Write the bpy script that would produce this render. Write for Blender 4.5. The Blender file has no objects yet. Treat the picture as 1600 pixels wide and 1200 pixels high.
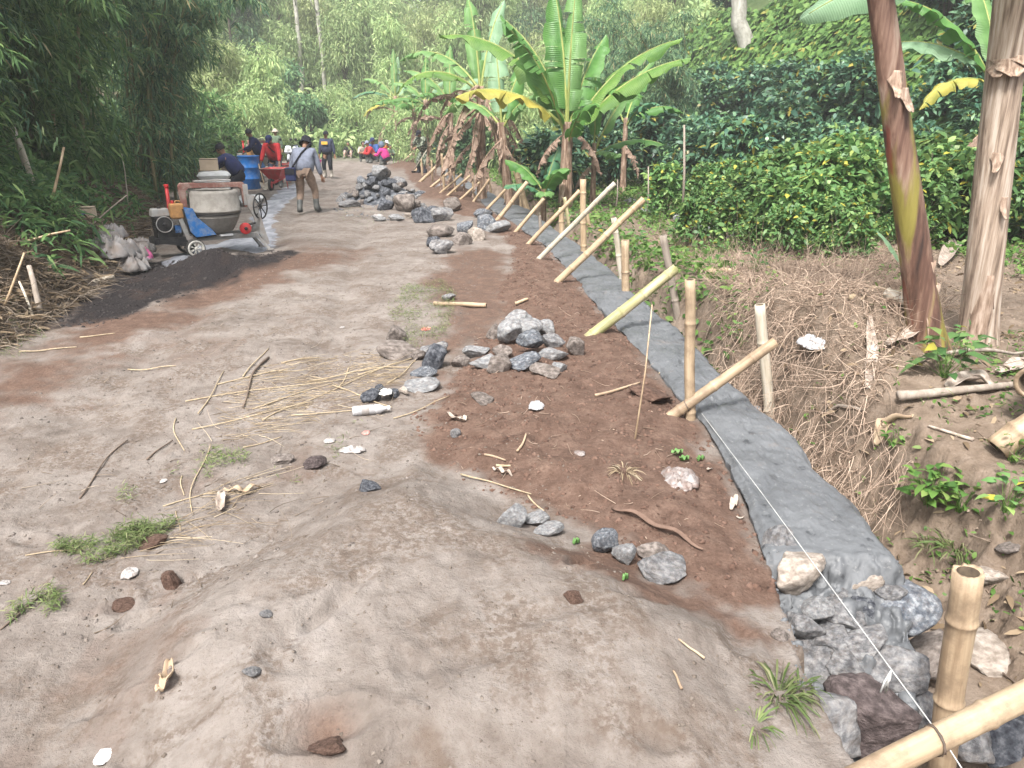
import bpy, math, random
import numpy as np
from mathutils import Vector, Matrix, Euler
from mathutils import noise as mnoise
R = math.radians
SC = bpy.context.scene
# ---------------------------------------------------------------- camera, world, sun
CAMZ, F, PITCH = 1.8, 1202.0, R(18.6)
cam_d = bpy.data.cameras.new('camera'); cam = bpy.data.objects.new('camera', cam_d)
SC.collection.objects.link(cam); SC.camera = cam
cam.location = (0, 0, CAMZ); cam.rotation_euler = (R(90) - PITCH, 0, 0)
cam_d.sensor_width = 36; cam_d.lens = 36 * F / 1600.0; cam_d.clip_start = 0.05; cam_d.clip_end = 2000
SUN_EL, SUN_AZ = R(56), R(-158)        # azimuth clockwise from +Y: light comes from behind the camera
w = bpy.data.worlds.new('World'); SC.world = w; w.use_nodes = True
nt = w.node_tree; sky = nt.nodes.new('ShaderNodeTexSky'); sky.sky_type = 'NISHITA'
sky.sun_disc = False; sky.sun_elevation = SUN_EL; sky.sun_rotation = SUN_AZ; sky.air_density = 1.0; sky.dust_density = 6.0; sky.ozone_density = 1.0
bg = nt.nodes['Background']; bg.inputs[1].default_value = 0.15
hs = nt.nodes.new('ShaderNodeHueSaturation'); hs.inputs['Saturation'].default_value = 0.35
nt.links.new(sky.outputs[0], hs.inputs['Color']); nt.links.new(hs.outputs[0], bg.inputs[0])
sl = bpy.data.lights.new('sun', 'SUN'); sl.energy = 3.2; sl.angle = R(11); sl.color = (1.0, 0.975, 0.94)
so = bpy.data.objects.new('sun', sl); SC.collection.objects.link(so)
sd = Vector((math.sin(SUN_AZ) * math.cos(SUN_EL), math.cos(SUN_AZ) * math.cos(SUN_EL), math.sin(SUN_EL)))
so.rotation_euler = sd.to_track_quat('Z', 'Y').to_euler(); so.location = (0, 0, 30)
SC.view_settings.view_transform = 'Standard'; SC.view_settings.look = 'None'; SC.view_settings.gamma = 1
SC.view_settings.exposure = 1.12
SC.render.engine = 'CYCLES'
cy = SC.cycles; cy.use_denoising = True; cy.max_bounces = 6; cy.diffuse_bounces = 3; cy.glossy_bounces = 2
cy.transmission_bounces = 4; cy.transparent_max_bounces = 8; cy.volume_bounces = 0
cy.volume_step_rate = 8; cy.volume_max_steps = 64; cy.caustics_reflective = False; cy.caustics_refractive = False
rng = random.Random(7)
C = SC.collection

# ---------------------------------------------------------------- noise
def vnoise(x, y, seed=0):
    x = np.asarray(x, float); y = np.asarray(y, float)
    xi = np.floor(x).astype(np.int64); yi = np.floor(y).astype(np.int64)
    xf = x - xi; yf = y - yi
    def h(a, b):
        n = (a * 374761393 + b * 668265263 + seed * 982451653) & 0xffffffff
        n = ((n ^ (n >> 13)) * 1274126177) & 0xffffffff
        n = n ^ (n >> 16)
        return (n & 0xffff) / 32767.5 - 1.0
    u = xf * xf * xf * (xf * (xf * 6 - 15) + 10); v = yf * yf * yf * (yf * (yf * 6 - 15) + 10)
    return (h(xi, yi) * (1 - u) + h(xi + 1, yi) * u) * (1 - v) + (h(xi, yi + 1) * (1 - u) + h(xi + 1, yi + 1) * u) * v
def fbm(x, y, f=1.0, o=4, seed=0, g=0.5):
    s = 0; a = 1; t = 0
    for i in range(o):
        s = s + a * vnoise(np.asarray(x) * f + 13.7 * i, np.asarray(y) * f - 7.3 * i, seed + i); t += a; a *= g; f *= 2.03
    return s / t
def sstep(a, b, x):
    t = np.clip((np.asarray(x, float) - a) / (b - a), 0, 1); return t * t * (3 - 2 * t)

# ---------------------------------------------------------------- where a photo point lies on the ground plane
SP, CP = math.sin(PITCH), math.cos(PITCH)
def ray(px, py):
    u = (px - 800) / F; v = (600 - py) / F
    return Vector((u, CP + v * SP, -SP + v * CP))
def plane_pt(px, py, z=0.0):
    d = ray(px, py); t = (z - CAMZ) / d.z
    return (d.x * t, d.y * t)
def at(px, py, depth):
    return Vector((0, 0, CAMZ)) + ray(px, py) * depth

# ---------------------------------------------------------------- lie of the land
WL = [plane_pt(*p) for p in [(1250, 1010), (1222, 935), (1207, 880), (1190, 835), (1168, 775), (1130, 700), (1098, 650), (1060, 618), (1030, 578), (985, 528), (945, 488), (905, 440), (860, 390), (800, 348), (740, 308), (716, 290), (696, 275)]]
WR = [plane_pt(*p) for p in [(1470, 1060), (1440, 960), (1415, 900), (1372, 848), (1330, 790), (1270, 740), (1240, 692), (1178, 640), (1120, 590), (1090, 552), (1040, 506), (995, 468), (950, 422), (905, 386), (870, 364), (830, 332), (768, 304), (735, 287), (712, 273)]]
WLy = np.array([p[1] for p in WL]); WLx = np.array([p[0] for p in WL])
WRy = np.array([p[1] for p in WR]); WRx = np.array([p[0] for p in WR])
def xl(y): return np.interp(y, WLy, WLx, left=WLx[0] - .03) + np.where(np.asarray(y) > WLy[-1], (np.asarray(y) - WLy[-1]) * -0.11, 0)
def xr(y): return np.interp(y, WRy, WRx) + np.where(np.asarray(y) > WRy[-1], (np.asarray(y) - WRy[-1]) * -0.11, 0)
FY = np.array([-5, 3, 6.1, 7.4, 10.5, 14, 22, 35, 46, 60, 200.]); FX = np.array([-6.0, -4.6, -4.3, -4.5, -5.15, -6.4, -9.6, -12.5, -13.5, -14, -20.])
def xfoot(y): return np.interp(y, FY, FX)
HY = np.array([-5, 8, 14, 20, 26, 34, 44, 60, 200.]); HX = np.array([17, 15, 12.8, 10.2, 8.0, 5.8, 3.6, 2, 0.])
def xhill(y): return np.interp(y, HY, HX)

def inpoly(px, py, poly):
    c = np.zeros(np.shape(px), bool); n = len(poly); j = n - 1
    for i in range(n):
        xi, yi = poly[i]; xj, yj = poly[j]
        cond = ((yi > py) != (yj > py))
        with np.errstate(divide='ignore', invalid='ignore'):
            xx = (xj - xi) * (py - yi) / (yj - yi + 1e-12) + xi
        c ^= cond & (px < xx); j = i
    return c
def pdist(x, y, poly):
    """signed distance to a ground polygon (positive inside)"""
    d = np.full(np.shape(x), 1e9)
    n = len(poly)
    for i in range(n):
        ax, ay = poly[i]; bx, by = poly[(i + 1) % n]
        vx, vy = bx - ax, by - ay
        t = np.clip(((x - ax) * vx + (y - ay) * vy) / (vx * vx + vy * vy + 1e-12), 0, 1)
        d = np.minimum(d, np.hypot(x - ax - t * vx, y - ay - t * vy))
    return np.where(inpoly(x, y, poly), d, -d)
def G(pts): return [plane_pt(*p) for p in pts]
BROWN = G([(1222, 925), (1190, 850), (1150, 755), (1100, 670), (1040, 592), (990, 532), (930, 470), (880, 415), (830, 365), (770, 330), (740, 308), (700, 284), (670, 262), (655, 246), (640, 236), (608, 236), (622, 256), (640, 282), (668, 312), (706, 332), (760, 345), (800, 385), (800, 420), (770, 455), (790, 490), (740, 530), (700, 600), (640, 650), (668, 700), (745, 770), (880, 812), (960, 850), (1060, 905), (1150, 950)])
BROWN2 = G([(700, 400), (760, 385), (800, 400), (800, 500), (740, 540), (700, 600), (640, 560), (690, 500), (650, 440)])
BROWN3 = G([(850, 890), (960, 850), (1150, 950), (1235, 1000), (1240, 1060), (1120, 990), (1000, 985), (880, 935)])
BLACK = G([(70, 500), (110, 470), (170, 440), (240, 408), (330, 400), (390, 392), (470, 392), (440, 410), (360, 440), (270, 470), (210, 492), (150, 512), (90, 512)])
STREAK = G([(-40, 640), (-20, 585), (60, 550), (70, 510), (220, 480), (330, 425), (480, 385), (585, 385), (560, 405), (420, 450), (300, 500), (200, 555), (100, 600), (20, 640)])
SLURRY = G([(395, 330), (420, 308), (440, 292), (470, 285), (478, 300), (455, 315), (440, 335), (430, 350), (436, 380), (400, 392), (345, 388), (300, 420), (270, 425), (255, 410), (300, 385), (380, 372)])
MOUND1 = plane_pt(700, 312); MOUND2 = plane_pt(640, 262); BLKHEAP = plane_pt(336, 427)
_r = random.Random(3)
DENTS = []
for i in range(70):
    y = _r.uniform(1.2, 7.5); x = _r.uniform(-1.0, 0.75) * y * 0.75
    if x > 0.4 + 0.1 * y: x -= 1
    DENTS.append((x, y, _r.uniform(0, 3.14), _r.uniform(.06, .13), _r.uniform(.03, .055), _r.uniform(.006, .02)))
for px, py, a, L, W_, D_ in [(905, 930, 1.0, .09, .04, .05), (1000, 985, .2, .12, .05, .02), (500, 1040, 1.1, .22, .05, .022), (560, 990, 1.1, .12, .05, .02), (880, 1030, .3, .16, .05, .012), (280, 905, 0, .03, .03, .03), (300, 1085, .5, .07, .04, .025), (215, 970, .5, .08, .04, .03), (310, 905, 0, .02, .02, .03), (1150, 1010, 1.2, .12, .06, .03), (510, 1200, .2, .14, .06, .04), (740, 1100, .3, .2, .05, .01)]: q = plane_pt(px, py); DENTS.append((q[0], q[1], a, L, W_, D_))
RIDGE = G([(100, 1150), (240, 1000), (380, 880), (520, 790), (650, 730), (760, 800), (880, 850), (1000, 930), (1150, 1010), (1200, 1150), (1150, 1300), (300, 1300)])
def land(x, y, fine=True):
    x = np.asarray(x, float); y = np.asarray(y, float)
    z = 0.035 * fbm(x, y, .45, 3, 1) + 0.02 * fbm(x, y, 2.1, 3, 9)
    # the sand heap the photo is taken from
    z = z + 0.19 * sstep(-.18, .42, pdist(x, y, RIDGE) + .12 * fbm(x, y, 1.6, 3, 33))
    if fine:
        z = z + 0.016 * fbm(x, y * .45, 5, 4, 20) + 0.007 * fbm(x, y * .7, 22, 4, 44)
        rid = 1 - np.abs(fbm(x * 1.0, y * .28, 3.2, 4, 48)) * 2.2
        z = z + .007 * np.maximum(0, rid) ** 3 + .006 * np.abs(fbm(x, y, 14, 4, 49, .6))
        m = (y < 9) & (y > 0.5)
        for (dx, dy, a, L, W_, D_) in DENTS:
            if D_ == 0: continue
            k = np.where((np.abs(x - dx) < .5) & (np.abs(y - dy) < .5))
            if len(k[0]) == 0: continue
            ux = (x[k] - dx) * math.cos(a) + (y[k] - dy) * math.sin(a); uy = -(x[k] - dx) * math.sin(a) + (y[k] - dy) * math.cos(a)
            q = (ux / L) ** 2 + (uy / W_) ** 2
            z[k] += -D_ * np.exp(-q ** 1.5) + .35 * D_ * np.exp(-((np.sqrt(q) - 1.35) / .3) ** 2)
    # wheel ruts along the road
    rc = -1.2 - 0.14 * y
    for o in (-1.0, .45):
        z = z - .042 * np.exp(-((x - rc - o - .12 * fbm(y, y * 0, .3, 2, 5)) / .16) ** 2) * sstep(3, 6, y)
    # brown spoil strip beside the wall
    db = pdist(x, y, BROWN)
    z = z + 0.05 * sstep(-.05, .35, db) + (0.035 * fbm(x, y, 5, 4, 60) * sstep(0, .2, db) if fine else 0)
    z = z + .32 * np.exp(-(((x - MOUND1[0]) / .75) ** 2 + ((y - MOUND1[1]) / 1.3) ** 2)) + .3 * np.exp(-(((x - MOUND2[0]) / .9) ** 2 + ((y - MOUND2[1] - 1) / 4) ** 2))
    hx = (x - BLKHEAP[0]) / .52; hy = (y - BLKHEAP[1] - .1) / .42
    z = z + .33 * np.exp(-(hx * hx + hy * hy) ** .8) + 0.02 * sstep(0, .2, pdist(x, y, BLACK)) * fbm(x, y, 4, 3, 71)
    # left bank
    d = xfoot(y) - x + .35 * fbm(x, y, .5, 3, 80)
    dp = np.maximum(d, 0)
    z = z + 1.25 * (1 - np.exp(-dp / 1.3)) + 9 * (1 - np.exp(-.034 * dp * np.minimum(1, dp / 3))) + sstep(0, .6, d) * (.12 * fbm(x, y, 1.3, 4, 81) + (.05 * fbm(x, y, 6, 3, 82) if fine else 0))
    # wall trench
    a = xl(y); b = xr(y)
    tw = np.interp(y, [1, 2.5, 4, 8, 20], [.62, .60, .40, .22, .18]) + .08 * fbm(x, y, 1.2, 2, 90)
    out = b + tw
    bank = np.interp(y, [1, 3, 6, 12], [.45, .40, .40, .3])
    en = .04 * fbm(x, y, 4, 4, 91) + .03 * fbm(x, y, 13, 3, 92)
    depth = np.interp(y, [0, 2.6, 5, 12, 30], [.62, .55, .45, .35, .3])
    inside = sstep(a - .01 + en * .5, a + .09 + en * .5, x) * (1 - sstep(out + en * 2, out + bank + en * 2, x))
    gl = .10 + .07 * fbm(x, y, .9, 3, 95) + (.03 * fbm(x, y, 5, 4, 96) if fine else 0)
    right = sstep(out, out + bank, x)
    z = z * (1 - right) + gl * right
    z = z - (depth + z * .6) * inside
    # root mound on the right bank
    for (mx, my, sx, sy, hh) in ((2.25, 6.6, .75, 1.5, .32), (2.65, 5.3, .62, .8, .33), (3.3, 7.6, .9, 1.2, .15)):
        z = z + (hh + (.16 * fbm(x, y, 3.2, 4, 97, .6) if fine else 0)) * np.exp(-(((x - mx) / sx) ** 2 + ((y - my) / sy) ** 2)) * right
    # right hillside, steep and vine covered
    e = np.maximum(x - xhill(y) + .8 * fbm(x, y, .25, 3, 99), 0)
    z = z + 13 * (1 - np.exp(-e / 9.5))
    # valley head
    f_ = np.maximum(y - 52 + 3 * fbm(x, y, .06, 2, 101), 0)
    z = z + 24 * (1 - np.exp(-.0145 * f_ * np.minimum(1, f_ / 10)))
    return z
# the ground grid, and quick lookups on it
_ys = [-6.0, -4, -2.5, -1.5, -.8, -.2, .2, .5]
_y = .7
while _y < 62: _ys.append(_y); _y *= 1.0066
while _y < 175: _ys.append(_y); _y *= 1.03
GYS = np.array(_ys); NC = 820; GS = np.linspace(-1, 1, NC)
GY_ = np.repeat(GYS[:, None], NC, 1); GX_ = GS[None, :] * (np.maximum(GY_, 0) * .92 + 2.2)
GZ_ = land(GX_.ravel(), GY_.ravel()).reshape(GX_.shape)
def gz(x, y):
    j = int(np.clip(np.searchsorted(GYS, y) - 1, 0, len(GYS) - 2)); fy = min(1, max(0, (y - GYS[j]) / (GYS[j + 1] - GYS[j]))); o = []
    for jj in (j, j + 1):
        u = (x / (max(GYS[jj], 0) * .92 + 2.2) + 1) / 2 * (NC - 1); i = int(np.clip(math.floor(u), 0, NC - 2)); fx = min(1, max(0, u - i)); o.append(GZ_[jj, i] * (1 - fx) + GZ_[jj, i + 1] * fx)
    return float(o[0] * (1 - fy) + o[1] * fy)
def gpt(px, py):
    """the ground point seen at a photo pixel"""
    d = ray(px, py); t = .8; prev = t
    def f(t): return CAMZ + d.z * t - gz(d.x * t, d.y * t)
    while t < 90 and f(t) > 0: prev = t; t *= 1.04
    lo, hi = prev, t
    for _ in range(14):
        m = (lo + hi) / 2
        if f(m) > 0: lo = m
        else: hi = m
    return Vector((d.x * hi, d.y * hi, CAMZ + d.z * hi)), hi

# ---------------------------------------------------------------- materials
MATS = {}
def ramp(nt, stops, fac):
    r = nt.nodes.new('ShaderNodeValToRGB'); el = r.color_ramp.elements
    while len(el) > 1: el.remove(el[-1])
    el[0].position = stops[0][0]; el[0].color = (*stops[0][1], 1)
    for p, c in stops[1:]:
        e = el.new(p); e.color = (*c, 1)
    nt.links.new(fac, r.inputs[0]); return r.outputs[0]
def nmix(nt, fac, a, b, mode='MIX'):
    m = nt.nodes.new('ShaderNodeMix'); m.data_type = 'RGBA'; m.blend_type = mode
    for s, v in ((m.inputs[0], fac), (m.inputs[6], a), (m.inputs[7], b)):
        if hasattr(v, 'links') or isinstance(v, bpy.types.NodeSocket): nt.links.new(v, s)
        elif isinstance(v, (int, float)): s.default_value = v
        else: s.default_value = (*v, 1)
    return m.outputs[2]
def nmath(nt, op, a, b=None, c=None):
    m = nt.nodes.new('ShaderNodeMath'); m.operation = op
    for i, v in enumerate((a, b, c)):
        if v is None: continue
        if isinstance(v, bpy.types.NodeSocket): nt.links.new(v, m.inputs[i])
        else: m.inputs[i].default_value = v
    return m.outputs[0]
def noise(nt, vec, scale, detail=5, rough=.55, dist=0):
    n = nt.nodes.new('ShaderNodeTexNoise'); n.inputs['Scale'].default_value = scale; n.inputs['Detail'].default_value = detail
    n.inputs['Roughness'].default_value = rough; n.inputs['Distortion'].default_value = dist
    if vec: nt.links.new(vec, n.inputs['Vector'])
    return n.outputs['Fac']
def mapping(nt, vec, s):
    m = nt.nodes.new('ShaderNodeMapping'); m.inputs['Scale'].default_value = s; nt.links.new(vec, m.inputs[0]); return m.outputs[0]
def newmat(name):
    m = bpy.data.materials.new(name); m.use_nodes = True; nt = m.node_tree
    b = nt.nodes['Principled BSDF']; return m, nt, b
def mat(name, c1, c2=None, scale=8, rough=.8, bump=.3, bscale=None, stretch=None, c3=None, spec=.3, metal=0, var=.12, lo=.35, hi=.65, bdist=.01, dist=0, world=False, dirt=None, dirt_amt=.5):
    if name in MATS: return MATS[name]
    m, nt, b = newmat(name); L = nt.links
    tc = nt.nodes.new('ShaderNodeTexCoord'); vec = tc.outputs['Object']
    if world:
        g = nt.nodes.new('ShaderNodeNewGeometry'); vec = g.outputs['Position']
    oi = nt.nodes.new('ShaderNodeObjectInfo')
    va = nt.nodes.new('ShaderNodeVectorMath'); va.operation = 'ADD'; L.new(vec, va.inputs[0])
    cx = nt.nodes.new('ShaderNodeCombineXYZ'); L.new(nmath(nt, 'MULTIPLY', oi.outputs['Random'], 50.0), cx.inputs[0]); L.new(cx.outputs[0], va.inputs[1])
    v0 = va.outputs[0] if not world else vec
    v = mapping(nt, v0, stretch) if stretch else v0
    f = noise(nt, v, scale, 6, .6, dist)
    c2 = c2 or c1
    st = [(lo, c1), (hi, c2)] if c3 is None else [(lo, c1), ((lo + hi) / 2, c2), (hi, c3)]
    col = ramp(nt, st, f)
    if dirt:
        d = ramp(nt, [(.45, (0, 0, 0)), (.62, (1, 1, 1))], noise(nt, v0, scale * .6 + 3, 8, .7))
        col = nmix(nt, nmath(nt, 'MULTIPLY', d, dirt_amt), col, dirt)
    h = nt.nodes.new('ShaderNodeHueSaturation'); L.new(col, h.inputs['Color'])
    L.new(nmath(nt, 'MULTIPLY_ADD', oi.outputs['Random'], 2 * var, 1 - var), h.inputs['Value'])
    L.new(h.outputs[0], b.inputs['Base Color'])
    b.inputs['Roughness'].default_value = rough; b.inputs['Specular IOR Level'].default_value = spec; b.inputs['Metallic'].default_value = metal
    if bump:
        bp = nt.nodes.new('ShaderNodeBump'); bp.inputs['Strength'].default_value = bump; bp.inputs['Distance'].default_value = bdist
        L.new(noise(nt, v, bscale or scale * 3, 8, .65), bp.inputs['Height']); L.new(bp.outputs[0], b.inputs['Normal'])
    MATS[name] = m; return m
def leafmat(name, cols, rough=.5, spec=.4, trans=.3, nscale=0, objvar=.22, old=None):
    """foliage: every leaf (mesh island) takes its own tint"""
    if name in MATS: return MATS[name]
    m, nt, b = newmat(name); L = nt.links
    g = nt.nodes.new('ShaderNodeNewGeometry'); n = len(cols)
    st = [(i / max(1, n - 1) * (.955 if old else 1), c) for i, c in enumerate(cols)] + ([(.965, old), (1.0, tuple(q * .8 for q in old))] if old else [])
    col = ramp(nt, st, g.outputs['Random Per Island'])
    if nscale:
        tc = nt.nodes.new('ShaderNodeTexCoord')
        f = noise(nt, tc.outputs['Object'], nscale, 4)
        col = nmix(nt, f, col, nmix(nt, 1.0, col, (1.5, 1.45, 1.1), 'MULTIPLY'))
    oi = nt.nodes.new('ShaderNodeObjectInfo'); h = nt.nodes.new('ShaderNodeHueSaturation'); L.new(col, h.inputs['Color'])
    L.new(nmath(nt, 'MULTIPLY_ADD', oi.outputs['Random'], 2 * objvar, 1 - objvar), h.inputs['Value'])
    L.new(h.outputs[0], b.inputs['Base Color']); b.inputs['Roughness'].default_value = rough; b.inputs['Specular IOR Level'].default_value = spec
    if trans:
        t = nt.nodes.new('ShaderNodeBsdfTranslucent'); L.new(h.outputs[0], t.inputs[0]); mx = nt.nodes.new('ShaderNodeMixShader'); mx.inputs[0].default_value = trans
        L.new(b.outputs[0], mx.inputs[1]); L.new(t.outputs[0], mx.inputs[2]); L.new(mx.outputs[0], nt.nodes['Material Output'].inputs[0])
    MATS[name] = m; return m

# ---------------------------------------------------------------- mesh building
class MB:
    def __init__(s): s.v = []; s.f = []; s.n = 0; s.mi = []
    def add(s, verts, faces, mi=0):
        o = s.n; s.v.extend(tuple(p) for p in verts); s.n += len(verts)
        for f in faces: s.f.append(tuple(i + o for i in f)); s.mi.append(mi)
    def tube(s, pts, rad, seg=8, cap=True, mi=0):
        pts = [Vector(p) for p in pts]; n = len(pts)
        if not hasattr(rad, '__len__'): rad = [rad] * n
        vs = []; up = None
        for i, p in enumerate(pts):
            t = (pts[min(i + 1, n - 1)] - pts[max(i - 1, 0)]).normalized()
            if up is None:
                up = Vector((0, 0, 1)) if abs(t.z) < .9 else Vector((1, 0, 0))
            a = t.cross(up).normalized(); bb = a.cross(t).normalized(); up = bb
            for k in range(seg):
                an = 2 * math.pi * k / seg; vs.append(p + (a * math.cos(an) + bb * math.sin(an)) * rad[i])
        fs = []
        for i in range(n - 1):
            for k in range(seg):
                k2 = (k + 1) % seg; fs.append((i * seg + k, i * seg + k2, (i + 1) * seg + k2, (i + 1) * seg + k))
        if cap:
            fs.append(tuple(range(seg))[::-1]); fs.append(tuple((n - 1) * seg + k for k in range(seg)))
        s.add(vs, fs, mi)
    def box(s, c, size, rot=None, mi=0, taper=1.0):
        sx, sy, sz = [q / 2 for q in size]; vs = []
        for z in (-1, 1):
            k = taper if z > 0 else 1
            for x, y in ((-1, -1), (1, -1), (1, 1), (-1, 1)): vs.append(Vector((x * sx * k, y * sy * k, z * sz)))
        if rot is not None: vs = [rot @ q for q in vs]
        vs = [q + Vector(c) for q in vs]
        s.add(vs, [(3, 2, 1, 0), (4, 5, 6, 7), (0, 1, 5, 4), (1, 2, 6, 5), (2, 3, 7, 6), (3, 0, 4, 7)], mi)
    def lathe(s, prof, seg=24, c=(0, 0, 0), rot=None, mi=0, closed=False):
        vs = []; n = len(prof)
        for r, z in prof:
            for k in range(seg):
                a = 2 * math.pi * k / seg; q = Vector((r * math.cos(a), r * math.sin(a), z))
                vs.append(q)
        if rot is not None: vs = [rot @ q for q in vs]
        vs = [q + Vector(c) for q in vs]
        fs = []
        for i in range(n - 1 + (1 if closed else 0)):
            j = (i + 1) % n
            for k in range(seg):
                k2 = (k + 1) % seg; fs.append((i * seg + k, i * seg + k2, j * seg + k2, j * seg + k))
        s.add(vs, fs, mi)
    def prism(s, pts2, y0, y1, mi=0):
        """outline in XZ pushed from y0 to y1"""
        n = len(pts2); vs = [Vector((x, y0, z)) for x, z in pts2] + [Vector((x, y1, z)) for x, z in pts2]
        fs = [tuple(range(n)), tuple(range(2 * n - 1, n - 1, -1))] + [((i + 1) % n, i, n + i, n + (i + 1) % n) for i in range(n)]
        s.add(vs, fs, mi)
    def mesh(s, name):
        me = bpy.data.meshes.new(name); me.from_pydata([tuple(p) for p in s.v], [], s.f)
        if any(s.mi): me.polygons.foreach_set('material_index', s.mi)
        me.update(); return me
    def build(s, name, m, parent=None, smooth=True, loc=None):
        me = s.mesh(name); return mobj(name, me, m, parent, smooth, loc)
def mobj(name, me, m, parent=None, smooth=True, loc=None):
    o = bpy.data.objects.new(name, me); C.objects.link(o)
    for q in (m if isinstance(m, (list, tuple)) else [m]): me.materials.append(q)
    if smooth: me.polygons.foreach_set('use_smooth', [True] * len(me.polygons))
    if parent is not None: o.parent = parent
    if loc is not None: o.location = loc
    return o
def npmesh(name, V, Fq):
    """fast mesh from numpy verts (n,3) and quads/tris (m,k)"""
    V = np.ascontiguousarray(V, np.float32); Fq = np.ascontiguousarray(Fq, np.int32); k = Fq.shape[1]
    me = bpy.data.meshes.new(name); me.vertices.add(len(V)); me.vertices.foreach_set('co', V.ravel())
    me.loops.add(Fq.size); me.loops.foreach_set('vertex_index', Fq.ravel())
    me.polygons.add(len(Fq)); me.polygons.foreach_set('loop_start', np.arange(0, Fq.size, k, dtype=np.int32))
    me.polygons.foreach_set('loop_total', np.full(len(Fq), k, np.int32)); me.update(calc_edges=True); me.validate(); return me
def empty(name, loc=(0, 0, 0), rz=0, scale=1):
    o = bpy.data.objects.new(name, None); C.objects.link(o); o.location = loc; o.rotation_euler = (0, 0, rz); o.scale = (scale,) * 3 if not hasattr(scale, '__len__') else scale
    o.empty_display_size = .1; return o
def tag(o, label=None, cat=None, group=None, kind=None):
    if label: o['label'] = label
    if cat: o['category'] = cat
    if group: o['group'] = group
    if kind: o['kind'] = kind
    return o
def bevel(o, wd=.01, seg=2):
    b = o.modifiers.new('bevel', 'BEVEL'); b.width = wd; b.segments = seg; b.limit_method = 'ANGLE'; b.angle_limit = R(40); return o
def copy_tree(o, parent=None, kids=None):
    kids = kids if kids is not None else KIDS(o)
    c = o.copy(); C.objects.link(c)
    if parent is not None: c.parent = parent
    for ch, sub in kids: copy_tree(ch, c, sub)
    return c
def KIDS(o): return [(ch, KIDS(ch)) for ch in o.children]
# ================================================================ GROUND
ys, X, Y, Z = GYS, GX_, GY_, GZ_
V = np.stack([X, Y, Z], -1).reshape(-1, 3)
ii = np.arange(len(ys) - 1)[:, None] * NC + np.arange(NC - 1)[None, :]
Q = np.stack([ii, ii + 1, ii + NC + 1, ii + NC], -1).reshape(-1, 4)
gme = npmesh('ground', V, Q)
gx, gy, gzz = V[:, 0].astype(float), V[:, 1].astype(float), V[:, 2].astype(float)
wob = .10 * fbm(gx, gy, 2.2, 4, 201) + .05 * fbm(gx, gy, 9, 3, 202)
def attr(name, a):
    at_ = gme.attributes.new(name, 'FLOAT', 'POINT'); at_.data.foreach_set('value', np.clip(a, 0, 1).astype(np.float32))
br = sstep(-.14, .16, pdist(gx, gy, BROWN) + wob * 1.5)
br = np.maximum(br, .75 * sstep(-.15, .25, pdist(gx, gy, BROWN2) + wob * 2.2))
br = np.maximum(br, .8 * sstep(-.10, .15, pdist(gx, gy, BROWN3) + wob * 2.4))
br = np.maximum(br, .8 * sstep(-.35, .45, pdist(gx, gy, STREAK) + wob * 3.5 + .35 * fbm(gx * .6, gy * 1.6, 2, 3, 207)))
br = np.maximum(br, np.exp(-(((gx - MOUND1[0]) / .7) ** 2 + ((gy - MOUND1[1]) / 1.3) ** 2)) * 1.6)
br = np.maximum(br, np.exp(-(((gx - MOUND2[0]) / .9) ** 2 + ((gy - MOUND2[1] - 1) / 4) ** 2)) * 1.6)
for (dx, dy, a, L_, W_, D_) in DENTS[-12:]:
    if D_ > .035: br = np.maximum(br, .7 * np.exp(-(((gx - dx) ** 2 + (gy - dy) ** 2) / (L_ * .8) ** 2)) )
br = np.maximum(br, .40 * sstep(.30, .62, fbm(gx, gy * .5, 1.6, 5, 230) + .25 * fbm(gx, gy, 6, 2, 231)) * (gy < 14))
attr('brown', br)
bl = sstep(-.2, .3, pdist(gx, gy, BLACK) + wob * 2.2 + .25 * fbm(gx * 1.5, gy * .6, 2, 4, 240))
bl = np.maximum(bl, 1.5 * np.exp(-(((gx - BLKHEAP[0]) / .7) ** 2 + ((gy - BLKHEAP[1] - .2) / .55) ** 2) ** 2))
attr('black', bl)
attr('slurry', sstep(-.05, .12, pdist(gx, gy, SLURRY) + wob * 1.5) * .85)
a_, b_ = xl(gy), xr(gy)
gard = sstep(.22, .5, gx - b_ + wob)
attr('garden', gard * sstep(2.0, 3.2, gy + (gx - 2)))
attr('bank', sstep(-.05, .3, xfoot(gy) - gx + .35 * fbm(gx, gy, .5, 3, 80) + wob))
wl = xl(gy); attr('trench', sstep(-.02, .05, gx - wl) * (1 - sstep(.25, .6, gx - b_ - .35)))
attr('far', np.maximum(sstep(40, 52, gy), sstep(-.3, .6, gx - xhill(gy))))
m, nt, b = newmat('ground_soil'); L = nt.links
tc = nt.nodes.new('ShaderNodeNewGeometry'); P = tc.outputs['Position']
def A(n):
    a = nt.nodes.new('ShaderNodeAttribute'); a.attribute_name = n; return a.outputs['Fac']
n1 = noise(nt, P, 1.3, 8, .6); n2 = noise(nt, P, 9, 8, .65); n3 = noise(nt, P, 60, 6, .7); n4 = noise(nt, mapping(nt, P, (1, .5, 1)), 3.2, 7, .65, .6)
sand = ramp(nt, [(.30, (.082, .064, .053)), (.42, (.148, .124, .108)), (.54, (.210, .183, .163)), (.70, (.26, .233, .214))], nmath(nt, 'ADD', nmath(nt, 'MULTIPLY', n1, .55), nmath(nt, 'MULTIPLY', n2, .45)))
sand = nmix(nt, ramp(nt, [(.56, (0, 0, 0)), (.72, (.55, .55, .55))], n4), sand, (.135, .10, .077))
sand = nmix(nt, ramp(nt, [(.30, (.7, .7, .7)), (.42, (0, 0, 0))], n3), sand, (.12, .093, .075))
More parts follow.
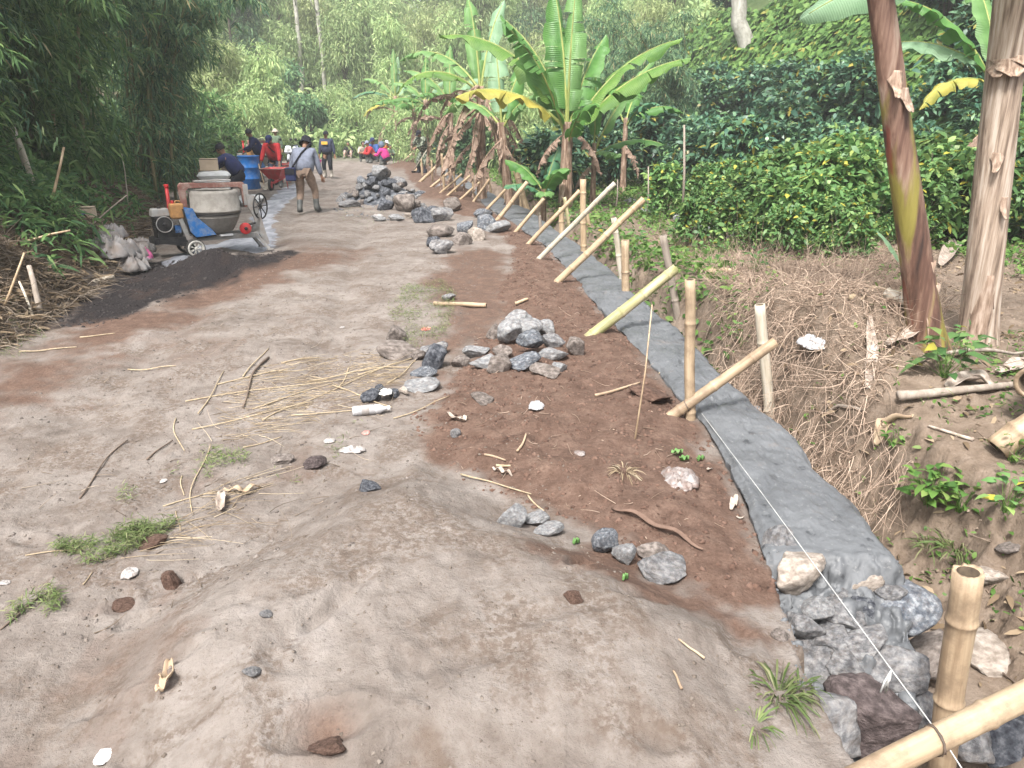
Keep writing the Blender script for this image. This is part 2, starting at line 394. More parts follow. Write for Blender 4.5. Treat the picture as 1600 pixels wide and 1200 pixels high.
brown = ramp(nt, [(.3, (.048, .027, .019)), (.5, (.108, .068, .051)), (.7, (.178, .122, .094))], nmath(nt, 'ADD', nmath(nt, 'MULTIPLY', n2, .6), nmath(nt, 'MULTIPLY', n3, .4)))
black = ramp(nt, [(.35, (.008, .007, .0075)), (.65, (.030, .025, .025))], n3)
black = nmix(nt, ramp(nt, [(.5, (0, 0, 0)), (.65, (.5, .5, .5))], n4), black, (.055, .036, .028))
slur = ramp(nt, [(.35, (.15, .155, .175)), (.65, (.36, .37, .40))], n4)
gardc = ramp(nt, [(.3, (.085, .062, .045)), (.5, (.165, .125, .094)), (.7, (.24, .19, .15))], nmath(nt, 'ADD', nmath(nt, 'MULTIPLY', n2, .7), nmath(nt, 'MULTIPLY', n3, .3)))
bankc = ramp(nt, [(.3, (.045, .034, .024)), (.5, (.11, .082, .058)), (.72, (.21, .165, .12))], n2)
trench = ramp(nt, [(.3, (.12, .09, .066)), (.6, (.24, .19, .15))], n1)
farc = ramp(nt, [(.35, (.035, .06, .02)), (.65, (.08, .11, .04))], n1)
def edge(a, lo=.35, hi=.65): 
    x = nmath(nt, 'ADD', A(a), nmath(nt, 'MULTIPLY', nmath(nt, 'SUBTRACT', n2, .5), .7)); return ramp(nt, [(lo, (0, 0, 0)), (hi, (1, 1, 1))], x)
grit = nmath(nt, 'MULTIPLY', ramp(nt, [(.48, (0, 0, 0)), (.58, (1, 1, 1))], noise(nt, P, 2.3, 6, .65, .4)), ramp(nt, [(.42, (0, 0, 0)), (.55, (.8, .8, .8))], noise(nt, P, 38, 6, .7)))
sand = nmix(nt, grit, sand, (.115, .085, .066))
col = nmix(nt, edge('bank'), sand, bankc)
col = nmix(nt, edge('brown', .22, .78), col, brown)
col = nmix(nt, edge('black', .2, .85), col, black)
col = nmix(nt, edge('slurry'), col, slur)
col = nmix(nt, edge('trench'), col, trench)
col = nmix(nt, edge('garden'), col, gardc)
col = nmix(nt, A('far'), col, farc)
L.new(col, b.inputs['Base Color']); b.inputs['Roughness'].default_value = .93; b.inputs['Specular IOR Level'].default_value = .15
bp = nt.nodes.new('ShaderNodeBump'); bp.inputs['Strength'].default_value = 1.0; bp.inputs['Distance'].default_value = .016
hgt = nmath(nt, 'ADD', nmath(nt, 'MULTIPLY', n3, .45), nmath(nt, 'MULTIPLY', noise(nt, P, 22, 8, .7), 1.0)); L.new(hgt, bp.inputs['Height']); L.new(bp.outputs[0], b.inputs['Normal'])
tag(mobj('ground', gme, m), kind='structure')

# ================================================================ MORTARED WALL
def wall_top(y, k):
    """height of the fresh mortar at y; k = 0..1 across"""
    z = .04 + .016 * fbm(y * 1.0, k * 2.0, 1.5, 3, 301) + .016 * fbm(y, k * .6, 6, 5, 303, .6) - .03 * np.maximum(0, fbm(y, k * .6, 3.5, 4, 304) - .28) / .3
    z = z + .02 * (1 - abs(2 * k - 1) ** 3)
    lump = .07 * np.abs(fbm(y * 1.0, k * .55, 6, 4, 302, .5)) + .02 * np.abs(fbm(y, k * .6, 20, 3, 309, .5)) - .03
    yy = y + .10 * (k - .5) + .06 * fbm(y * 0 + 1, k, 3, 2, 305)
    e = np.interp(yy, [2.2, 2.28, 2.36, 2.46, 2.52, 2.62, 2.70, 2.83, 2.86, 2.90], [-.60, -.50, -.36, -.32, -.22, -.20, -.13, -.10, -.02, 0.])
    return z + e + lump * (1 - sstep(2.80, 2.88, yy)) - .02 * sstep(.85, 1, np.abs(2 * k - 1))
wy = [2.18]
while wy[-1] < 34: wy.append(wy[-1] + max(.006, wy[-1] * .0032))
wy = np.array(wy); K = 96
rows = []
for yv in wy:
    a, b2 = float(xl(yv)), float(xr(yv))
    rag = .022 * float(fbm(yv, 0., 5, 4, 310)) ; rag2 = .03 * float(fbm(yv, 7., 4, 4, 311))
    a -= .035 + rag; b2 += .01 + rag2
    if yv > 22: ragb = 1
    ks = np.linspace(0, 1, K)
    zt = wall_top(np.full(K, yv), ks)
    xs = a + (b2 - a) * ks
    side = 9
    zl = zt[0] + (np.linspace(-.62, -.02, side)); zr = zt[-1] + np.linspace(-.02, -.62, side)
    zq = np.linspace(1, 0, side)
    xls = a - .03 * np.array([fbm(yv, q, 4, 3, 320) for q in zl]).ravel() + .01
    xrs = b2 + .05 * np.array([fbm(yv, q, 4, 3, 321) for q in zr]).ravel() + .03 * np.linspace(0, 1, side)
    if yv < 2.95: xs = xs + .02 * fbm(xs, np.full(K, yv), 16, 3, 330); zt = zt
    rows.append(np.stack([np.concatenate([xls, xs, xrs]), np.full(K + 2 * side, yv), np.concatenate([zl, zt, zr])], -1))
NW = K + 2 * side
rows[0] = rows[0].copy(); 
first = rows[0].copy(); first[:, 2] = -.75; first[:, 1] -= .04
rows = [first] + rows
V = np.concatenate(rows); ii = np.arange(len(rows) - 1)[:, None] * NW + np.arange(NW - 1)[None, :]
Q = np.stack([ii, ii + 1, ii + NW + 1, ii + NW], -1).reshape(-1, 4)
wm, nt, b = newmat('wet_mortar'); L = nt.links
g = nt.nodes.new('ShaderNodeNewGeometry'); P = g.outputs['Position']
n1 = noise(nt, P, 2.5, 6, .6); n2 = noise(nt, P, 11, 7, .62, .3); n3 = noise(nt, P, 90, 5, .6)
col = ramp(nt, [(.3, (.060, .063, .067)), (.5, (.098, .103, .109)), (.72, (.140, .147, .155))], nmath(nt, 'ADD', nmath(nt, 'MULTIPLY', n1, .6), nmath(nt, 'MULTIPLY', n2, .4)))
cr = ramp(nt, [(.33, (1, 1, 1)), (.38, (0, 0, 0))], n2); col = nmix(nt, nmath(nt, 'MULTIPLY', cr, .8), col, (.03, .032, .036)); sp = ramp(nt, [(.62, (0, 0, 0)), (.68, (1, 1, 1))], noise(nt, P, 45, 3, .6)); col = nmix(nt, nmath(nt, 'MULTIPLY', sp, .5), col, (.21, .21, .21)); drt = ramp(nt, [(.60, (0, 0, 0)), (.70, (1, 1, 1))], noise(nt, P, 5, 6, .7)); col = nmix(nt, nmath(nt, 'MULTIPLY', drt, .45), col, (.13, .10, .08))
L.new(col, b.inputs['Base Color']); L.new(ramp(nt, [(.4, (.42, .42, .42)), (.6, (.7, .7, .7))], n1), b.inputs['Roughness']); b.inputs['Specular IOR Level'].default_value = .4
bp = nt.nodes.new('ShaderNodeBump'); bp.inputs['Strength'].default_value = .7; bp.inputs['Distance'].default_value = .012
L.new(nmath(nt, 'ADD', n2, nmath(nt, 'MULTIPLY', n3, .12)), bp.inputs['Height']); L.new(bp.outputs[0], b.inputs['Normal'])
MATS['wet_mortar'] = wm
wme = npmesh('retaining_wall', V, Q); nn = np.zeros(len(V) * 3, np.float32); wme.vertex_normals.foreach_get('vector', nn); nn = nn.reshape(-1, 3)
if nn[len(nn) // 2 + NW // 2, 2] < 0: wme.flip_normals(); nn = -nn
def n3(P, s, o, seed): return np.array([mnoise.fractal(Vector(p) * s + Vector((seed, 0, 0)), .75, 2.1, o) for p in P])
near = np.where(V[:, 1] < 3.3)[0]; far_ = np.where((V[:, 1] >= 3.0) & (V[:, 1] < 9))[0]
kk = 1 - sstep(2.84, 2.92, V[near, 1]); dsp = kk * (.045 * np.abs(n3(V[near], 7, 3, 3)) - .016 + .011 * n3(V[near], 22, 5, 9)); V[near] += nn[near] * dsp[:, None]
dsp = .0045 * n3(V[far_] * np.array([1, .5, 1]), 26, 4, 19) - .012 * np.maximum(0, n3(V[far_] * np.array([1, .35, 1]), 12, 4, 25) - .42); V[far_] += nn[far_] * dsp[:, None]
wme.vertices.foreach_set('co', V.astype(np.float32).ravel()); wme.update(); wall = mobj('retaining_wall', wme, wm)
tag(wall, 'long low stone retaining wall topped with wet grey mortar along the road edge', 'wall')

# ================================================================ STONES
SM = {
 'g': mat('stone_grey', (.07, .07, .074), (.15, .15, .155), 7, .9, .8, 30, c3=(.26, .257, .255), bdist=.012, dirt=(.16, .12, .09), dirt_amt=.25),
 'l': mat('stone_light', (.11, .113, .118), (.19, .195, .20), 8, .9, .8, 35, c3=(.30, .30, .30), bdist=.01, dirt=(.2, .15, .12), dirt_amt=.3),
 'd': mat('stone_dark', (.022, .024, .032), (.065, .07, .082), 7, .85, .9, 30, c3=(.16, .165, .18), bdist=.015),
 'b': mat('stone_brown', (.075, .062, .055), (.145, .122, .108), 6, .92, .8, 26, c3=(.23, .20, .18), bdist=.012),
 'm': mat('stone_mottled', (.05, .058, .072), (.12, .132, .15), 10, .88, .9, 34, c3=(.30, .315, .33), lo=.36, hi=.68, bdist=.012, dirt=(.15, .12, .1), dirt_amt=.3),
 'p': mat('stone_purple', (.045, .034, .033), (.090, .069, .067), 9, .85, 1.0, 24, c3=(.16, .128, .124), bdist=.02),
 't': mat('stone_tan', (.17, .14, .115), (.27, .23, .195), 7, .9, .6, 30, c3=(.37, .325, .285), bdist=.008),
 'r': mat('soil_clod', (.05, .028, .02), (.10, .058, .042), 9, .95, 1.0, 30, c3=(.15, .095, .072), bdist=.012),
}
def rock_mesh(seed, sub=4, cuts=11, amp=.085, name='stone'):
    r = random.Random(seed); import bmesh
    bm = bmesh.new(); bmesh.ops.create_icosphere(bm, subdivisions=sub, radius=.5)
    planes = []
    for _ in range(cuts):
        n = Vector((r.gauss(0, 1), r.gauss(0, 1), r.gauss(0, .8))).normalized(); planes.append((n, r.uniform(.23, .40)))
    off = Vector((r.uniform(0, 99), r.uniform(0, 99), 3))
    for v in bm.verts:
        c = v.co
        for n, d in planes:
            e = c.dot(n) - d
            if e > 0: c = c - n * e * .90
        q = c.normalized()
        c = c + q * (amp * .38 * mnoise.fractal(c * 3.2 + off, .8, 2.1, 5) + amp * .2 * mnoise.fractal(c * 12 + off, .7, 2.1, 4))
        v.co = c
    for f in bm.faces: f.smooth = True
    xs = [v.co.x for v in bm.verts]; ys_ = [v.co.y for v in bm.verts]; zs = [v.co.z for v in bm.verts]
    sx, sy, sz = max(xs) - min(xs), max(ys_) - min(ys_), max(zs) - min(zs)
    cx_, cy_, cz_ = (max(xs) + min(xs)) / 2, (max(ys_) + min(ys_)) / 2, min(zs)
    for v in bm.verts: v.co = Vector(((v.co.x - cx_) / sx, (v.co.y - cy_) / sy, (v.co.z - cz_) / sz))
    me = bpy.data.meshes.new(name); bm.to_mesh(me); bm.free(); return me
def stone_at(p, sx, sy, sz, kind, label, seed, group=None, rz=None, sink=.18, tilt=.0, name='stone', cat='stone', mesh=None, sub=4, amp=.10):
    me = mesh or rock_mesh(seed, sub, amp=amp, name=name)
    o = bpy.data.objects.new(name, me); C.objects.link(o)
    if not me.materials: me.materials.append(None)
    o.material_slots[0].link = 'OBJECT'; o.material_slots[0].material = SM[kind] if isinstance(kind, str) else kind
    r = random.Random(seed); o.scale = (sx, sy, sz); o.rotation_euler = (r.uniform(-tilt, tilt), r.uniform(-tilt, tilt), r.uniform(-.35, .35) if rz is None else rz)
    o.location = (p[0], p[1], p[2] - sz * sink)
    tag(o, label, cat, group); return o
def stone_px(cx, yb, wpx, hpx, kind, label, group=None, depth_ratio=.85, z=None, seed=None, **kw):
    """a stone whose foot is seen at (cx, yb), about wpx x hpx pixels big"""
    if z is None: p, t = gpt(cx, yb - hpx * .12)
    else:
        q = plane_pt(cx, yb - hpx * .12, z); p = Vector((q[0], q[1], z)); t = (CAMZ - z) / -ray(cx, yb - hpx * .12).z
    wd = wpx * t / F * 1.04
    # the seen height mixes the stone's height and its depth
    sa = max(.12, -ray(cx, yb).z / ray(cx, yb).length); ca = math.sqrt(1 - sa * sa)
    hh = hpx * t / F
    d = wd * depth_ratio; sz = max(.35 * wd, (hh - .55 * d * sa) / ca * 1.12) if hpx else wd * .7
    sz = min(sz, wd * 1.25)
    p = Vector((p[0] + ray(cx, yb).x / 10 * 0, p[1] + d * .35, p[2]))
    p.z = gz(p.x, p.y) if z is None else z
    sd_ = seed if seed is not None else int(cx * 7 + yb * 13)
    return stone_at(p, wd, d, sz, kind, label, sd_, group, **kw)
CP_G = 'stones heaped on the brown soil mid-road'
for i, (cx, yb, w_, h_, k, lab) in enumerate([
    (775, 532, 30, 28, 'b', 'brownish stone at the back left of the middle heap'),
    (812, 512, 40, 26, 'l', 'pale stone at the very back of the middle heap'),
    (848, 526, 36, 28, 'l', 'knobbly pale stone at back right of the middle heap'),
    (822, 535, 44, 28, 'l', 'broad light grey stone lying on top of the middle heap'),
    (797, 546, 36, 38, 'l', 'upright pale grey stone in the heart of the middle heap'),
    (863, 547, 34, 26, 'g', 'grey pitted stone at the right shoulder of the middle heap'),
    (830, 560, 42, 34, 'm', 'dark blue grey stone in the centre of the middle heap'),
    (866, 566, 44, 25, 'l', 'long pale stone at right of the middle heap'),
    (896, 560, 30, 32, 'b', 'flat brown stone leaning at the far right of the middle heap'),
    (787, 562, 30, 24, 'b', 'small brown stone behind the mottled white one in the middle heap'),
    (822, 584, 50, 31, 'm', 'blue black speckled stone at the front of the middle heap'),
    (877, 584, 22, 20, 'l', 'small pale round stone at the front right of the middle heap'),
    (851, 590, 44, 22, 'b', 'dark brown wedge of stone at the front of the middle heap'),
    (783, 585, 36, 32, 'b', 'brown grey round stone at the front left of the middle heap'),
    (758, 579, 50, 30, 'l', 'white mottled boulder at the left front of the middle heap'),
    (742, 563, 40, 24, 'l', 'flat pale slab at the left of the middle heap'),
    (720, 579, 28, 23, 'b', 'small brown stone apart at the left of the middle heap')]):
    o = stone_px(cx, yb, w_ * 1.08, h_, k, lab, CP_G, tilt=.25)
    if i in (3, 4, 6): o.location.z += .05
LG = 'loose stones between the straw and the middle heap'
for cx, yb, w_, h_, k, lab in [
    (620, 537, 30, 30, 'b', 'squarish brown stone standing by the green weeds'),
    (618, 566, 64, 34, 'b', 'wide brown boulder below the squarish brown stone'),
    (655, 566, 24, 20, 'b', 'small brown stone left of the tall blue black stone'),
    (678, 560, 44, 24, 'g', 'grey slab behind the tall blue black stone'),
    (677, 583, 38, 46, 'd', 'tall blue black stone beside a brown boulder'),
    (662, 592, 42, 18, 'm', 'flat blue grey slab under the tall blue black stone'),
    (659, 614, 58, 26, 'l', 'broad pale grey slab nearest the white rag'),
    (580, 633, 32, 26, 'd', 'black rough rock left of the white rag'),
    (592, 614, 18, 14, 'd', 'small black rock above the white rag'),
    (612, 624, 20, 16, 'd', 'small black rock behind the white rag'),
    (629, 618, 16, 14, 't', 'small cream pebble right of the white rag'),
    (750, 633, 38, 14, 'b', 'half buried brown stone below the middle heap'),
    (711, 687, 17, 17, 'g', 'small grey pebble on the brown soil'),
    (700, 472, 22, 14, 'g', 'grey stone beside the bamboo offcut'),
    (577, 770, 34, 22, 'd', 'lone dark stone on the pale sand'),
    (490, 738, 36, 26, 'p', 'round brown stone near the plastic scraps'),
    (414, 968, 20, 14, 'g', 'thin grey stone chip on the foreground sand'),
    (390, 1062, 28, 14, 'g', 'grey flat stone sunk in the foreground sand'),
    (1548, 930, 50, 30, 't', 'pale flat stone by the near bamboo post')]:
    stone_px(cx, yb, w_, h_, k, lab, LG, tilt=.2)
NG = 'row of stones at the edge of the brown soil'
for cx, yb, w_, h_, k, lab in [
    (800, 826, 46, 42, 'l', 'leftmost round blue grey stone of the row'),
    (840, 826, 42, 26, 'l', 'pale stone half hidden behind its neighbours in the row'),
    (859, 842, 50, 28, 'l', 'flat pale cracked stone third in the row'),
    (944, 870, 42, 44, 'm', 'dark blue white-flecked stone in the row'),
    (982, 890, 38, 38, 'l', 'smooth light grey egg shaped stone in the row'),
    (1022, 882, 54, 36, 'b', 'brown stone with a grey side in the row'),
    (1037, 914, 78, 34, 'g', 'long lumpy grey stone at the row end')]:
    stone_px(cx, yb, w_, h_, k, lab, NG, tilt=.2, sink=.12)
MG = 'stones lying along the spoil strip'
for cx, yb, w_, h_, k, lab in [
    (659, 352, 40, 28, 'd', 'big black angular stone at the left end of the upper row'),
    (691, 350, 38, 26, 'g', 'grey angular stone right of the big black one'),
    (708, 334, 28, 24, 'b', 'dark brown stone at the upper right of the cluster'),
    (660, 328, 18, 11, 'g', 'small grey stone behind the big black one'),
    (677, 332, 20, 11, 'd', 'small dark stone behind the grey angular one'),
    (686, 374, 42, 24, 'b', 'brown grey boulder in the middle of the cluster'),
    (677, 389, 22, 20, 'd', 'small black stone beside the nearest grey boulder'),
    (690, 400, 38, 27, 'g', 'nearest grey boulder of the cluster'),
    (719, 386, 32, 24, 'b', 'tan brown stone in the lower row of the cluster'),
    (742, 379, 30, 24, 't', 'pale tan stone in the lower row of the cluster'),
    (727, 366, 26, 20, 'm', 'blue grey pointed stone behind the tan ones'),
    (762, 363, 36, 28, 'm', 'blue grey boulder next to the pale flat one'),
    (779, 367, 38, 21, 'l', 'pale flat boulder at the right end of the cluster'),
    (755, 342, 28, 16, 'm', 'blue black stone on the brown soil near the wall')]:
    stone_px(cx, yb, w_, h_, k, lab, MG, tilt=.2)
# the big heap: shared meshes, each stone its own object
RM = [rock_mesh(900 + i, 3, cuts=8, amp=.09) for i in range(8)]
hc, ht = gpt(592, 314)
HG = 'rocks of the big grey heap beside the walkers'
r_ = random.Random(11); hn = 0; placed = []
def heap_h(x, y):
    d = math.hypot((x - hc.x) / .95, (y - hc.y - .3) / 1.25); return max(0, .78 * (1 - d)) 
for i in range(120):
    a = r_.uniform(0, 6.283); q = math.sqrt(r_.random()) * 1.08
    x = hc.x + math.cos(a) * q * .95; y_ = hc.y + .3 + math.sin(a) * q * 1.25
    s = r_.uniform(.13, .34) * (1.15 if q < .6 else .8)
    if any(math.hypot(x - u[0], y_ - u[1]) < (s + u[2]) * .36 for u in placed): continue
    placed.append((x, y_, s)); hz = heap_h(x, y_)
    k = r_.choice('ggggddbbm')
    side = 'left' if x < hc.x - .3 else ('right' if x > hc.x + .35 else 'middle')
    lv = 'top' if hz > .45 else ('flank' if hz > .15 else 'foot')
    nm = {'g': 'grey', 'd': 'black', 'b': 'brown', 'm': 'blue grey'}[k]
    stone_at((x, y_, gz(x, y_) + hz - s * .25), s * r_.uniform(1, 1.3), s * r_.uniform(.8, 1.1), s * r_.uniform(.6, .95), k, f'{nm} rock in the big heap, on its {side} {lv}', i, HG, rz=r_.uniform(0, 6.28), tilt=.6, sink=0, mesh=RM[i % 8])
stone_at((hc.x + .02, hc.y + .1, gz(hc.x, hc.y) + .50), .42, .34, .36, 'l', 'largest pale rock crowning the big heap', 5, HG, tilt=.3, sink=0)
stone_at((hc.x - .12, hc.y - .28, gz(hc.x, hc.y) + .34), .36, .3, .30, 'd', 'black faced rock just below the crown of the big heap', 6, HG, tilt=.3, sink=0)
# a filling of small rubble so that the heap is solid
hb = MB()
nr, ns = 14, 40
vs = [(hc.x, hc.y + .3, gz(hc.x, hc.y) + .66)]; fs = []
for i in range(1, nr + 1):
    for k in range(ns):
        a = 2 * math.pi * k / ns; q = i / nr * 1.02; x = hc.x + math.cos(a) * q * .95; y_ = hc.y + .3 + math.sin(a) * q * 1.25
        vs.append((x, y_, gz(x, y_) + heap_h(x, y_) * .82 - .02 + .05 * float(fbm(x, y_, 5, 3, 400))))
for k in range(ns): fs.append((0, 1 + k, 1 + (k + 1) % ns))
for i in range(nr - 1):
    for k in range(ns): fs.append((1 + i * ns + k, 1 + (i + 1) * ns + k, 1 + (i + 1) * ns + (k + 1) % ns, 1 + i * ns + (k + 1) % ns))
hb.add(vs, fs); tag(hb.build('rubble', SM['d']), 'fine grey rubble filling the gaps of the big stone heap', 'rubble', kind='stuff')
for cx, yb, w_, h_, k, lab in [
    (628, 336, 34, 32, 'b', 'tall brown rock at the right foot of the big heap'), (648, 330, 22, 16, 'b', 'small brown rock at the right foot of the big heap'),
    (601, 331, 28, 20, 'd', 'black rough rock at the front foot of the big heap'), (545, 326, 34, 12, 'g', 'thin flat slab at the left foot of the big heap'),
    (556, 312, 34, 22, 'b', 'brown angular rock on the left of the big heap'), (618, 346, 26, 12, 'l', 'pale flat chip below the big heap'),
    (590, 347, 22, 10, 'l', 'whitish flat chip in front of the big heap'), (640, 343, 20, 10, 't', 'tan flat chip right of the big heap')]:
    stone_px(cx, yb, w_, h_, k, lab, HG, tilt=.2)
# stones bedded in the unfinished wall end and in the trench
for cx, yb, w_, h_, k, z, lab in [
    (1246, 905, 34, 26, 'g', -.03, 'grey stone end showing between the two shoulder stones'), (1318, 950, 36, 26, 'g', -.11, 'small grey stone under the centre of the mortar lip'),
    (1345, 972, 44, 32, 'd', -.11, 'dark wet stone left of the jutting blue grey stone'), (1256, 1010, 50, 46, 'g', -.14, 'grey stone low on the left side of the wall end'), (1300, 1040, 62, 50, 'g', -.20, 'blue grey stone in the middle of the wall end'),
    (1365, 1045, 66, 52, 'g', -.20, 'broad grey stone below the dark wet one'), (1345, 1100, 50, 40, 'b', -.36, 'brownish stone peeping above the purple boulder'), (1398, 945, 40, 28, 'g', -.08, 'grey stone at the right shoulder of the wall end'),
    (1229, 893, 48, 56, 'g', -.04, 'grey stone bedded at the left shoulder of the wall end'),
    (1266, 948, 74, 66, 't', -.07, 'pale tan stone bedded in the mortar at the wall end'),
    (1288, 985, 44, 40, 'l', -.10, 'small pitted grey stone set in mortar at the wall end'),
    (1360, 932, 56, 34, 't', -.07, 'small tan stone under the lip of the mortar'),
    (1320, 990, 60, 44, 'g', -.13, 'dark mortar smeared stone left of the big blue grey one'),
    (1411, 1025, 96, 92, 'm', -.26, 'large blue grey stone jutting from the right of the wall end'),
    (1277, 1080, 84, 76, 'g', -.30, 'mortar smeared stone at the left foot of the wall end'),
    (1326, 1078, 70, 56, 'g', -.27, 'half mortared stone in the middle of the wall foot'),
    (1400, 1112, 96, 84, 'g', -.31, 'grey mortar coated stone at the right foot of the wall'),
    (1352, 1186, 144, 108, 'p', -.40, 'big purple brown boulder below the wall end'),
    (1284, 1220, 140, 120, 'g', -.42, 'grey boulder at the bottom edge left of the purple one'),
    (1440, 1180, 80, 80, 'g', -.47, 'grey stone behind the crossing bamboo poles'),
    (1516, 1222, 80, 76, 'g', -.50, 'grey stone right of the near bamboo post'),
    (1588, 1222, 100, 84, 'd', -.52, 'big dark grey stone in the bottom right corner'),
    (1462, 1090, 74, 80, 'b', -.53, 'flat brown slab on the trench floor behind the post'),
    (1552, 1060, 96, 50, 't', -.56, 'broad tan stone sunk in the trench floor'),
    (1222, 1010, 30, 22, 'b', -.02, 'small brown stone at the lip above the trench')]:
    stone_px(cx, yb, w_ * 1.12, h_ * 1.12, k, lab, 'stones bedded in or fallen below the wall end', z=z, tilt=.3, sink=.10 if z > -.36 else .04, depth_ratio=.9, amp=.1)
for cx, yb, w_, h_, k, lab in [(690, 296, 20, 10, 'g', 'grey stone in the unbuilt far stretch of wall'), (706, 303, 18, 9, 'b', 'brown stone in the unbuilt far stretch of wall'), (724, 306, 22, 10, 'g', 'larger grey stone where the far mortar starts'), (716, 298, 16, 8, 'd', 'dark stone where the far mortar starts')]:
    stone_px(cx, yb, w_, h_, k, lab, 'stones in the far stretch of wall', z=.02)
# ================================================================ BAMBOO POSTS AND BRACES
BAM = mat('dry_bamboo', (.25, .17, .10), (.38, .28, .175), 5, .55, .25, 30, stretch=(6, 6, .5), c3=(.49, .385, .265), spec=.4, bdist=.002, var=.1, lo=.3, hi=.7, dirt=(.16, .11, .07), dirt_amt=.35)
BAMW = mat('bamboo_wood', (.23, .16, .10), (.35, .26, .17), 5, .6, .35, 30, stretch=(7, 7, .35), c3=(.44, .345, .235), lo=.3, hi=.7, spec=.35, bdist=.003, var=.08, dirt=(.17, .12, .08), dirt_amt=.75)
BAMG = mat('green_bamboo', (.17, .18, .07), (.30, .28, .14), 4, .5, .2, 30, stretch=(4, 4, .6), c3=(.45, .38, .24), spec=.4, bdist=.002, dirt=(.3, .25, .16), dirt_amt=.5)
BAMY = mat('grey_bamboo', (.30, .26, .20), (.43, .38, .30), 5, .7, .3, 30, stretch=(5, 5, .5), c3=(.44, .41, .36), bdist=.002)
BARK = mat('grey_stick', (.20, .165, .135), (.33, .28, .235), 6, .85, .6, 25, stretch=(4, 4, .8), bdist=.006)
INSIDE = mat('bamboo_inside', (.035, .025, .018), (.12, .09, .06), 12, .9, .2)
WIRE = mat('tie_wire', (.06, .045, .035), (.12, .09, .07), 20, .6, 0)
def bamboo(name, p0, p1, r0, r1, m, label, cat, group=None, nodes=None, hollow=True, bend=.0, seed=0, seg=16, ties=(), split=False):
    r = random.Random(seed); p0 = Vector(p0); p1 = Vector(p1); L_ = (p1 - p0).length
    root = empty(name, p0); d = (p1 - p0).normalized(); root.rotation_euler = d.to_track_quat('Z', 'Y').to_euler()
    nd = nodes or max(1, int(L_ / .3)); nz = sorted([L_ * (i + .5 + r.uniform(-.15, .15)) / nd for i in range(nd)])
    zs = set([0, L_]); 
    for z in nz:
        for q in (-.03, -.009, -.004, .004, .009, .03): zs.add(min(max(z + q, 0), L_))
    for i in range(1, 14): zs.add(L_ * i / 14)
    zs = sorted(zs); mb = MB(); pts = []; rad = []
    ax = r.uniform(0, 6.28)
    for z in zs:
        k = z / L_; off = bend * math.sin(math.pi * k) + .003 * math.sin(9 * k + seed); pts.append((off * math.cos(ax), off * math.sin(ax), z))
        rr = r0 + (r1 - r0) * k
        for n in nz:
            e = abs(z - n)
            if e < .006: rr *= 1.10
            elif e < .012: rr *= 1.03
        rad.append(rr)
    mb.tube(pts, rad, seg, cap=False)
    # bottom cap and a real hollow top
    n0 = mb.n - seg
    mb.f.append(tuple(range(seg))[::-1]); mb.mi.append(0)
    tx, ty, tz = pts[-1]; ri = rad[-1] * (.72 if hollow else .3)
    vs = [(tx + ri * math.cos(-2 * math.pi * k / seg), ty + ri * math.sin(-2 * math.pi * k / seg), tz) for k in range(seg)]
    # ring faces follow the outer ring's own order
    outer = [Vector(mb.v[n0 + k]) for k in range(seg)]; cen = Vector((tx, ty, tz))
    jag = [r.uniform(-.006, .008) if split else 0 for k in range(seg)]
    for k in range(seg): mb.v[n0 + k] = tuple(outer[k] + Vector((0, 0, jag[k])))
    inner = [cen + (q - cen) * (ri / rad[-1]) for q in outer]; deep = [q - Vector((0, 0, .06)) for q in inner]
    base = mb.n; mb.v.extend([tuple(q) for q in inner + deep]); mb.n += 2 * seg
    for k in range(seg):
        k2 = (k + 1) % seg
        mb.f.append((n0 + k, n0 + k2, base + k2, base + k)); mb.mi.append(0)
        mb.f.append((base + k, base + k2, base + seg + k2, base + seg + k)); mb.mi.append(1)
    mb.f.append(tuple(base + seg + k for k in range(seg))); mb.mi.append(1)
    mb.build('culm', [m, INSIDE], root)
    for z in ties:
        t = MB()
        for q in range(3):
            rr = (r0 + (r1 - r0) * z / L_) * 1.07
            t.tube([(rr * math.cos(a), rr * math.sin(a), z + q * .006 + .01 * math.sin(a + q)) for a in [i * math.pi / 6 for i in range(13)]], .0022, 5)
        t.build('tie', WIRE, root)
    tag(root, label, cat, group); return root
PG = 'upright bamboo posts along the wall'; DG = 'slanting bamboo braces across the wall'
def post(bx, by, tx, ty, wpx, lab, m=BAMW, zb=None, group=PG, **kw):
    """an upright: foot seen at (bx,by), top at (tx,ty)"""
    if zb is None: p, t = gpt(bx, by)
    else: q = plane_pt(bx, by, zb); p = Vector((*q, zb)); t = (CAMZ - zb) / -ray(bx, by).z
    d = ray(tx, ty); t2 = p.y / d.y; top = Vector((0, 0, CAMZ)) + d * t2
    r = wpx * t2 / F / 2
    base = p - (top - p).normalized() * .15
    return bamboo('bamboo_post', base, top, r * 1.02, r * .97, m, lab, 'bamboo post', group, seed=int(bx), **kw)
def brace(bx, by, tx, ty, wpx, lab, m=BAM, dy=0.0, **kw):
    p, t = gpt(bx, by); d = ray(tx, ty); t2 = (p.y + dy) / d.y; top = Vector((0, 0, CAMZ)) + d * t2; r = wpx * t / F / 2
    base = p - (top - p).normalized() * .12
    return bamboo('bamboo_brace', base, top, r * 1.02, r * .92, m, lab, 'bamboo brace', DG, seed=int(tx), **kw)
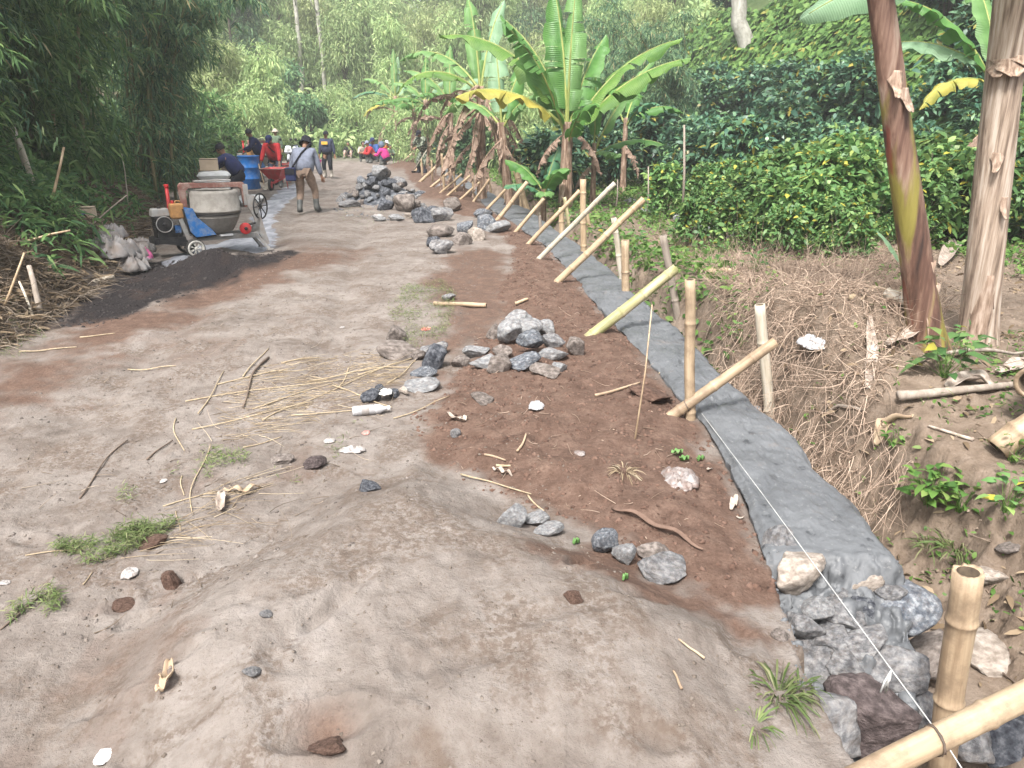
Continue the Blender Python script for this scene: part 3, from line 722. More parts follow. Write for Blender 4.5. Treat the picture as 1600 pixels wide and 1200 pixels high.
# nearest pair, lower right corner
q = plane_pt(1462, 1262, -.58); pb = Vector((*q, -.62)); d = ray(1512, 893); tp = Vector((0, 0, CAMZ)) + d * (pb.y / d.y)
bamboo('bamboo_post', pb, tp, .044, .047, BAMW, 'nearest upright bamboo post standing in the trench at lower right', 'bamboo post', PG, nodes=3, seed=3, seg=28, split=True)
a = at(1640, 1066, 2.20); b_ = at(1330, 1223, 2.08)
dd = (a - b_).normalized()
bamboo('bamboo_brace', b_ - dd * .35, a + dd * .5, .037, .038, BAMW, 'nearest thick bamboo brace crossing the lower right corner', 'bamboo brace', DG, nodes=3, seed=5, seg=28, ties=[.62])
post(1078, 655, 1078, 437, 17, 'upright bamboo post with a flat cut top beside the second nearest brace', nodes=2, seg=20)
post(978, 516, 977, 375, 13, 'upright bamboo post in front of the green tinted brace', nodes=2)
post(912, 436, 911, 280, 10, 'tallest upright bamboo post rising from the mortar', BAM, nodes=4)
post(878, 400, 877, 324, 8, 'short upright bamboo post left of the tallest one', BAM, nodes=2)
post(694, 294, 690, 240, 4, 'thin far upright post beside the farthest braces', BAM)
post(1204, 660, 1187, 476, 17, 'weathered post on the far side of the trench, under the yellow brace', BAMY, nodes=2, zb=-.35)
post(1064, 520, 1036, 368, 12, 'grey gnarled wooden stick post on the trench bank', BARK, zb=-.3, nodes=1, hollow=False)
post(972, 440, 959, 340, 9, 'leaning post on the garden side behind the long orange brace', BAMY, zb=-.2)
post(927, 386, 916, 330, 6, 'leaning thin post on the garden side behind the tallest one', BAM, zb=-.2)
post(893, 372, 882, 308, 6, 'thin greenish post on the garden side', BAMG, zb=-.2)
post(826, 336, 805, 264, 9, 'thick leaning bamboo post at the foot of the banana clump', BAM, zb=-.1)
post(846, 372, 843, 336, 5, 'stubby post end at the right edge of the mortar', BARK, zb=-.1, hollow=False)
post(790, 318, 781, 230, 4, 'long thin pole in front of the banana stems', BAM, zb=-.05)
post(768, 305, 762, 268, 3, 'slender far pole at the grass edge', BAM, zb=-.05)
post(1184, 0, 1184, 0, 1, 'x') if False else None
brace(1052, 648, 1212, 534, 17, 'yellow bamboo brace lashed low to the flat topped post', BAMW, nodes=3, seg=20, ties=[.22])
brace(930, 520, 1056, 420, 17, 'green tinted bamboo brace with a torn tip', BAMG, nodes=4, seg=20, dy=.15, split=True)
brace(872, 440, 1006, 311, 11, 'long orange brown bamboo brace', BAM, nodes=6)
brace(843, 404, 961, 286, 8, 'grey weathered bamboo brace next to the tallest post', BAMY, nodes=7)
brace(826, 381, 906, 298, 7, 'pale bamboo brace ending at the tallest post', BAM, nodes=4)
brace(779, 342, 824, 284, 7, 'brown brace standing behind the pale flat boulder', BAM, nodes=3)
brace(740, 315, 765, 280, 4, 'short thin brace where the mortar starts', BAM)
brace(700, 305, 735, 274, 4, 'thin brace left of the mortar start', BAM)
brace(674, 292, 706, 266, 4, 'thin yellow brace crossing the far upright', BAM)
brace(657, 284, 702, 241, 5, 'long yellow far brace by the camouflaged worker', BAM)
brace(612, 240, 632, 223, 3, 'farthest brace beyond the squatting group', BAM)
brace(622, 242, 642, 226, 3, 'second farthest brace beyond the squatting group', BAM)
for bx, by, tx, ty, w_, lab in [(648, 268, 672, 246, 3.5, 'thin far brace left of the long yellow one'), (664, 276, 690, 252, 3.5, 'short far brace under the long yellow one'), (690, 300, 722, 272, 3.5, 'thin brace beside the far upright'), (720, 311, 750, 284, 4, 'slim brace before the mortar start'), (758, 330, 790, 296, 4.5, 'slim brace just past the mortar start'), (632, 250, 652, 233, 3, 'third farthest brace beyond the squatting group'), (806, 362, 850, 310, 6, 'pale brace between the brown and the pale ones')]: brace(bx, by, tx, ty, w_, lab, BAM)
for bx, by, tx, ty, w_, lab in [(676, 284, 674, 250, 3, 'slender far upright post'), (712, 300, 709, 268, 3, 'slender upright post near the far braces'), (740, 309, 738, 276, 3.5, 'slender upright post at the mortar start'), (815, 345, 813, 300, 5, 'upright post between brown brace and pale brace'), (660, 274, 658, 248, 2.5, 'farthest slender upright post')]: post(bx, by, tx, ty, w_, lab, BAM)
# thin rod leaning at the string
p, t = gpt(991, 686); d = ray(1019, 476); top = Vector((0, 0, CAMZ)) + d * ((p.y + .25) / d.y)
mb = MB(); mb.tube([p - Vector((0, 0, .05)), p + (top - p) * .5 + Vector((.012, 0, 0)), top], [.006, .005, .004], 8)
tag(mb.build('thin_rod', BAMW), 'thin split bamboo rod leaning over the string', 'rod')
rag = MB()
RAG = mat('white_rag', (.36, .36, .35), (.52, .52, .50), 9, .7, .4)
def rag_mesh(c, size, seed, n=18, thick=.004, flat=.35):
    """softly folded, slumped sheet"""
    r = random.Random(seed); off = Vector((r.uniform(0, 50), r.uniform(0, 50), 0)); mb = MB(); vs = []; fs = []; n = max(n, 22); M_ = max(size[0], size[1])
    for j in range(n + 1):
        for i in range(n + 1):
            u = i / n * 2 - 1; v = j / n * 2 - 1
            # square to rounded blob
            uu = u * math.sqrt(1 - v * v * .42); vv = v * math.sqrt(1 - u * u * .42); an = math.atan2(vv, uu)
            k = 1 + .22 * mnoise.noise(Vector((math.cos(an) * 1.6 + seed, math.sin(an) * 1.6, 0))) + .08 * mnoise.noise(Vector((math.cos(an) * 5 + seed, math.sin(an) * 5, 0)))
            p = Vector((uu * size[0] / 2 * k, vv * size[1] / 2 * k, 0)); w_ = p / M_ + off; wp = w_ * 3.0 + Vector((mnoise.noise(w_ * 4), mnoise.noise(w_ * 4 + Vector((9, 0, 0))), 0)) * 1.2
            fold = (1 - abs(mnoise.noise(wp)) * 2.2) * .6 + (1 - abs(mnoise.noise(wp * 2.3)) * 2.0) * .22 + .10 * mnoise.noise(wp * 5)
            e = max(abs(u), abs(v)); p.z = size[2] * max(0, .25 + fold) * (1 - e ** 3 * .9)
            vs.append(Vector(c) + p)
    for j in range(n):
        for i in range(n): fs.append((j * (n + 1) + i, j * (n + 1) + i + 1, (j + 1) * (n + 1) + i + 1, (j + 1) * (n + 1) + i))
    mb.add(vs, fs); return mb
def sheet(name, px, py, wpx, hpx, m, label, cat, seed, group=None, n=14, zh=.5, sc_=.66):
    p, t = gpt(px, py); wd = wpx * t / F; sa = -ray(px, py).z / ray(px, py).length; dd_ = hpx * t / F / max(.35, sa)
    mb = rag_mesh((0, 0, 0), (wd * sc_, min(dd_, wd * 1.3) * sc_, wd * .26 * zh), seed, n); o = mb.build(name, m, None, True, p + Vector((0, 0, .004)))
    s = o.modifiers.new('thick', 'SOLIDIFY'); s.thickness = .003
    tag(o, label, cat, group); return o
# guide string, tied from post to post
s0 = at(1000, 520, 6.9); s1 = at(1092, 640, 5.05); s2 = at(1190, 770, 3.72); s3 = at(1480, 1165, 2.12)
s4 = at(1560, 1290, 1.95)
mb = MB(); mb.tube([s0, s1, s2, s3, s4], .0021, 6); tag(mb.build('guide_string', RAG), 'taut white builders string running above the wall edge', 'string')
k0 = at(1392, 1048, 2.42); mb = MB(); r = random.Random(2)
for i in range(6):
    e = k0 + Vector((-.012 + r.uniform(-.015, .015), r.uniform(-.01, .01), -.075 + r.uniform(-.02, .02)))
    mb.tube([k0, (k0 + e) / 2 + Vector((r.uniform(-.008, .008), 0, 0)), e], [.002, .004, .003], 5)
tag(mb.build('plastic_strip', RAG), 'white plastic strip knotted on the string', 'plastic strip')
# ================================================================ FOLIAGE TOOLS
NR = np.random.default_rng(12)
def unit(a): return a / (np.linalg.norm(a, axis=-1, keepdims=True) + 1e-9)
def leaf_arrays(P, D, N, Ln, Wd, droop=.3, fold=.12, mids=(.3, .7), ws=(1, .8)):
    """n leaves as 6-point blades; returns verts, tris"""
    n = len(P); D = unit(D); S = unit(np.cross(D, N)); N = np.cross(S, D); Ln = np.broadcast_to(Ln, (n,))[:, None]; Wd = np.broadcast_to(Wd, (n,))[:, None]
    dz = np.array([0, 0, -1.0])
    def pt(s, side, w): return P + D * Ln * s + S * side * Wd * .5 * w + N * (fold * Wd * w * (abs(side))) + dz * (droop * Ln * s * s)
    V = np.stack([pt(0, 0, 0), pt(mids[0], -1, ws[0]), pt(mids[0], 1, ws[0]), pt(mids[1], -1, ws[1]), pt(mids[1], 1, ws[1]), pt(1, 0, 0)], 1).reshape(-1, 3)
    T = np.array([[0, 2, 1], [1, 2, 4], [1, 4, 3], [3, 4, 5]]); F_ = (np.arange(n)[:, None, None] * 6 + T[None]).reshape(-1, 3)
    return V, F_
def fibers(P, D, Ln, rad, curl=.3, seg=5, droop=0, flat=False, rs=None):
    """n thin curved three sided stalks"""
    rs = rs or NR; n = len(P); D = unit(D); Ln = np.broadcast_to(Ln, (n,))[:, None]; rad = np.broadcast_to(rad, (n,))[:, None]
    A = unit(np.cross(D, rs.normal(size=(n, 3)))); B = np.cross(D, A); k = (rs.normal(size=(n, 1)) * curl); k2 = rs.normal(size=(n, 1)) * curl * .5
    rings = []
    for i in range(seg + 1):
        s = i / seg; c = P + D * Ln * s + A * k * Ln * s * s + B * k2 * Ln * np.sin(s * 4) * .4; c = c + np.array([0, 0, -1.]) * droop * Ln * s * s
        r = rad * (1 - .6 * s)
        for q in range(3):
            an = 2 * math.pi * q / 3; rings.append(c + (A * math.cos(an) + B * math.sin(an)) * r)
    V = np.stack(rings, 1).reshape(-1, 3); m = 3 * (seg + 1); fs = []
    for i in range(seg):
        for q in range(3): fs.append([i * 3 + q, i * 3 + (q + 1) % 3, (i + 1) * 3 + (q + 1) % 3]); fs.append([i * 3 + q, (i + 1) * 3 + (q + 1) % 3, (i + 1) * 3 + q])
    fs = np.array(fs); return V, (np.arange(n)[:, None, None] * m + fs[None]).reshape(-1, 3)
def merge(*parts):
    Vs = []; Fs = []; o = 0
    for V, F_ in parts: Vs.append(V); Fs.append(F_ + o); o += len(V)
    return np.concatenate(Vs), np.concatenate(Fs)
def sph(n, rs=None):
    rs = rs or NR; return unit(rs.normal(size=(n, 3)))
def lm(name, V, F_, m, parent=None, loc=None, smooth=False): return mobj(name, npmesh(name, V, F_), m, parent, smooth, loc)
def on_land(x, y, fine=True): return np.stack([x, y, land(x, y, fine)], -1)

LF = {
 'bamboo': leafmat('bamboo_leaves', [(.04, .10, .06), (.07, .15, .085), (.115, .205, .11), (.165, .265, .125), (.24, .32, .15)], .6, .25, .35, old=(.36, .31, .17)),
 'bamboo2': leafmat('bamboo_leaves_light', [(.045, .105, .045), (.08, .17, .06), (.13, .235, .08), (.20, .29, .10)], .6, .25, .4),
 'far': leafmat('far_leaves', [(.14, .22, .105), (.21, .30, .15), (.29, .385, .20), (.38, .45, .25)], .7, .2, .4, nscale=.5),
 'far2': leafmat('far_leaves_dark', [(.06, .13, .065), (.10, .19, .09), (.15, .25, .11)], .7, .2, .3),
 'far3': leafmat('far_leaves_yellow', [(.21, .27, .11), (.31, .37, .16), (.41, .45, .23)], .7, .2, .4),
 'coffee': leafmat('coffee_leaves', [(.035, .10, .065), (.06, .145, .085), (.095, .19, .105), (.14, .245, .09)], .38, .45, .2, old=(.30, .26, .05)),
 'chilli': leafmat('broad_green_leaves', [(.05, .125, .04), (.085, .18, .055), (.13, .24, .075), (.21, .30, .09)], .45, .35, .3, old=(.42, .38, .06)),
 'vine': leafmat('vine_leaves', [(.05, .12, .03), (.09, .18, .045), (.13, .24, .06), (.18, .30, .075)], .6, .2, .3, old=(.33, .33, .08)),
 'weed': leafmat('weed_leaves', [(.05, .12, .025), (.09, .19, .04), (.14, .25, .055), (.20, .28, .08)], .55, .3, .35),
 'grass': leafmat('grass_blades', [(.07, .11, .035), (.11, .16, .05), (.17, .21, .08), (.25, .245, .13)], .6, .3, .3),
 'dry': leafmat('dry_leaves', [(.085, .058, .036), (.15, .108, .068), (.23, .17, .11), (.32, .25, .17)], .85, .15, .15),
 'straw': leafmat('straw', [(.18, .135, .085), (.27, .205, .13), (.35, .28, .19), (.43, .36, .26)], .8, .2, 0),
 'root': leafmat('dry_roots', [(.15, .105, .078), (.25, .185, .14), (.35, .265, .205), (.44, .345, .27)], .9, .1, 0),
 'twig': leafmat('twigs', [(.06, .045, .035), (.13, .10, .075), (.21, .17, .13), (.32, .265, .21)], .9, .1, 0),
}
CULM = mat('live_bamboo_culm', (.055, .075, .03), (.13, .14, .06), 3, .5, .2, 20, stretch=(3, 3, .5), c3=(.25, .20, .11))
STEM = mat('woody_stem', (.07, .055, .04), (.15, .12, .09), 8, .85, .5, 25, stretch=(3, 3, .7))
PALE = mat('pale_trunk', (.30, .29, .25), (.48, .46, .41), 3, .8, .4, 12, stretch=(2, 2, .6), dirt=(.15, .13, .1))

# ---------------------------------------------------------------- bamboo clumps
def bamboo_clump(seed, H=6.5, culms=9, sprays=34, per=11, lean=(0, 0), leaf='bamboo', spread=.45, lsc=1.0, start=.12):
    rs = np.random.default_rng(seed); r = random.Random(seed); root = empty('bamboo_clump'); Pn, Dn = [], []
    for c in range(culms):
        a = r.uniform(0, 6.28); h = H * r.uniform(.65, 1.1); bx, by = math.cos(a) * spread * r.random(), math.sin(a) * spread * r.random()
        out = Vector((math.cos(a) * .5 + lean[0], math.sin(a) * .5 + lean[1], 0)) * r.uniform(.6, 1.2)
        pts = []; rad = []
        for i in range(15):
            s = i / 14; pts.append(Vector((bx, by, 0)) + out * (h * .42 * s ** 2.2) + Vector((0, 0, h * (s - .22 * s ** 3.2)))); rad.append(.032 * (1 - .8 * s) + .003)
        mb = MB(); mb.tube(pts, rad, 7); mb.build('culm', CULM, root)
        for k in range(sprays):
            s = start + (1 - start) * r.random() ** .75; i = min(13, int(s * 14)); p = pts[i].lerp(pts[i + 1], s * 14 - i)
            a2 = r.uniform(0, 6.28); d = Vector((math.cos(a2) + lean[0] * .4, math.sin(a2) + lean[1] * .4, r.uniform(-.3, .5))).normalized(); L_ = r.uniform(.35, 1.15) * (1.15 - .4 * s)
            for q in range(per):
                t = (q + r.random()) / per; Pn.append(p + d * L_ * t + Vector((0, 0, -.35 * L_ * t * t))); Dn.append(d)
    P = np.array([tuple(p) for p in Pn]); D = np.array([tuple(d) for d in Dn]); n = len(P)
    parts = []
    for rep in range(2):
        d = D * .5 + rs.normal(size=(n, 3)) * .55 + np.array([0, 0, -.45]); L_ = rs.uniform(.13, .25, n) * lsc
        parts.append(leaf_arrays(P + rs.normal(size=(n, 3)) * .05, d, rs.normal(size=(n, 3)) * .6 + np.array([0, 0, 1.]), L_, L_ * .15, .35))
    lm('foliage', *merge(*parts), LF[leaf], root); return root
def kput(proto, first, loc, rz, sc):
    o = proto if first else copy_tree(proto); o.location = loc; o.rotation_euler = (0, 0, rz); o.scale = (sc, sc, sc); return o
# left thicket
protosL = [bamboo_clump(31, 7.0, 12, 46, 12, lean=(.45, -.05), start=.04), bamboo_clump(32, 7.6, 11, 46, 12, lean=(.6, -.1), start=.06), bamboo_clump(33, 5.0, 9, 40, 11, lean=(.25, -.05), start=.02, leaf='bamboo2', lsc=1.15)]
usedL = set(); r_ = random.Random(5)
LC = [  # x offset inward from bank foot, y, proto, scale
 (1.3, 8.6, 2, .62, 'bamboo clump hanging over the nearest left bank'), (2.6, 8.0, 0, .8, 'dark bamboo clump at the left picture edge'), (1.9, 10.3, 1, .75, 'bamboo clump with leaning culms above the sack heap'),
 (3.4, 10.5, 0, 1.0, 'tall bamboo clump behind the sack heap bank'), (1.4, 12.6, 2, .95, 'drooping bamboo clump left of the mixer'), (3.3, 13.4, 1, 1.0, 'tall dark bamboo clump behind the mixer'),
 (1.3, 14.6, 2, 1.25, 'bamboo clump arching over the mixer engine'), (1.6, 16.8, 1, 1.0, 'bamboo clump leaning towards the road behind the mixer'), (.2, 19.0, 1, 1.1, 'bamboo clump whose tips hang over the cement sacks'),
 (3.4, 19.5, 2, 1.4, 'broad bamboo clump high on the bank'), (.3, 22.5, 1, 1.2, 'bamboo clump above the blue barrel'), (4.6, 15.0, 0, 1.25, 'bamboo clump farther up the left slope'),
 (4.8, 22.5, 1, 1.2, 'bamboo clump on the upper left slope'), (.4, 25.0, 2, 1.3, 'low bamboo clump past the blue barrel'), (5.0, 11.8, 1, 1.1, 'bamboo clump at the top left corner'), (1.5, 28, 0, 1.2, 'bamboo clump near the bend of the road')]
for off, y_, k, sc, lab in LC:
    x = float(xfoot(y_)) - off; o = kput(protosL[k], k not in usedL, (x, y_, gz(x, y_) - .1), r_.uniform(-.4, .4), sc); usedL.add(k)
    tag(o, lab, 'bamboo clump', 'bamboo clumps along the left bank')
# leafy shrubs
def shrub(seed, H=1.2, Wd=.8, n=2200, leaf='chilli', Lr=(.06, .11), ratio=.45, stems=5, shell=.5, name='shrub', up=.3, lo=.15):
    rs = np.random.default_rng(seed); r = random.Random(seed); root = empty(name); mb = MB()
    tips = []
    for i in range(stems):
        a = r.uniform(0, 6.28); q = r.uniform(.1, .6) * Wd * .5; tp = Vector((math.cos(a) * q, math.sin(a) * q, H * r.uniform(.6, .95))); b0 = Vector((math.cos(a) * .06, math.sin(a) * .06, 0)); mb.tube([b0, b0.lerp(tp, .5) + Vector((r.uniform(-.06, .06), r.uniform(-.06, .06), 0)), tp], [.014 * H, .010 * H, .004], 6); tips.append(tp)
    nb = int(26 + H * 14); cl = []
    for i in range(nb):
        s = lo + (1 - lo) * (i + r.random()) / nb; a = i * 2.4 + r.uniform(-.4, .4); rr = Wd * .5 * math.sin(math.pi * min(1, .22 + .72 * s)) ** .6 * r.uniform(.6, 1.12); d = Vector((math.cos(a), math.sin(a), .22 + .3 * s)).normalized()
        b0 = Vector((0, 0, H * s * .85)) ; e = b0 + d * rr; mb.tube([b0, e], [.006, .002], 4, cap=False); cl.append((b0, e))
    mb.build('stems', STEM, root)
    P = []; D = []
    per = n // nb
    for b0, e in cl:
        t = rs.uniform(.3, 1.05, per) ** .8; pp = np.array(b0)[None] + (np.array(e) - np.array(b0))[None] * t[:, None] + rs.normal(size=(per, 3)) * .045 * Wd; P.append(pp)
        D.append(np.tile(unit(np.array(e) - np.array(b0)), (per, 1)) * .7 + rs.normal(size=(per, 3)) * .7 + np.array([0, 0, up - .3]))
    P = np.concatenate(P); D = np.concatenate(D); L_ = rs.uniform(*Lr, len(P))
    lm('foliage', *leaf_arrays(P, D, rs.normal(size=P.shape) * .45 + np.array([0, 0, 1.]), L_, L_ * ratio, .28, mids=(.35, .72), ws=(1, .75)), LF[leaf], root); return root
coffee = [shrub(50 + i, 1.7, 1.7, 2300, 'coffee', (.13, .24), .42, 6, name='coffee_bush', lo=.16) for i in range(3)]
chilli = [shrub(60 + i, 1.1, .9, 1300, 'chilli', (.08, .16), .46, 4, name='leafy_crop_plant', lo=.22) for i in range(3)]
under = [shrub(70 + i, .8, 1.3, 1300, 'bamboo2' if i else 'bamboo', (.10, .2), .2, 4, name='bank_shrub', lo=.05) for i in range(3)]
used = {}
def plant(pr, key, x, y, sc, lab, cat, group, zoff=-.02, rz=None, sz=None):
    i = key[1]; first = key not in used; used[key] = 1
    o = pr[i] if first else copy_tree(pr[i]); o.location = (x, y, gz(x, y) + zoff); o.rotation_euler = (0, 0, r_.uniform(0, 6.28) if rz is None else rz); o.scale = (sc, sc, sz or sc); tag(o, lab, cat, group); return o
CG = 'dark glossy coffee bushes in the right garden'
def pxy(px, py, z=.1): return plane_pt(px, py, z)
cof = [(860, 312, 1.0, 'dark coffee bush under the yellowing banana leaves'), (905, 300, 1.05, 'coffee bush at the foot of the small banana'), (955, 296, .95, 'coffee bush behind the tallest upright post'), (1010, 290, 1.1, 'coffee bush right of the small banana'),
 (700, 252, .85, 'distant bluish coffee bush behind the camouflaged worker'), (675, 244, .8, 'most distant coffee bush by the camouflaged worker'), (735, 262, .8, 'coffee bush beside the dried banana skirt'),
 (1060, 262, 1.15, 'coffee bush in the second row below the vines'), (1115, 268, 1.2, 'big coffee bush mid garden below the bare trunk'), (1170, 272, 1.2, 'broad coffee bush right of the bare trunk'), (1215, 290, 1.25, 'coffee bush with the brightest sheen'), (1270, 285, 1.2, 'coffee bush left behind the near banana stem'),
 (1330, 290, 1.2, 'coffee bush right behind the near banana stem'), (1440, 285, 1.3, 'coffee bush seen between the two banana stems'), (1500, 300, 1.2, 'coffee bush beside the far right stem'), (1585, 300, 1.25, 'coffee bush at the right picture edge'),
 (1090, 300, .95, 'lower coffee bush in the front row'), (1150, 312, .95, 'coffee bush in front of the broad one'), (1390, 262, 1.2, 'coffee bush high at the foot of the vines'), (1240, 258, 1.2, 'coffee bush at the foot of the vine slope'), (1120, 246, 1.1, 'farther coffee bush under the vine slope'), (1030, 250, 1.1, 'coffee bush under the dark bamboo'), (960, 262, 1.1, 'coffee bush behind the banana clump')]
for i, (px, py, sc, lab) in enumerate(cof):
    x, y = pxy(px, py); plant(coffee, ('c', i % 3), x, y, sc * (1.0 if py > 290 and px < 1020 else 1.2), lab, 'coffee bush', CG)
n_ = 0
for row, (py, sc, off) in enumerate([(322, .85, 0), (305, .95, 22), (280, 1.15, 8), (262, 1.25, 30), (248, 1.35, 12)]):
    for px in range(1075 + off, 1680, 52):
        x, y = pxy(px + r_.uniform(-12, 12), py + r_.uniform(-4, 4)); n_ += 1
        if x > float(xhill(y)) + 2: continue
        if row == 0 and px < 1250: continue
        plant(coffee, ('c', n_ % 3), x, y, sc * r_.uniform(.9, 1.15), f"coffee bush, {['front', 'second', 'middle', 'fourth', 'back'][row]} row, {['far left', 'centre left', 'left of the stems', 'behind the stems', 'between the stems', 'right edge'][min(5, (px - 1075) // 100)]}", 'coffee bush', CG)
PGc = 'bright green crop plants in front of the coffee'
chl = [(1178, 345, 1.0, 'bright crop plant nearest the bare stem'), (1205, 352, 1.05, 'crop plant with yellow tinged leaves'), (1232, 358, 1.1, 'crop plant left of a dark gap'), (1262, 362, 1.15, 'tall crop plant in the front row'), (1292, 370, 1.1, 'crop plant just left of the near banana stem'), (1325, 365, 1.15, 'crop plant touching the near banana stem'),
 (1225, 328, 1.1, 'crop plant in the second row by a coffee bush'), (1280, 335, 1.2, 'crop plant second row left of the banana stem'), (1340, 330, 1.2, 'crop plant second row behind the banana stem'), (1440, 355, 1.3, 'crop plant between both banana stems'), (1475, 345, 1.35, 'crop plant by the young banana shoot'), (1490, 380, 1.1, 'low crop plant beside the right stem'),
 (1425, 385, 1.0, 'low crop plant right of the near stem'), (1588, 372, 1.3, 'crop plant at right edge beyond the stem'), (1592, 340, 1.4, 'tall crop plant at right edge'), (1135, 335, .9, 'small crop plant beside the thin pale stalk'), (1100, 330, .8, 'small crop plant near the wall of old stones'), (1265, 392, .7, 'low leafy plant on the weedy edge'), (1300, 398, .6, 'lowest leafy plant before the root mound')]
for i, (px, py, sc, lab) in enumerate(chl):
    x, y = pxy(px, py); plant(chilli, ('h', i % 3), x, y, sc * 1.15, lab, 'crop plant', PGc)
n_ = 0
for row, (py, sc) in enumerate([(402, .5), (386, .8), (366, 1.05), (345, 1.2)]):
    for px in range([1130, 1090, 1150, 1030][row], 1660, [50, 56, 54, 46][row]):
        if (1360 < px < 1600 and row == 0) or r_.random() < .22: continue
        x, y = pxy(px + r_.uniform(-12, 12), py + r_.uniform(-5, 5)); n_ += 1
        plant(chilli, ('h', n_ % 3), x, y, sc * r_.uniform(.5, 1.35) * (.7 if px < 1180 else 1), f"crop plant in the {['nearest low', 'nearest tall', 'second', 'third'][row]} row, {['far left end', 'left part', 'centre left', 'beside the near stem', 'between the near stems', 'right end'][max(0, min(5, (px - 1120) // 90))]}", 'crop plant', PGc)
for i, (off, y_, k, sc, lab) in enumerate([(.9, 7.4, 1, .8, 'bright grassy shrub low on the nearest left bank'), (1.5, 8.3, 0, 1.0, 'dark leafy shrub on the nearest left bank'), (.6, 9.4, 1, .55, 'small green shrub by the white sacks'), (1.8, 9.8, 2, 1.1, 'shrub above the white sacks'), (2.4, 11.5, 0, 1.2, 'dark shrub halfway up the bank'), (1.6, 12.6, 2, .9, 'light shrub beside the mixer engine'), (1.0, 16.5, 1, 1.0, 'green shrub behind the carton'), (1.4, 19, 2, 1.2, 'green shrub left of the blue barrel'), (1.0, 23, 1, 1.4, 'bright shrub behind the blue barrel'), (.4, 27, 1, 1.8, 'bright green shrub at the road bend'), (1.5, 30, 2, 2.2, 'tall bright shrub at the road bend'), (0, 34, 1, 2.2, 'bright shrub behind the navy worker'), (1.5, 38, 2, 2.6, 'wide bright shrub at the valley mouth')]):
    x = float(xfoot(y_)) - off; plant(under, ('u', k), x, y_, sc, lab, 'shrub', 'shrubs on the left bank')

# ---------------------------------------------------------------- banana plants
BL = {}
def bmat(name, c1, c2, tr=.3, rough=.4, nscale=3, edge=None):
    if name in MATS: return MATS[name]
    m, nt, b = newmat(name); tc = nt.nodes.new('ShaderNodeTexCoord'); f = noise(nt, tc.outputs['Object'], nscale, 5); col = ramp(nt, [(.35, c1), (.65, c2)], f)
    a = nt.nodes.new('ShaderNodeAttribute'); a.attribute_name = 'rib'   # 1 on the midrib
    w = nt.nodes.new('ShaderNodeTexWave'); u = nt.nodes.new('ShaderNodeAttribute'); u.attribute_name = 'along'; 
    col = nmix(nt, nmath(nt, 'MULTIPLY', nmath(nt, 'POWER', a.outputs['Fac'], 14.0), .8), col, tuple(min(1, q * 1.5 + .16) for q in c2))
    if edge:
        e = nmath(nt, 'ADD', nmath(nt, 'SUBTRACT', 1.0, a.outputs['Fac']), nmath(nt, 'MULTIPLY', f, .8)); col = nmix(nt, ramp(nt, [(edge[1], (0, 0, 0)), (edge[1] + .25, (1, 1, 1))], e), col, edge[0])
    nt.links.new(col, b.inputs['Base Color']); b.inputs['Roughness'].default_value = rough; b.inputs['Specular IOR Level'].default_value = .4
    bp = nt.nodes.new('ShaderNodeBump'); bp.inputs['Strength'].default_value = .35; bp.inputs['Distance'].default_value = .01
    vein = nmath(nt, 'SINE', nmath(nt, 'MULTIPLY', u.outputs['Fac'], 420.0)); nt.links.new(vein, bp.inputs['Height']); nt.links.new(bp.outputs[0], b.inputs['Normal'])
    t = nt.nodes.new('ShaderNodeBsdfTranslucent'); nt.links.new(col, t.inputs[0]); mx = nt.nodes.new('ShaderNodeMixShader'); mx.inputs[0].default_value = tr
    nt.links.new(b.outputs[0], mx.inputs[1]); nt.links.new(t.outputs[0], mx.inputs[2]); nt.links.new(mx.outputs[0], nt.nodes['Material Output'].inputs[0]); MATS[name] = m; return m
BG = bmat('banana_leaf_green', (.06, .17, .035), (.115, .26, .06)); BLt = bmat('banana_leaf_light', (.13, .27, .08), (.21, .38, .13), .4)
BP = bmat('banana_leaf_pale', (.20, .34, .19), (.27, .42, .25), .35, .45); BY = bmat('banana_leaf_yellowing', (.10, .22, .045), (.17, .30, .06), .4, .5, 3, ((.50, .36, .05), 1.05))
BYY = bmat('banana_leaf_yellow', (.30, .30, .06), (.52, .43, .09), .35, .55, 4, ((.30, .16, .05), 1.15)); BD = bmat('banana_leaf_dead', (.17, .11, .08), (.36, .26, .20), .2, .9, 6)
BT = bmat('banana_leaf_teal', (.035, .12, .06), (.07, .19, .09), .2, .35)
PET = mat('banana_petiole', (.16, .20, .05), (.28, .30, .09), 5, .5, .1, stretch=(4, 4, .5))
DRYST = mat('banana_stem_dry', (.11, .065, .042), (.25, .165, .115), 5, .85, .6, 16, stretch=(7, 7, .7), c3=(.42, .32, .25), bdist=.012, dirt=(.06, .035, .02), dirt_amt=.5)
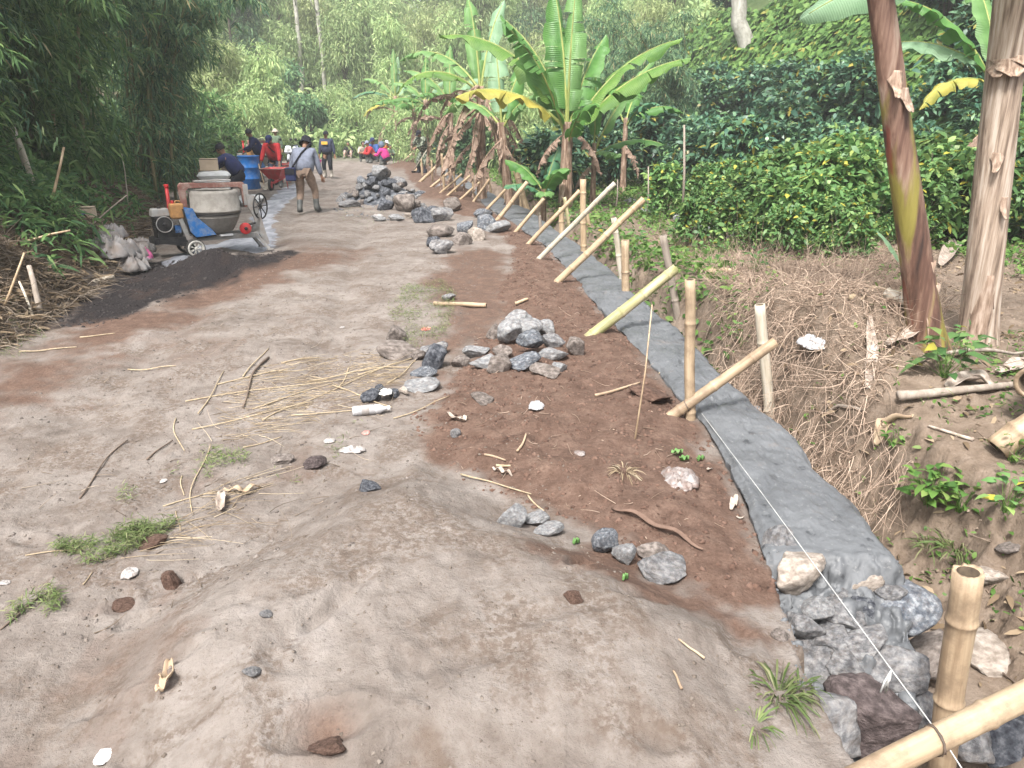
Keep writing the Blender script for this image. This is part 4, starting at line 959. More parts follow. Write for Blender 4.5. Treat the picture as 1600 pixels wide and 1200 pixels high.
def banana_leaf(L_=2.0, Wm=.5, az=0, el=1.1, curve=1.3, m=None, seed=0, parent=None, base=(0, 0, 0), tears=6, petiole=.18, wav=.05, fold=.35, twist=0, name='leaf', curl=0, roll=0):
    """arching blade: el = starting elevation, curve = total bend down"""
    r = random.Random(seed); n = 30; h = Vector((math.cos(az), math.sin(az), 0)); side0 = Vector((-math.sin(az), math.cos(az), 0)); p = Vector(base); pts = []; dirs = []
    for i in range(n + 1):
        s = i / n; e = el - curve * s ** 1.4; d = h * math.cos(e) + Vector((0, 0, math.sin(e))); hd = curl * s; d = Matrix.Rotation(hd, 3, 'Z') @ d
        pts.append(p.copy()); dirs.append(d); p = p + d * (L_ / n)
    i0 = int(n * petiole); mb = MB(); V = []; rib = []; along = []; fs = []
    mb2 = MB(); mb2.tube(pts[:n - 1], [.028 * (1 - .85 * i / n) * min(1.4, L_ / 1.8) for i in range(n - 1)], 6)
    tear = {}
    for sd_ in (-1, 1):
        tear[sd_] = sorted(r.sample(range(i0 + 2, n - 1), min(tears, n - i0 - 4)))
    J = 6
    for sd_ in (-1, 1):
        ang = fold + r.uniform(-.1, .1); prev = None; newgrp = True
        for i in range(i0, n + 1):
            def row(i, ang, shrink=0):
                s = (i - i0) / (n - i0); wd = Wm * (math.sin(math.pi * min(1, .06 + .94 * s) ** .75) ** .55 if s < 1 else 0) * .5
                d = dirs[min(i, n)]; sv = (side0 if not curl else Matrix.Rotation(curl * i / n, 3, 'Z') @ side0); sv = Matrix.Rotation(twist * s + roll, 3, d) @ sv; up = sv.cross(d) * -1
                if up.z < 0 and not twist and not roll: up = -up
                rowv = []
                for j in range(J + 1):
                    q = j / J; a_ = ang + q * -.9 * (.5 + .8 * fold); bend = wd * q
                    wv = wav * Wm * q * math.sin(i * 1.15 + seed + sd_) + wav * .8 * Wm * q * math.sin(i * .5 + 2 * seed)
                    rowv.append(pts[i] + sv * sd_ * bend * math.cos(a_) + up * (bend * math.sin(a_) + wv) - d * shrink * q + d * (.10 * wd * q))
                return rowv, s
            if i in tear[sd_]:
                rw, s = row(i, ang, -.0); idx = add_row = len(V)
                V.extend(rw); rib += [1 - j / J for j in range(J + 1)]; along += [s] * (J + 1)
                if prev is not None:
                    for j in range(J): fs.append((prev + j, prev + j + 1, idx + j + 1, idx + j) if sd_ > 0 else (prev + j + 1, prev + j, idx + j, idx + j + 1))
                ang = fold + r.uniform(-.75, .15); rw, s = row(i, ang, -.03 * L_ * r.random()); idx = len(V); V.extend(rw); rib += [1 - j / J for j in range(J + 1)]; along += [s] * (J + 1); prev = idx; continue
            rw, s = row(i, ang); idx = len(V); V.extend(rw); rib += [1 - j / J for j in range(J + 1)]; along += [s] * (J + 1)
            if prev is not None:
                for j in range(J): fs.append((prev + j, prev + j + 1, idx + j + 1, idx + j) if sd_ > 0 else (prev + j + 1, prev + j, idx + j, idx + j + 1))
            prev = idx
    nv = len(V)
    me_v = [tuple(v) for v in V] + [tuple(v) for v in mb2.v]; me_f = fs + [tuple(i + nv for i in f) for f in mb2.f]
    me = bpy.data.meshes.new(name); me.from_pydata(me_v, [], me_f); me.polygons.foreach_set('material_index', [0] * len(fs) + [1] * len(mb2.f))
    for nm, dat in (('rib', rib), ('along', along)):
        a = me.attributes.new(nm, 'FLOAT', 'POINT'); a.data.foreach_set('value', dat + [0.0] * len(mb2.v))
    me.update(); dead = m in (BD,)
    return mobj(name, me, [m, DRYST if dead else PET], parent)
def dead_leaf(base, az, L_, seed, parent, m=None, out=.25, w=.22):
    return banana_leaf(L_, w, az, .5 if out > .3 else -.6, 2.0 if out > .3 else .95, m or BD, seed, parent, base, tears=11, petiole=.12, wav=.16, fold=-.7, name='dead_leaf', twist=.8)
def pseudostem(root, H, r0, r1, lean=(0, 0), m=None, seed=0, seg=26, rings=40, name='stem', rag=.05):
    mb = MB(); vs = []; fs = []
    for i in range(rings + 1):
        s = i / rings; z = H * s; cx_, cy_ = lean[0] * s, lean[1] * s; rr = r0 + (r1 - r0) * s; rr *= 1 + .28 * math.exp(-s * 14)
        for k in range(seg):
            a = 2 * math.pi * k / seg; sheath = .05 * math.cos(2 * a + 3.1 * s + seed) + rag * mnoise.noise(Vector((math.cos(a) * 2.2, math.sin(a) * 2.2, z * 1.1 + seed * 9))) + .028 * mnoise.noise(Vector((math.cos(a) * 8, math.sin(a) * 8, z * 1.5 + seed))) + .03 * (((a * 1.1 + s * 2.5 + seed) % 1.35) / 1.35)
            q = rr * (1 + sheath); vs.append((cx_ + q * math.cos(a), cy_ + q * math.sin(a), z))
    for i in range(rings):
        for k in range(seg): fs.append((i * seg + k, i * seg + (k + 1) % seg, (i + 1) * seg + (k + 1) % seg, (i + 1) * seg + k))
    fs.append(tuple(rings * seg + k for k in range(seg))); mb.add(vs, fs); return mb.build(name, m or DRYST, root)
def flap(root, p, az, L_, w, seed, m, out=.1, name='peeling_sheath'):
    """ragged strip of old leaf sheath peeling off the stem at its lower end"""
    r = random.Random(seed); mb = MB(); vs = []; fs = []; n = 12; J = 6; h = Vector((math.cos(az), math.sin(az), 0)); sv = Vector((-math.sin(az), math.cos(az), 0)); up = r.random() < .35
    for i in range(n + 1):
        s = i / n; wd = w * (1 - .75 * s ** 1.6) * (1 + .12 * math.sin(9 * s + seed))
        for j in range(J + 1):
            q = j / J * 2 - 1; rg = .03 * L_ * mnoise.noise(Vector((q * 4, seed, s * 3)))
            vs.append(Vector(p) + Vector((0, 0, -L_ * s + rg * (1 + 2 * s))) + h * (.006 + out * s ** 2.2 - (.9 - 1.3 * s) * wd * q * q * .5) + sv * (wd * q * .5 + .015 * math.sin(4 * s + seed) * s))
    for i in range(n):
        for j in range(J): fs.append((i * (J + 1) + j, (i + 1) * (J + 1) + j, (i + 1) * (J + 1) + j + 1, i * (J + 1) + j + 1))
    mb.add(vs, fs); o = mb.build(name, m, root); t = o.modifiers.new('t', 'SOLIDIFY'); t.thickness = .004; return o
# ================================================================ BANANAS
def bdep(px, dep):
    q = ray(px, 250) * dep; return Vector((q.x, q.y, gz(q.x, q.y)))
def bpos(px, py, z=.1):
    q = plane_pt(px, py, z); return Vector((q[0], q[1], gz(*q)))
def banana(name, loc, H, r0, r1, leaves_, lean=(0, 0), dead=(), flaps=0, m=None, seed=0, label='', group='banana plants on the right of the wall', rag=.05):
    root = empty(name, loc); pseudostem(root, H, r0, r1, lean, m, seed, rag=rag); r = random.Random(seed); top = Vector((lean[0], lean[1], H))
    for i, lf in enumerate(leaves_):
        az, el, cur, L_, w_, mm = lf[:6]; kw = lf[6] if len(lf) > 6 else {}
        kw = dict(kw); g = kw.pop('grow', GROW); bs = kw.pop('base', None)
        banana_leaf(L_ * g, w_ * g, R(az), R(el), cur, mm, seed * 31 + i, root, bs or (top - Vector((lean[0] * .05, lean[1] * .05, .12 + .04 * i))), **kw)
    for i, (az, zz, L_, o_) in enumerate(dead): dead_leaf(Vector((lean[0] * zz / H + math.cos(R(az)) * r1, lean[1] * zz / H + math.sin(R(az)) * r1, zz)), R(az), L_, seed * 17 + i, root, out=o_)
    for i in range(flaps):
        zz = r.uniform(.15, 1) * H; az = r.uniform(0, 6.28); s = zz / H; rr = r0 + (r1 - r0) * s
        flap(root, Vector((lean[0] * s + math.cos(az) * rr, lean[1] * s + math.sin(az) * rr, zz)), az, r.uniform(.2, .5), r.uniform(.06, .14), i + seed, FLAP, r.uniform(.02, .08))
    tag(root, label, 'banana plant', group); return root
GROW = 1.0
FLAP = mat('dry_sheath', (.16, .105, .075), (.30, .215, .16), 8, .9, .5, 20, stretch=(5, 5, .7), c3=(.46, .36, .29), bdist=.006)
NEAR = mat('near_banana_stem', (.14, .10, .075), (.34, .26, .20), 3.0, .75, .7, 14, stretch=(9, 9, .45), c3=(.50, .42, .35), bdist=.012, lo=.36, hi=.62, var=.02)
def stemA():
    m, nt, b = newmat('streaked_banana_stem'); L = nt.links; tc = nt.nodes.new('ShaderNodeTexCoord'); v = mapping(nt, tc.outputs['Object'], (8, 8, .42))
    f = noise(nt, v, 1.6, 6, .6); col = ramp(nt, [(.30, (.03, .015, .011)), (.44, (.10, .05, .034)), (.54, (.20, .12, .085)), (.64, (.32, .235, .18)), (.75, (.13, .07, .05))], f)
    f2 = noise(nt, mapping(nt, tc.outputs['Object'], (5, 5, .35)), 1.3, 3, .5); sx = nt.nodes.new('ShaderNodeSeparateXYZ'); L.new(tc.outputs['Object'], sx.inputs[0])
    msk = nmath(nt, 'MULTIPLY', ramp(nt, [(.50, (0, 0, 0)), (.58, (1, 1, 1))], f2), 1.0)
    col = nmix(nt, msk, col, ramp(nt, [(.3, (.09, .06, .015)), (.6, (.20, .17, .035))], f)); red = ramp(nt, [(.60, (0, 0, 0)), (.68, (1, 1, 1))], noise(nt, mapping(nt, tc.outputs['Object'], (6, 6, .5)), 1.9, 3, .5)); col = nmix(nt, nmath(nt, 'MULTIPLY', red, .8), col, (.16, .035, .02))
    L.new(col, b.inputs['Base Color']); b.inputs['Roughness'].default_value = .6
    bp = nt.nodes.new('ShaderNodeBump'); bp.inputs['Strength'].default_value = .8; bp.inputs['Distance'].default_value = .012; L.new(noise(nt, v, 4, 6, .6), bp.inputs['Height']); L.new(bp.outputs[0], b.inputs['Normal']); return m
SA = stemA()
# the two big stems at right; their tops are above the picture
pA, tA = gpt(1452, 532); topA = at(1372, -60, tA * 1.0); topA = Vector((0, 0, CAMZ)) + ray(1372, -60) * (pA.y / ray(1372, -60).y)
HA = topA.z - pA.z
rA = 60 * tA / F / 2
A_ = banana('banana_plant', pA - Vector((0, 0, .05)), HA, rA * .9, rA * .52, [
    (176, -14, .35, 1.25, .50, BP, dict(tears=0, wav=.015, fold=.12, petiole=.05, roll=-.75, base=tuple(at(1500, -75, 5.9) - pA + Vector((0, 0, .05))))), (100, 60, 1.2, 2.2, .55, BG), (20, 55, 1.2, 2.2, .55, BLt), (300, 60, 1.2, 2.0, .5, BG), (240, 75, .8, 1.8, .5, BLt)],
    lean=(topA.x - pA.x, topA.y - pA.y), m=SA, seed=41, rag=.05, label='near banana stem with dark red and yellow streaks at right, leaning left')
for i, (px, py, L_, w_, az) in enumerate([(1385, 95, .16, .09, 260), (1385, 120, .14, .10, 290), (1440, 390, .6, .10, 310), (1455, 430, .5, .11, 330)]):
    s = min(.95, max(0, (532 - py) / 590)); zz = s * HA; lx = (topA.x - pA.x) * s; a = R(az); rr = rA * .9 * (1 - .42 * s)
    flap(A_, (lx + math.cos(a) * rr, math.sin(a) * rr, zz + .05), a, L_, w_ * 1.1, 5 + i, FLAP, .07)
pB, tB = gpt(1527, 532); topB = Vector((0, 0, CAMZ)) + ray(1588, -60) * (pB.y / ray(1588, -60).y); HB = topB.z - pB.z; rB = 58 * tB / F / 2
B_ = banana('banana_plant', pB - Vector((0, 0, .05)), HB, rB * .88, rB * .74, [(200, 55, 1.2, 2.2, .5, BG), (80, 60, 1.1, 2.2, .55, BLt), (330, 50, 1.2, 2.0, .5, BG)], lean=(topB.x - pB.x, topB.y - pB.y), m=NEAR, seed=43, rag=.045, label='near pale brown banana stem at the right edge with ragged old sheaths')
for i, (py, L_, w_, az) in enumerate([(90, .12, .26, 260), (95, .10, .2, 220), (85, .10, .2, 300), (230, .14, .10, 240), (430, .8, .2, 250), (520, .6, .2, 310), (300, .16, .08, 280), (480, .6, .14, 200)]):
    s = min(.95, max(0, (540 - py) / 600)); a = R(az); rr = rB * .86
    flap(B_, ((topB.x - pB.x) * s + math.cos(a) * rr, math.sin(a) * rr, s * HB + .1), a, L_, w_, 15 + i, FLAP, .04)
# main clump
GROW = 1.25
def mb_(px, py, **kw): return bpos(px, py, .1)
banana('banana_plant', bdep(885, 15.5), 1.75, .14, .10, [
  (166, 62, 1.25, 2.7, .50, BY, dict(fold=.2, wav=.08, tears=3)), (174, 44, 1.25, 2.0, .46, BYY, dict(fold=.15, wav=.12, tears=3)), (150, 72, .75, 2.2, .55, BG), (120, 86, .35, 2.3, .6, BG), (70, 88, .3, 2.3, .5, BLt), (40, 74, .5, 1.8, .62, BG, dict(fold=.25)),
  (12, 60, .9, 2.5, .48, BY, dict(tears=3)), (352, 52, .8, 2.3, .5, BY), (5, 62, .9, 1.6, .45, BG), (200, 75, .7, 2.1, .55, BG), (290, 60, 1.2, 1.3, .4, BG)],
  dead=[(350, 1.6, 1.1, .2), (200, 1.5, 1.0, .2), (80, 1.4, 1.1, .2)], flaps=8, seed=7, label='main banana plant with a yellow drooping leaf at centre')
GROW = 1.05
banana('banana_plant', bdep(928, 16.5), 1.35, .07, .045, [(92, 87, .1, 1.6, .28, BG, dict(fold=.9, tears=0)), (22, 62, .35, 2.2, .42, BLt, dict(tears=1)), (165, 50, 1.5, 1.1, .5, BT, dict(tears=1)), (350, 30, 1.0, 1.5, .42, BG, dict(tears=1)), (300, 20, .8, .9, .4, BLt, dict(tears=1))], dead=[(200, .9, .7, .2)], seed=8, label='small banana plant right of the main one with one long leaf pointing up right')
banana('banana_plant', bdep(850, 15.5), .95, .07, .05, [(150, 55, .9, 1.1, .42, BG, dict(tears=1)), (200, 35, 1.1, .9, .38, BT, dict(tears=1)), (300, 62, 1.3, 1.1, .5, BG, dict(tears=0)), (270, 30, 1.0, .8, .4, BLt, dict(tears=0)), (60, 70, .6, 1.2, .4, BT)], seed=9, label='young banana sucker with round dark leaves beneath the yellow leaf')
banana('banana_plant', bdep(800, 17.5), 2.2, .11, .08, [(140, 45, 1.6, 2.0, .45, BLt), (100, 78, .7, 2.2, .5, BP), (330, 60, 1.6, 1.8, .45, BLt), (60, 70, .8, 2.0, .5, BG)],
  dead=[(220, 1.8, 1.5, .2), (300, 1.7, 1.3, .2)], flaps=14, seed=10, lean=(-.25, .1), label='leaning banana plant with brown sheaths left of the main one')
banana('banana_plant', bdep(752, 19), 2.9, .12, .09, [(150, 50, 1.4, 2.6, .5, BLt), (185, 40, 1.8, 2.2, .4, BY), (60, 76, .6, 2.4, .5, BP), (110, 80, .5, 2.4, .5, BLt)],
  dead=[(190, 2.9, 2.4, .2), (240, 2.9, 2.5, .2), (290, 2.85, 2.4, .2), (330, 2.8, 2.3, .2), (180, 2.4, 2.0, .2), (220, 2.3, 2.2, .2), (260, 2.4, 2.1, .2), (300, 2.3, 2.1, .2), (340, 2.4, 1.9, .2), (20, 2.2, 1.8, .2), (200, 1.7, 1.5, .2), (240, 1.6, 1.4, .2), (280, 1.5, 1.3, .2), (170, 2.5, 1.9, .6), (130, 2.6, 2.0, .6)], flaps=24, seed=11, label='banana plant wrapped in a tall skirt of dead brown leaves')
banana('banana_plant', bdep(975, 20), 1.9, .08, .06, [(60, 60, 1.1, 1.7, .4, BG), (10, 40, 1.3, 1.6, .4, BG), (140, 60, 1.2, 1.6, .4, BLt), (300, 50, 1.2, 1.4, .4, BT)], dead=[(300, 1.2, 1.0, .2)], seed=13, label='banana plant with thin leaves behind the small one')
# farther group by the road
for px, py, H, lv, dd_, sd_, lab in [
  (622, 44, 3.3, [(150, 50, 1.1, 2.5, .5, BLt), (175, 28, 1.2, 2.5, .45, BT), (98, 86, .2, 2.6, .4, BLt), (80, 80, .4, 2.4, .45, BP), (15, 25, .7, 2.4, .45, BP), (45, 60, .9, 2.3, .5, BP), (195, 5, 1.2, 2.0, .4, BYY)], [(190, 2.5, 2.0, .6), (230, 2.4, 2.2, .2), (270, 2.4, 2.0, .2), (200, 2.2, 1.9, .2)], 21, 'far banana plant with a browned leaf curling down left'),
  (668, 34, 2.7, [(150, 50, 1.3, 2.2, .5, BLt), (20, 45, 1.3, 2.0, .5, BLt), (90, 80, .6, 2.2, .45, BG), (200, 30, 1.3, 1.8, .4, BG), (320, 40, 1.4, 1.6, .4, BLt), (60, 60, 1.1, 2., .45, BP)], [(220, 1.7, 1.4, .2), (180, 1.8, 1.6, .6)], 22, 'bushy banana plant above the camouflaged worker'),
  (650, 34, 2.2, [(170, 40, 1.5, 2.0, .5, BG), (110, 60, 1.2, 1.8, .5, BLt), (30, 50, 1.3, 1.8, .5, BG), (250, 40, 1.6, 1.8, .5, BG), (300, 35, 1.6, 1.6, .45, BLt)], [(260, 1.4, 1.2, .2)], 23, 'low banana plant with bright leaves hanging over the worker'),
  (705, 28, 2.9, [(160, 60, 1.2, 2.2, .5, BLt), (20, 60, 1.2, 2.0, .5, BP), (90, 80, .5, 2.2, .5, BLt), (300, 40, 1.6, 1.8, .45, BG), (230, 45, 1.5, 1.8, .45, BG)], [(200, 2.2, 1.8, .6), (240, 2.1, 1.6, .2)], 24, 'banana plant between the far group and the dried skirt'),
  (1532, 13.5, 2.6, [(150, 40, 1.1, 2.1, .5, BP), (110, 75, .5, 2.0, .5, BLt), (60, 80, .4, 2.2, .5, BG), (190, 20, 1.6, 1.5, .4, BYY), (20, 45, 1.2, 1.8, .45, BG), (165, 62, .9, 2.2, .5, BG)], [(200, 1.6, 1.2, .2), (250, 1.6, 1.4, .2), (290, 1.5, 1.3, .2), (330, 1.6, 1.3, .2)], 25, 'banana plant with a dried skirt between the two near stems')]:
    banana('banana_plant', bdep(px, py), H, .13, .09, lv, dead=dd_, flaps=8, seed=sd_, label=lab)
GROW = 1.0
# plants close to the camera on the right bank
def shoot(px, py, leaves_, seed, lab, name='banana_shoot'):
    p, t = gpt(px, py); root = empty(name, p)
    for i, (az, el, cur, L_, w_, mm) in enumerate(leaves_): banana_leaf(L_, w_, R(az), R(el), cur, mm, seed + i, root, (0, 0, -.02), tears=0, petiole=.25, wav=.02, name='leaf', fold=.5)
    tag(root, lab, 'young banana shoot'); return root
shoot(1415, 425, [(150, 62, .45, .62, .17, BP)], 80, 'single pale banana shoot leaf left of the streaked stem')
shoot(1530, 352, [(150, 70, .5, .95, .34, BLt), (130, 85, .2, 1.0, .3, BG)], 84, 'young banana shoot with two broad leaves beside the pale stem')
def herb(px, py, hpx, n, leaf, Lr, ratio, seed, lab, name='weed_plant', cat='weed', droop=.5, up=.6, stemlen=None):
    """rosette or small leafy herb"""
    p, t = gpt(px, py); H = hpx * t / F; rs = np.random.default_rng(seed); root = empty(name, p)
    a = rs.uniform(0, 6.28, n); k = rs.uniform(.1, 1, n); h = H * rs.uniform(.15, 1, n); e = np.stack([np.cos(a) * H * .55 * k, np.sin(a) * H * .55 * k, h], -1); D = np.stack([np.cos(a), np.sin(a), np.full(n, up)], -1) + rs.normal(size=(n, 3)) * .3; L_ = H * rs.uniform(*Lr, n)
    V, F_ = leaf_arrays(e, D, rs.normal(size=(n, 3)) * .3 + np.array([0, 0, 1.]), L_, L_ * ratio, droop); lm('leaves', V, F_, LF[leaf], root)
    V, F_ = fibers(e * 0 + rs.normal(size=(n, 3)) * .01 * np.array([1, 1, 0]), e, np.linalg.norm(e, axis=1), .0022, .08, 4, rs=rs); lm('stalks', V, F_, LF['weed'], root); tag(root, lab, cat, 'weeds on the right bank'); return root
herb(1475, 590, 70, 34, 'chilli', (.35, .6), .42, 1, 'dark leafy herb at the foot of the streaked stem'); herb(1510, 560, 50, 16, 'chilli', (.3, .5), .5, 2, 'small leafy herb between the two stems')
herb(1450, 790, 70, 46, 'weed', (.3, .5), .45, 3, 'light green leafy weed on the bank near the wall end'); herb(1500, 800, 60, 40, 'weed', (.3, .45), .5, 4, 'bushy weed right of the light green one'); herb(1570, 800, 60, 26, 'chilli', (.3, .5), .5, 5, 'weed with round leaves at the right edge')
herb(1395, 700, 34, 26, 'weed', (.3, .5), .5, 6, 'low weed patch on the trench bank'); herb(1580, 720, 44, 22, 'weed', (.3, .5), .5, 7, 'weed beside the lying bamboo end'); herb(1160, 540, 34, 18, 'chilli', (.3, .6), .35, 8, 'sprig growing below the root mound'); herb(1148, 500, 30, 18, 'weed', (.3, .6), .4, 9, 'small sprig on the trench bank')
herb(1090, 470, 30, 26, 'weed', (.3, .5), .4, 10, 'weed behind the torn green brace'); herb(1062, 470, 30, 26, 'weed', (.3, .5), .4, 11, 'weed by the gnarled stick post'); herb(1180, 425, 36, 30, 'chilli', (.3, .5), .4, 12, 'leafy weed behind the root mound')
for i, (px, py, h) in enumerate([(1110, 405, 40), (1140, 395, 44), (1060, 395, 40), (1010, 420, 36), (990, 400, 40), (1045, 430, 36), (1210, 400, 50), (1080, 350, 40), (1020, 350, 40), (960, 405, 34), (945, 392, 34), (870, 345, 26), (900, 350, 30)]):
    herb(px, py, h, 34, 'weed' if i % 2 else 'chilli', (.25, .45), .42, 30 + i, ['clump of ground weeds', 'patch of leafy weeds'][i % 2] + f' on the garden edge {["behind the gnarled stick", "below the old stone row", "beside the flat topped post", "behind the long brace", "near the leaning garden post", "by the torn brace tip", "in front of the crop plants", "under the pale stalk", "under the first coffee bush", "at the leaning grey post", "left of the leaning grey post", "behind the pale brace", "by the tall post"][i]}')
def tuft(px, py, hpx, n, seed, lab, leaf='grass', spread=.35, name='grass_tuft', wide=.02):
    p, t = gpt(px, py); H = hpx * t / F; rs = np.random.default_rng(seed); a = rs.uniform(0, 6.28, n); q = rs.uniform(0, 1, n) * H * .18
    P = np.stack([np.cos(a) * q, np.sin(a) * q, np.zeros(n) - .01], -1); D = np.stack([np.cos(a) * spread, np.sin(a) * spread, np.ones(n)], -1) + rs.normal(size=(n, 3)) * .25; L_ = H * rs.uniform(.5, 1.2, n)
    V, F_ = leaf_arrays(P, D, rs.normal(size=(n, 3)) + np.array([0, 0, .3]), L_, L_ * wide + .004, .7, mids=(.4, .75), ws=(1, .7)); o = lm(name, V, F_, LF[leaf], None, p); tag(o, lab, 'grass tuft', 'grass tufts'); return o
tuft(1218, 1085, 100, 90, 1, 'grass tuft hanging over the lip of the trench end', spread=.9); tuft(1180, 1130, 80, 40, 2, 'sparse grass tuft in the sand left of the trench', spread=1.2); tuft(1250, 1075, 70, 50, 7, 'dark grass at the very edge above the boulders', spread=.8)
tuft(1495, 860, 90, 80, 3, 'long grass drooping from the bank beside the post', spread=.7); tuft(1450, 855, 60, 40, 4, 'grass tuft by the sandy trench floor'); tuft(1195, 745, 20, 20, 5, 'small sprig of grass on the wall edge'); tuft(975, 735, 40, 60, 6, 'dry withered tuft on the brown soil', 'straw', 1.2)
# ---------------------------------------------------------------- vine-covered hillside, valley vegetation
def slope_pts(n, x0, x1, y0, y1, rs):
    x = rs.uniform(x0, x1, n); y = rs.uniform(y0, y1, n); return x, y
rs = np.random.default_rng(3)
x, y = slope_pts(230000, 2, 30, 10, 48, rs); d = x - xhill(y); k = (d > -.4) & (d < 7) & (x < y * .75 + 3) & (rs.uniform(0, 1, len(x)) < .9)
x, y = x[k], y[k]; P = on_land(x, y, False); lump = .45 * fbm(x * 1.0, y, 1.1, 3, 500) + .25 * fbm(x, y, 3.3, 2, 501)
P[:, 2] += np.maximum(0, .15 + lump) + rs.uniform(-.1, .1, len(x)); Nn = unit(np.array([-1.25, -.35, 1.]) + 0 * P); D = rs.normal(size=P.shape) * .45 + np.array([-.5, -.4, -.75]); L_ = rs.uniform(.17, .30, len(x))
o = lm('vine_cover', *leaf_arrays(P, D, Nn + rs.normal(size=P.shape) * .28, L_, L_ * .95, .15, fold=.1, mids=(.22, .62), ws=(1, .8)), LF['vine']); tag(o, 'dense mat of heart leaved vines covering the right hillside', 'vines', kind='stuff')
def tree(seed, H, Wd, n, leaf, lsize, trunkm=STEM, feathery=True, name='hill_tree', tr=.10):
    rs = np.random.default_rng(seed); r = random.Random(seed); root = empty(name); mb = MB(); mb.tube([(0, 0, -.6), (.1, 0, H * .35), (-.05, .1, H * .7), (.1, .1, H * .93)], [tr, tr * .8, tr * .5, tr * .15], 8)
    blobs = []
    for i in range(16):
        a = r.uniform(0, 6.28); z = H * r.uniform(.22, .98); q = Wd * .5 * r.uniform(.2, .85) * (1.15 - abs(z / H - .5) * 1.3); c = Vector((math.cos(a) * q, math.sin(a) * q, z)); blobs.append((c, Wd * r.uniform(.16, .28))); mb.tube([(0, 0, z * .6), c], [tr * .4, .01], 5)
    mb.build('trunk', trunkm, root); P = []; D = []
    per = n // 16
    for c, s in blobs:
        u = sph(per, rs); rr = rs.uniform(.35, 1.05, per)[:, None]; u2 = u * rr * s * np.array([1, 1, .8]); P.append(np.array(c)[None] + u2); D.append(u * .6 + rs.normal(size=(per, 3)) * .6 + np.array([0, 0, -.5]))
    P = np.concatenate(P); D = np.concatenate(D); L_ = rs.uniform(.6, 1.3, len(P)) * lsize
    lm('crown', *leaf_arrays(P, D, rs.normal(size=P.shape) * .5 + np.array([0, 0, 1.]), L_, L_ * (.22 if feathery else .45), .3), LF[leaf], root); return root
trees = [tree(101, 7, 5.5, 3600, 'far', .42), tree(102, 8, 5, 3600, 'far', .40), tree(103, 6, 6, 3600, 'far3', .42), tree(104, 7, 5.5, 3400, 'far2', .40), tree(105, 4.5, 5, 3000, 'far', .36), tree(106, 5, 4.5, 3000, 'far2', .36, feathery=False)]
usedT = set(); rt = random.Random(77); TL = {0: 'pale feathery tree', 1: 'tall pale feathery tree', 2: 'yellowish feathery tree', 3: 'dark green tree', 4: 'low pale bushy tree', 5: 'low dark leaved tree'}
def ttree(k, x, y, sc, lab=None, grp='trees covering the far valley side'):
    o = trees[k] if k not in usedT else copy_tree(trees[k]); usedT.add(k); o.location = (x, y, gz(x, y) - .3); o.rotation_euler = (0, 0, rt.uniform(0, 6.28)); s = sc * rt.uniform(.85, 1.15); o.scale = (s, s, s * rt.uniform(.9, 1.15)); tag(o, lab or TL[k], 'tree', grp)
row = 0
for yy in (50, 55, 60.5, 67, 74, 82, 91, 101, 112):
    xw0, xw1 = -.48 * yy, .20 * yy
    x = xw0 + rt.uniform(0, 3)
    while x < xw1:
        k = rt.choice([4, 4, 5, 0, 2, 4] if row < 2 else [0, 1, 2, 0, 1, 3, 0, 4, 2]); ttree(k, x, yy + rt.uniform(-2, 2), .75 + .07 * row, TL[k] + ', ' + ('left' if x < -.3 * yy else 'centre' if x < -.12 * yy else 'right') + ' of the ' + ('lowest', 'second', 'third', 'fourth', 'fifth', 'sixth', 'seventh', 'eighth', 'top')[row] + ' row'); x += rt.uniform(3.0, 4.6) * (.85 + .09 * row)
    row += 1
for i, (px, py, dep, k, sc, lab) in enumerate([(640, 222, 42, 4, .6, 'pale bush at the end of the road'), (600, 226, 45, 4, .6, 'round pale bush behind the squatting group'), (545, 228, 48, 5, .5, 'darker bush behind the seated figure'), (690, 232, 34, 4, .55, 'green bush behind the coffee at the wall far end'), (740, 236, 30, 5, .5, 'dark bush behind the dried banana skirt'), (800, 232, 30, 4, .7, 'pale bush behind the main banana clump'), (880, 226, 34, 0, .7, 'feathery tree behind the main banana clump'), (960, 226, 30, 5, .8, 'leafy tree at the foot of the right hillside'), (430, 232, 42, 4, .6, 'pale bush behind the parked motorcycle'), (390, 230, 40, 4, .7, 'bright bush at the left road bend')]):
    q = ray(px, py) * dep; ttree(k, q.x, q.y, sc, lab, 'bushes at the valley foot')
# dark bamboo on the right slope
for i, (px, dep, sc, k, lab) in enumerate([(1010, 30, 1.0, 0, 'dark bamboo clump on the right slope above the small banana'), (1060, 27, .9, 1, 'drooping dark bamboo clump beside the bare trunk'), (960, 36, 1.1, 1, 'dark bamboo clump farther along the right slope'), (900, 40, 1.1, 0, 'bamboo clump high behind the main banana')]):
    q = ray(px, 150) * dep; o = copy_tree(protosL[k]); o.location = (q.x, q.y, gz(q.x, q.y) - .2); o.rotation_euler = (0, 0, 2.6 + i); o.scale = (sc, sc, sc); tag(o, lab, 'bamboo clump', 'bamboo clumps on the right slope')
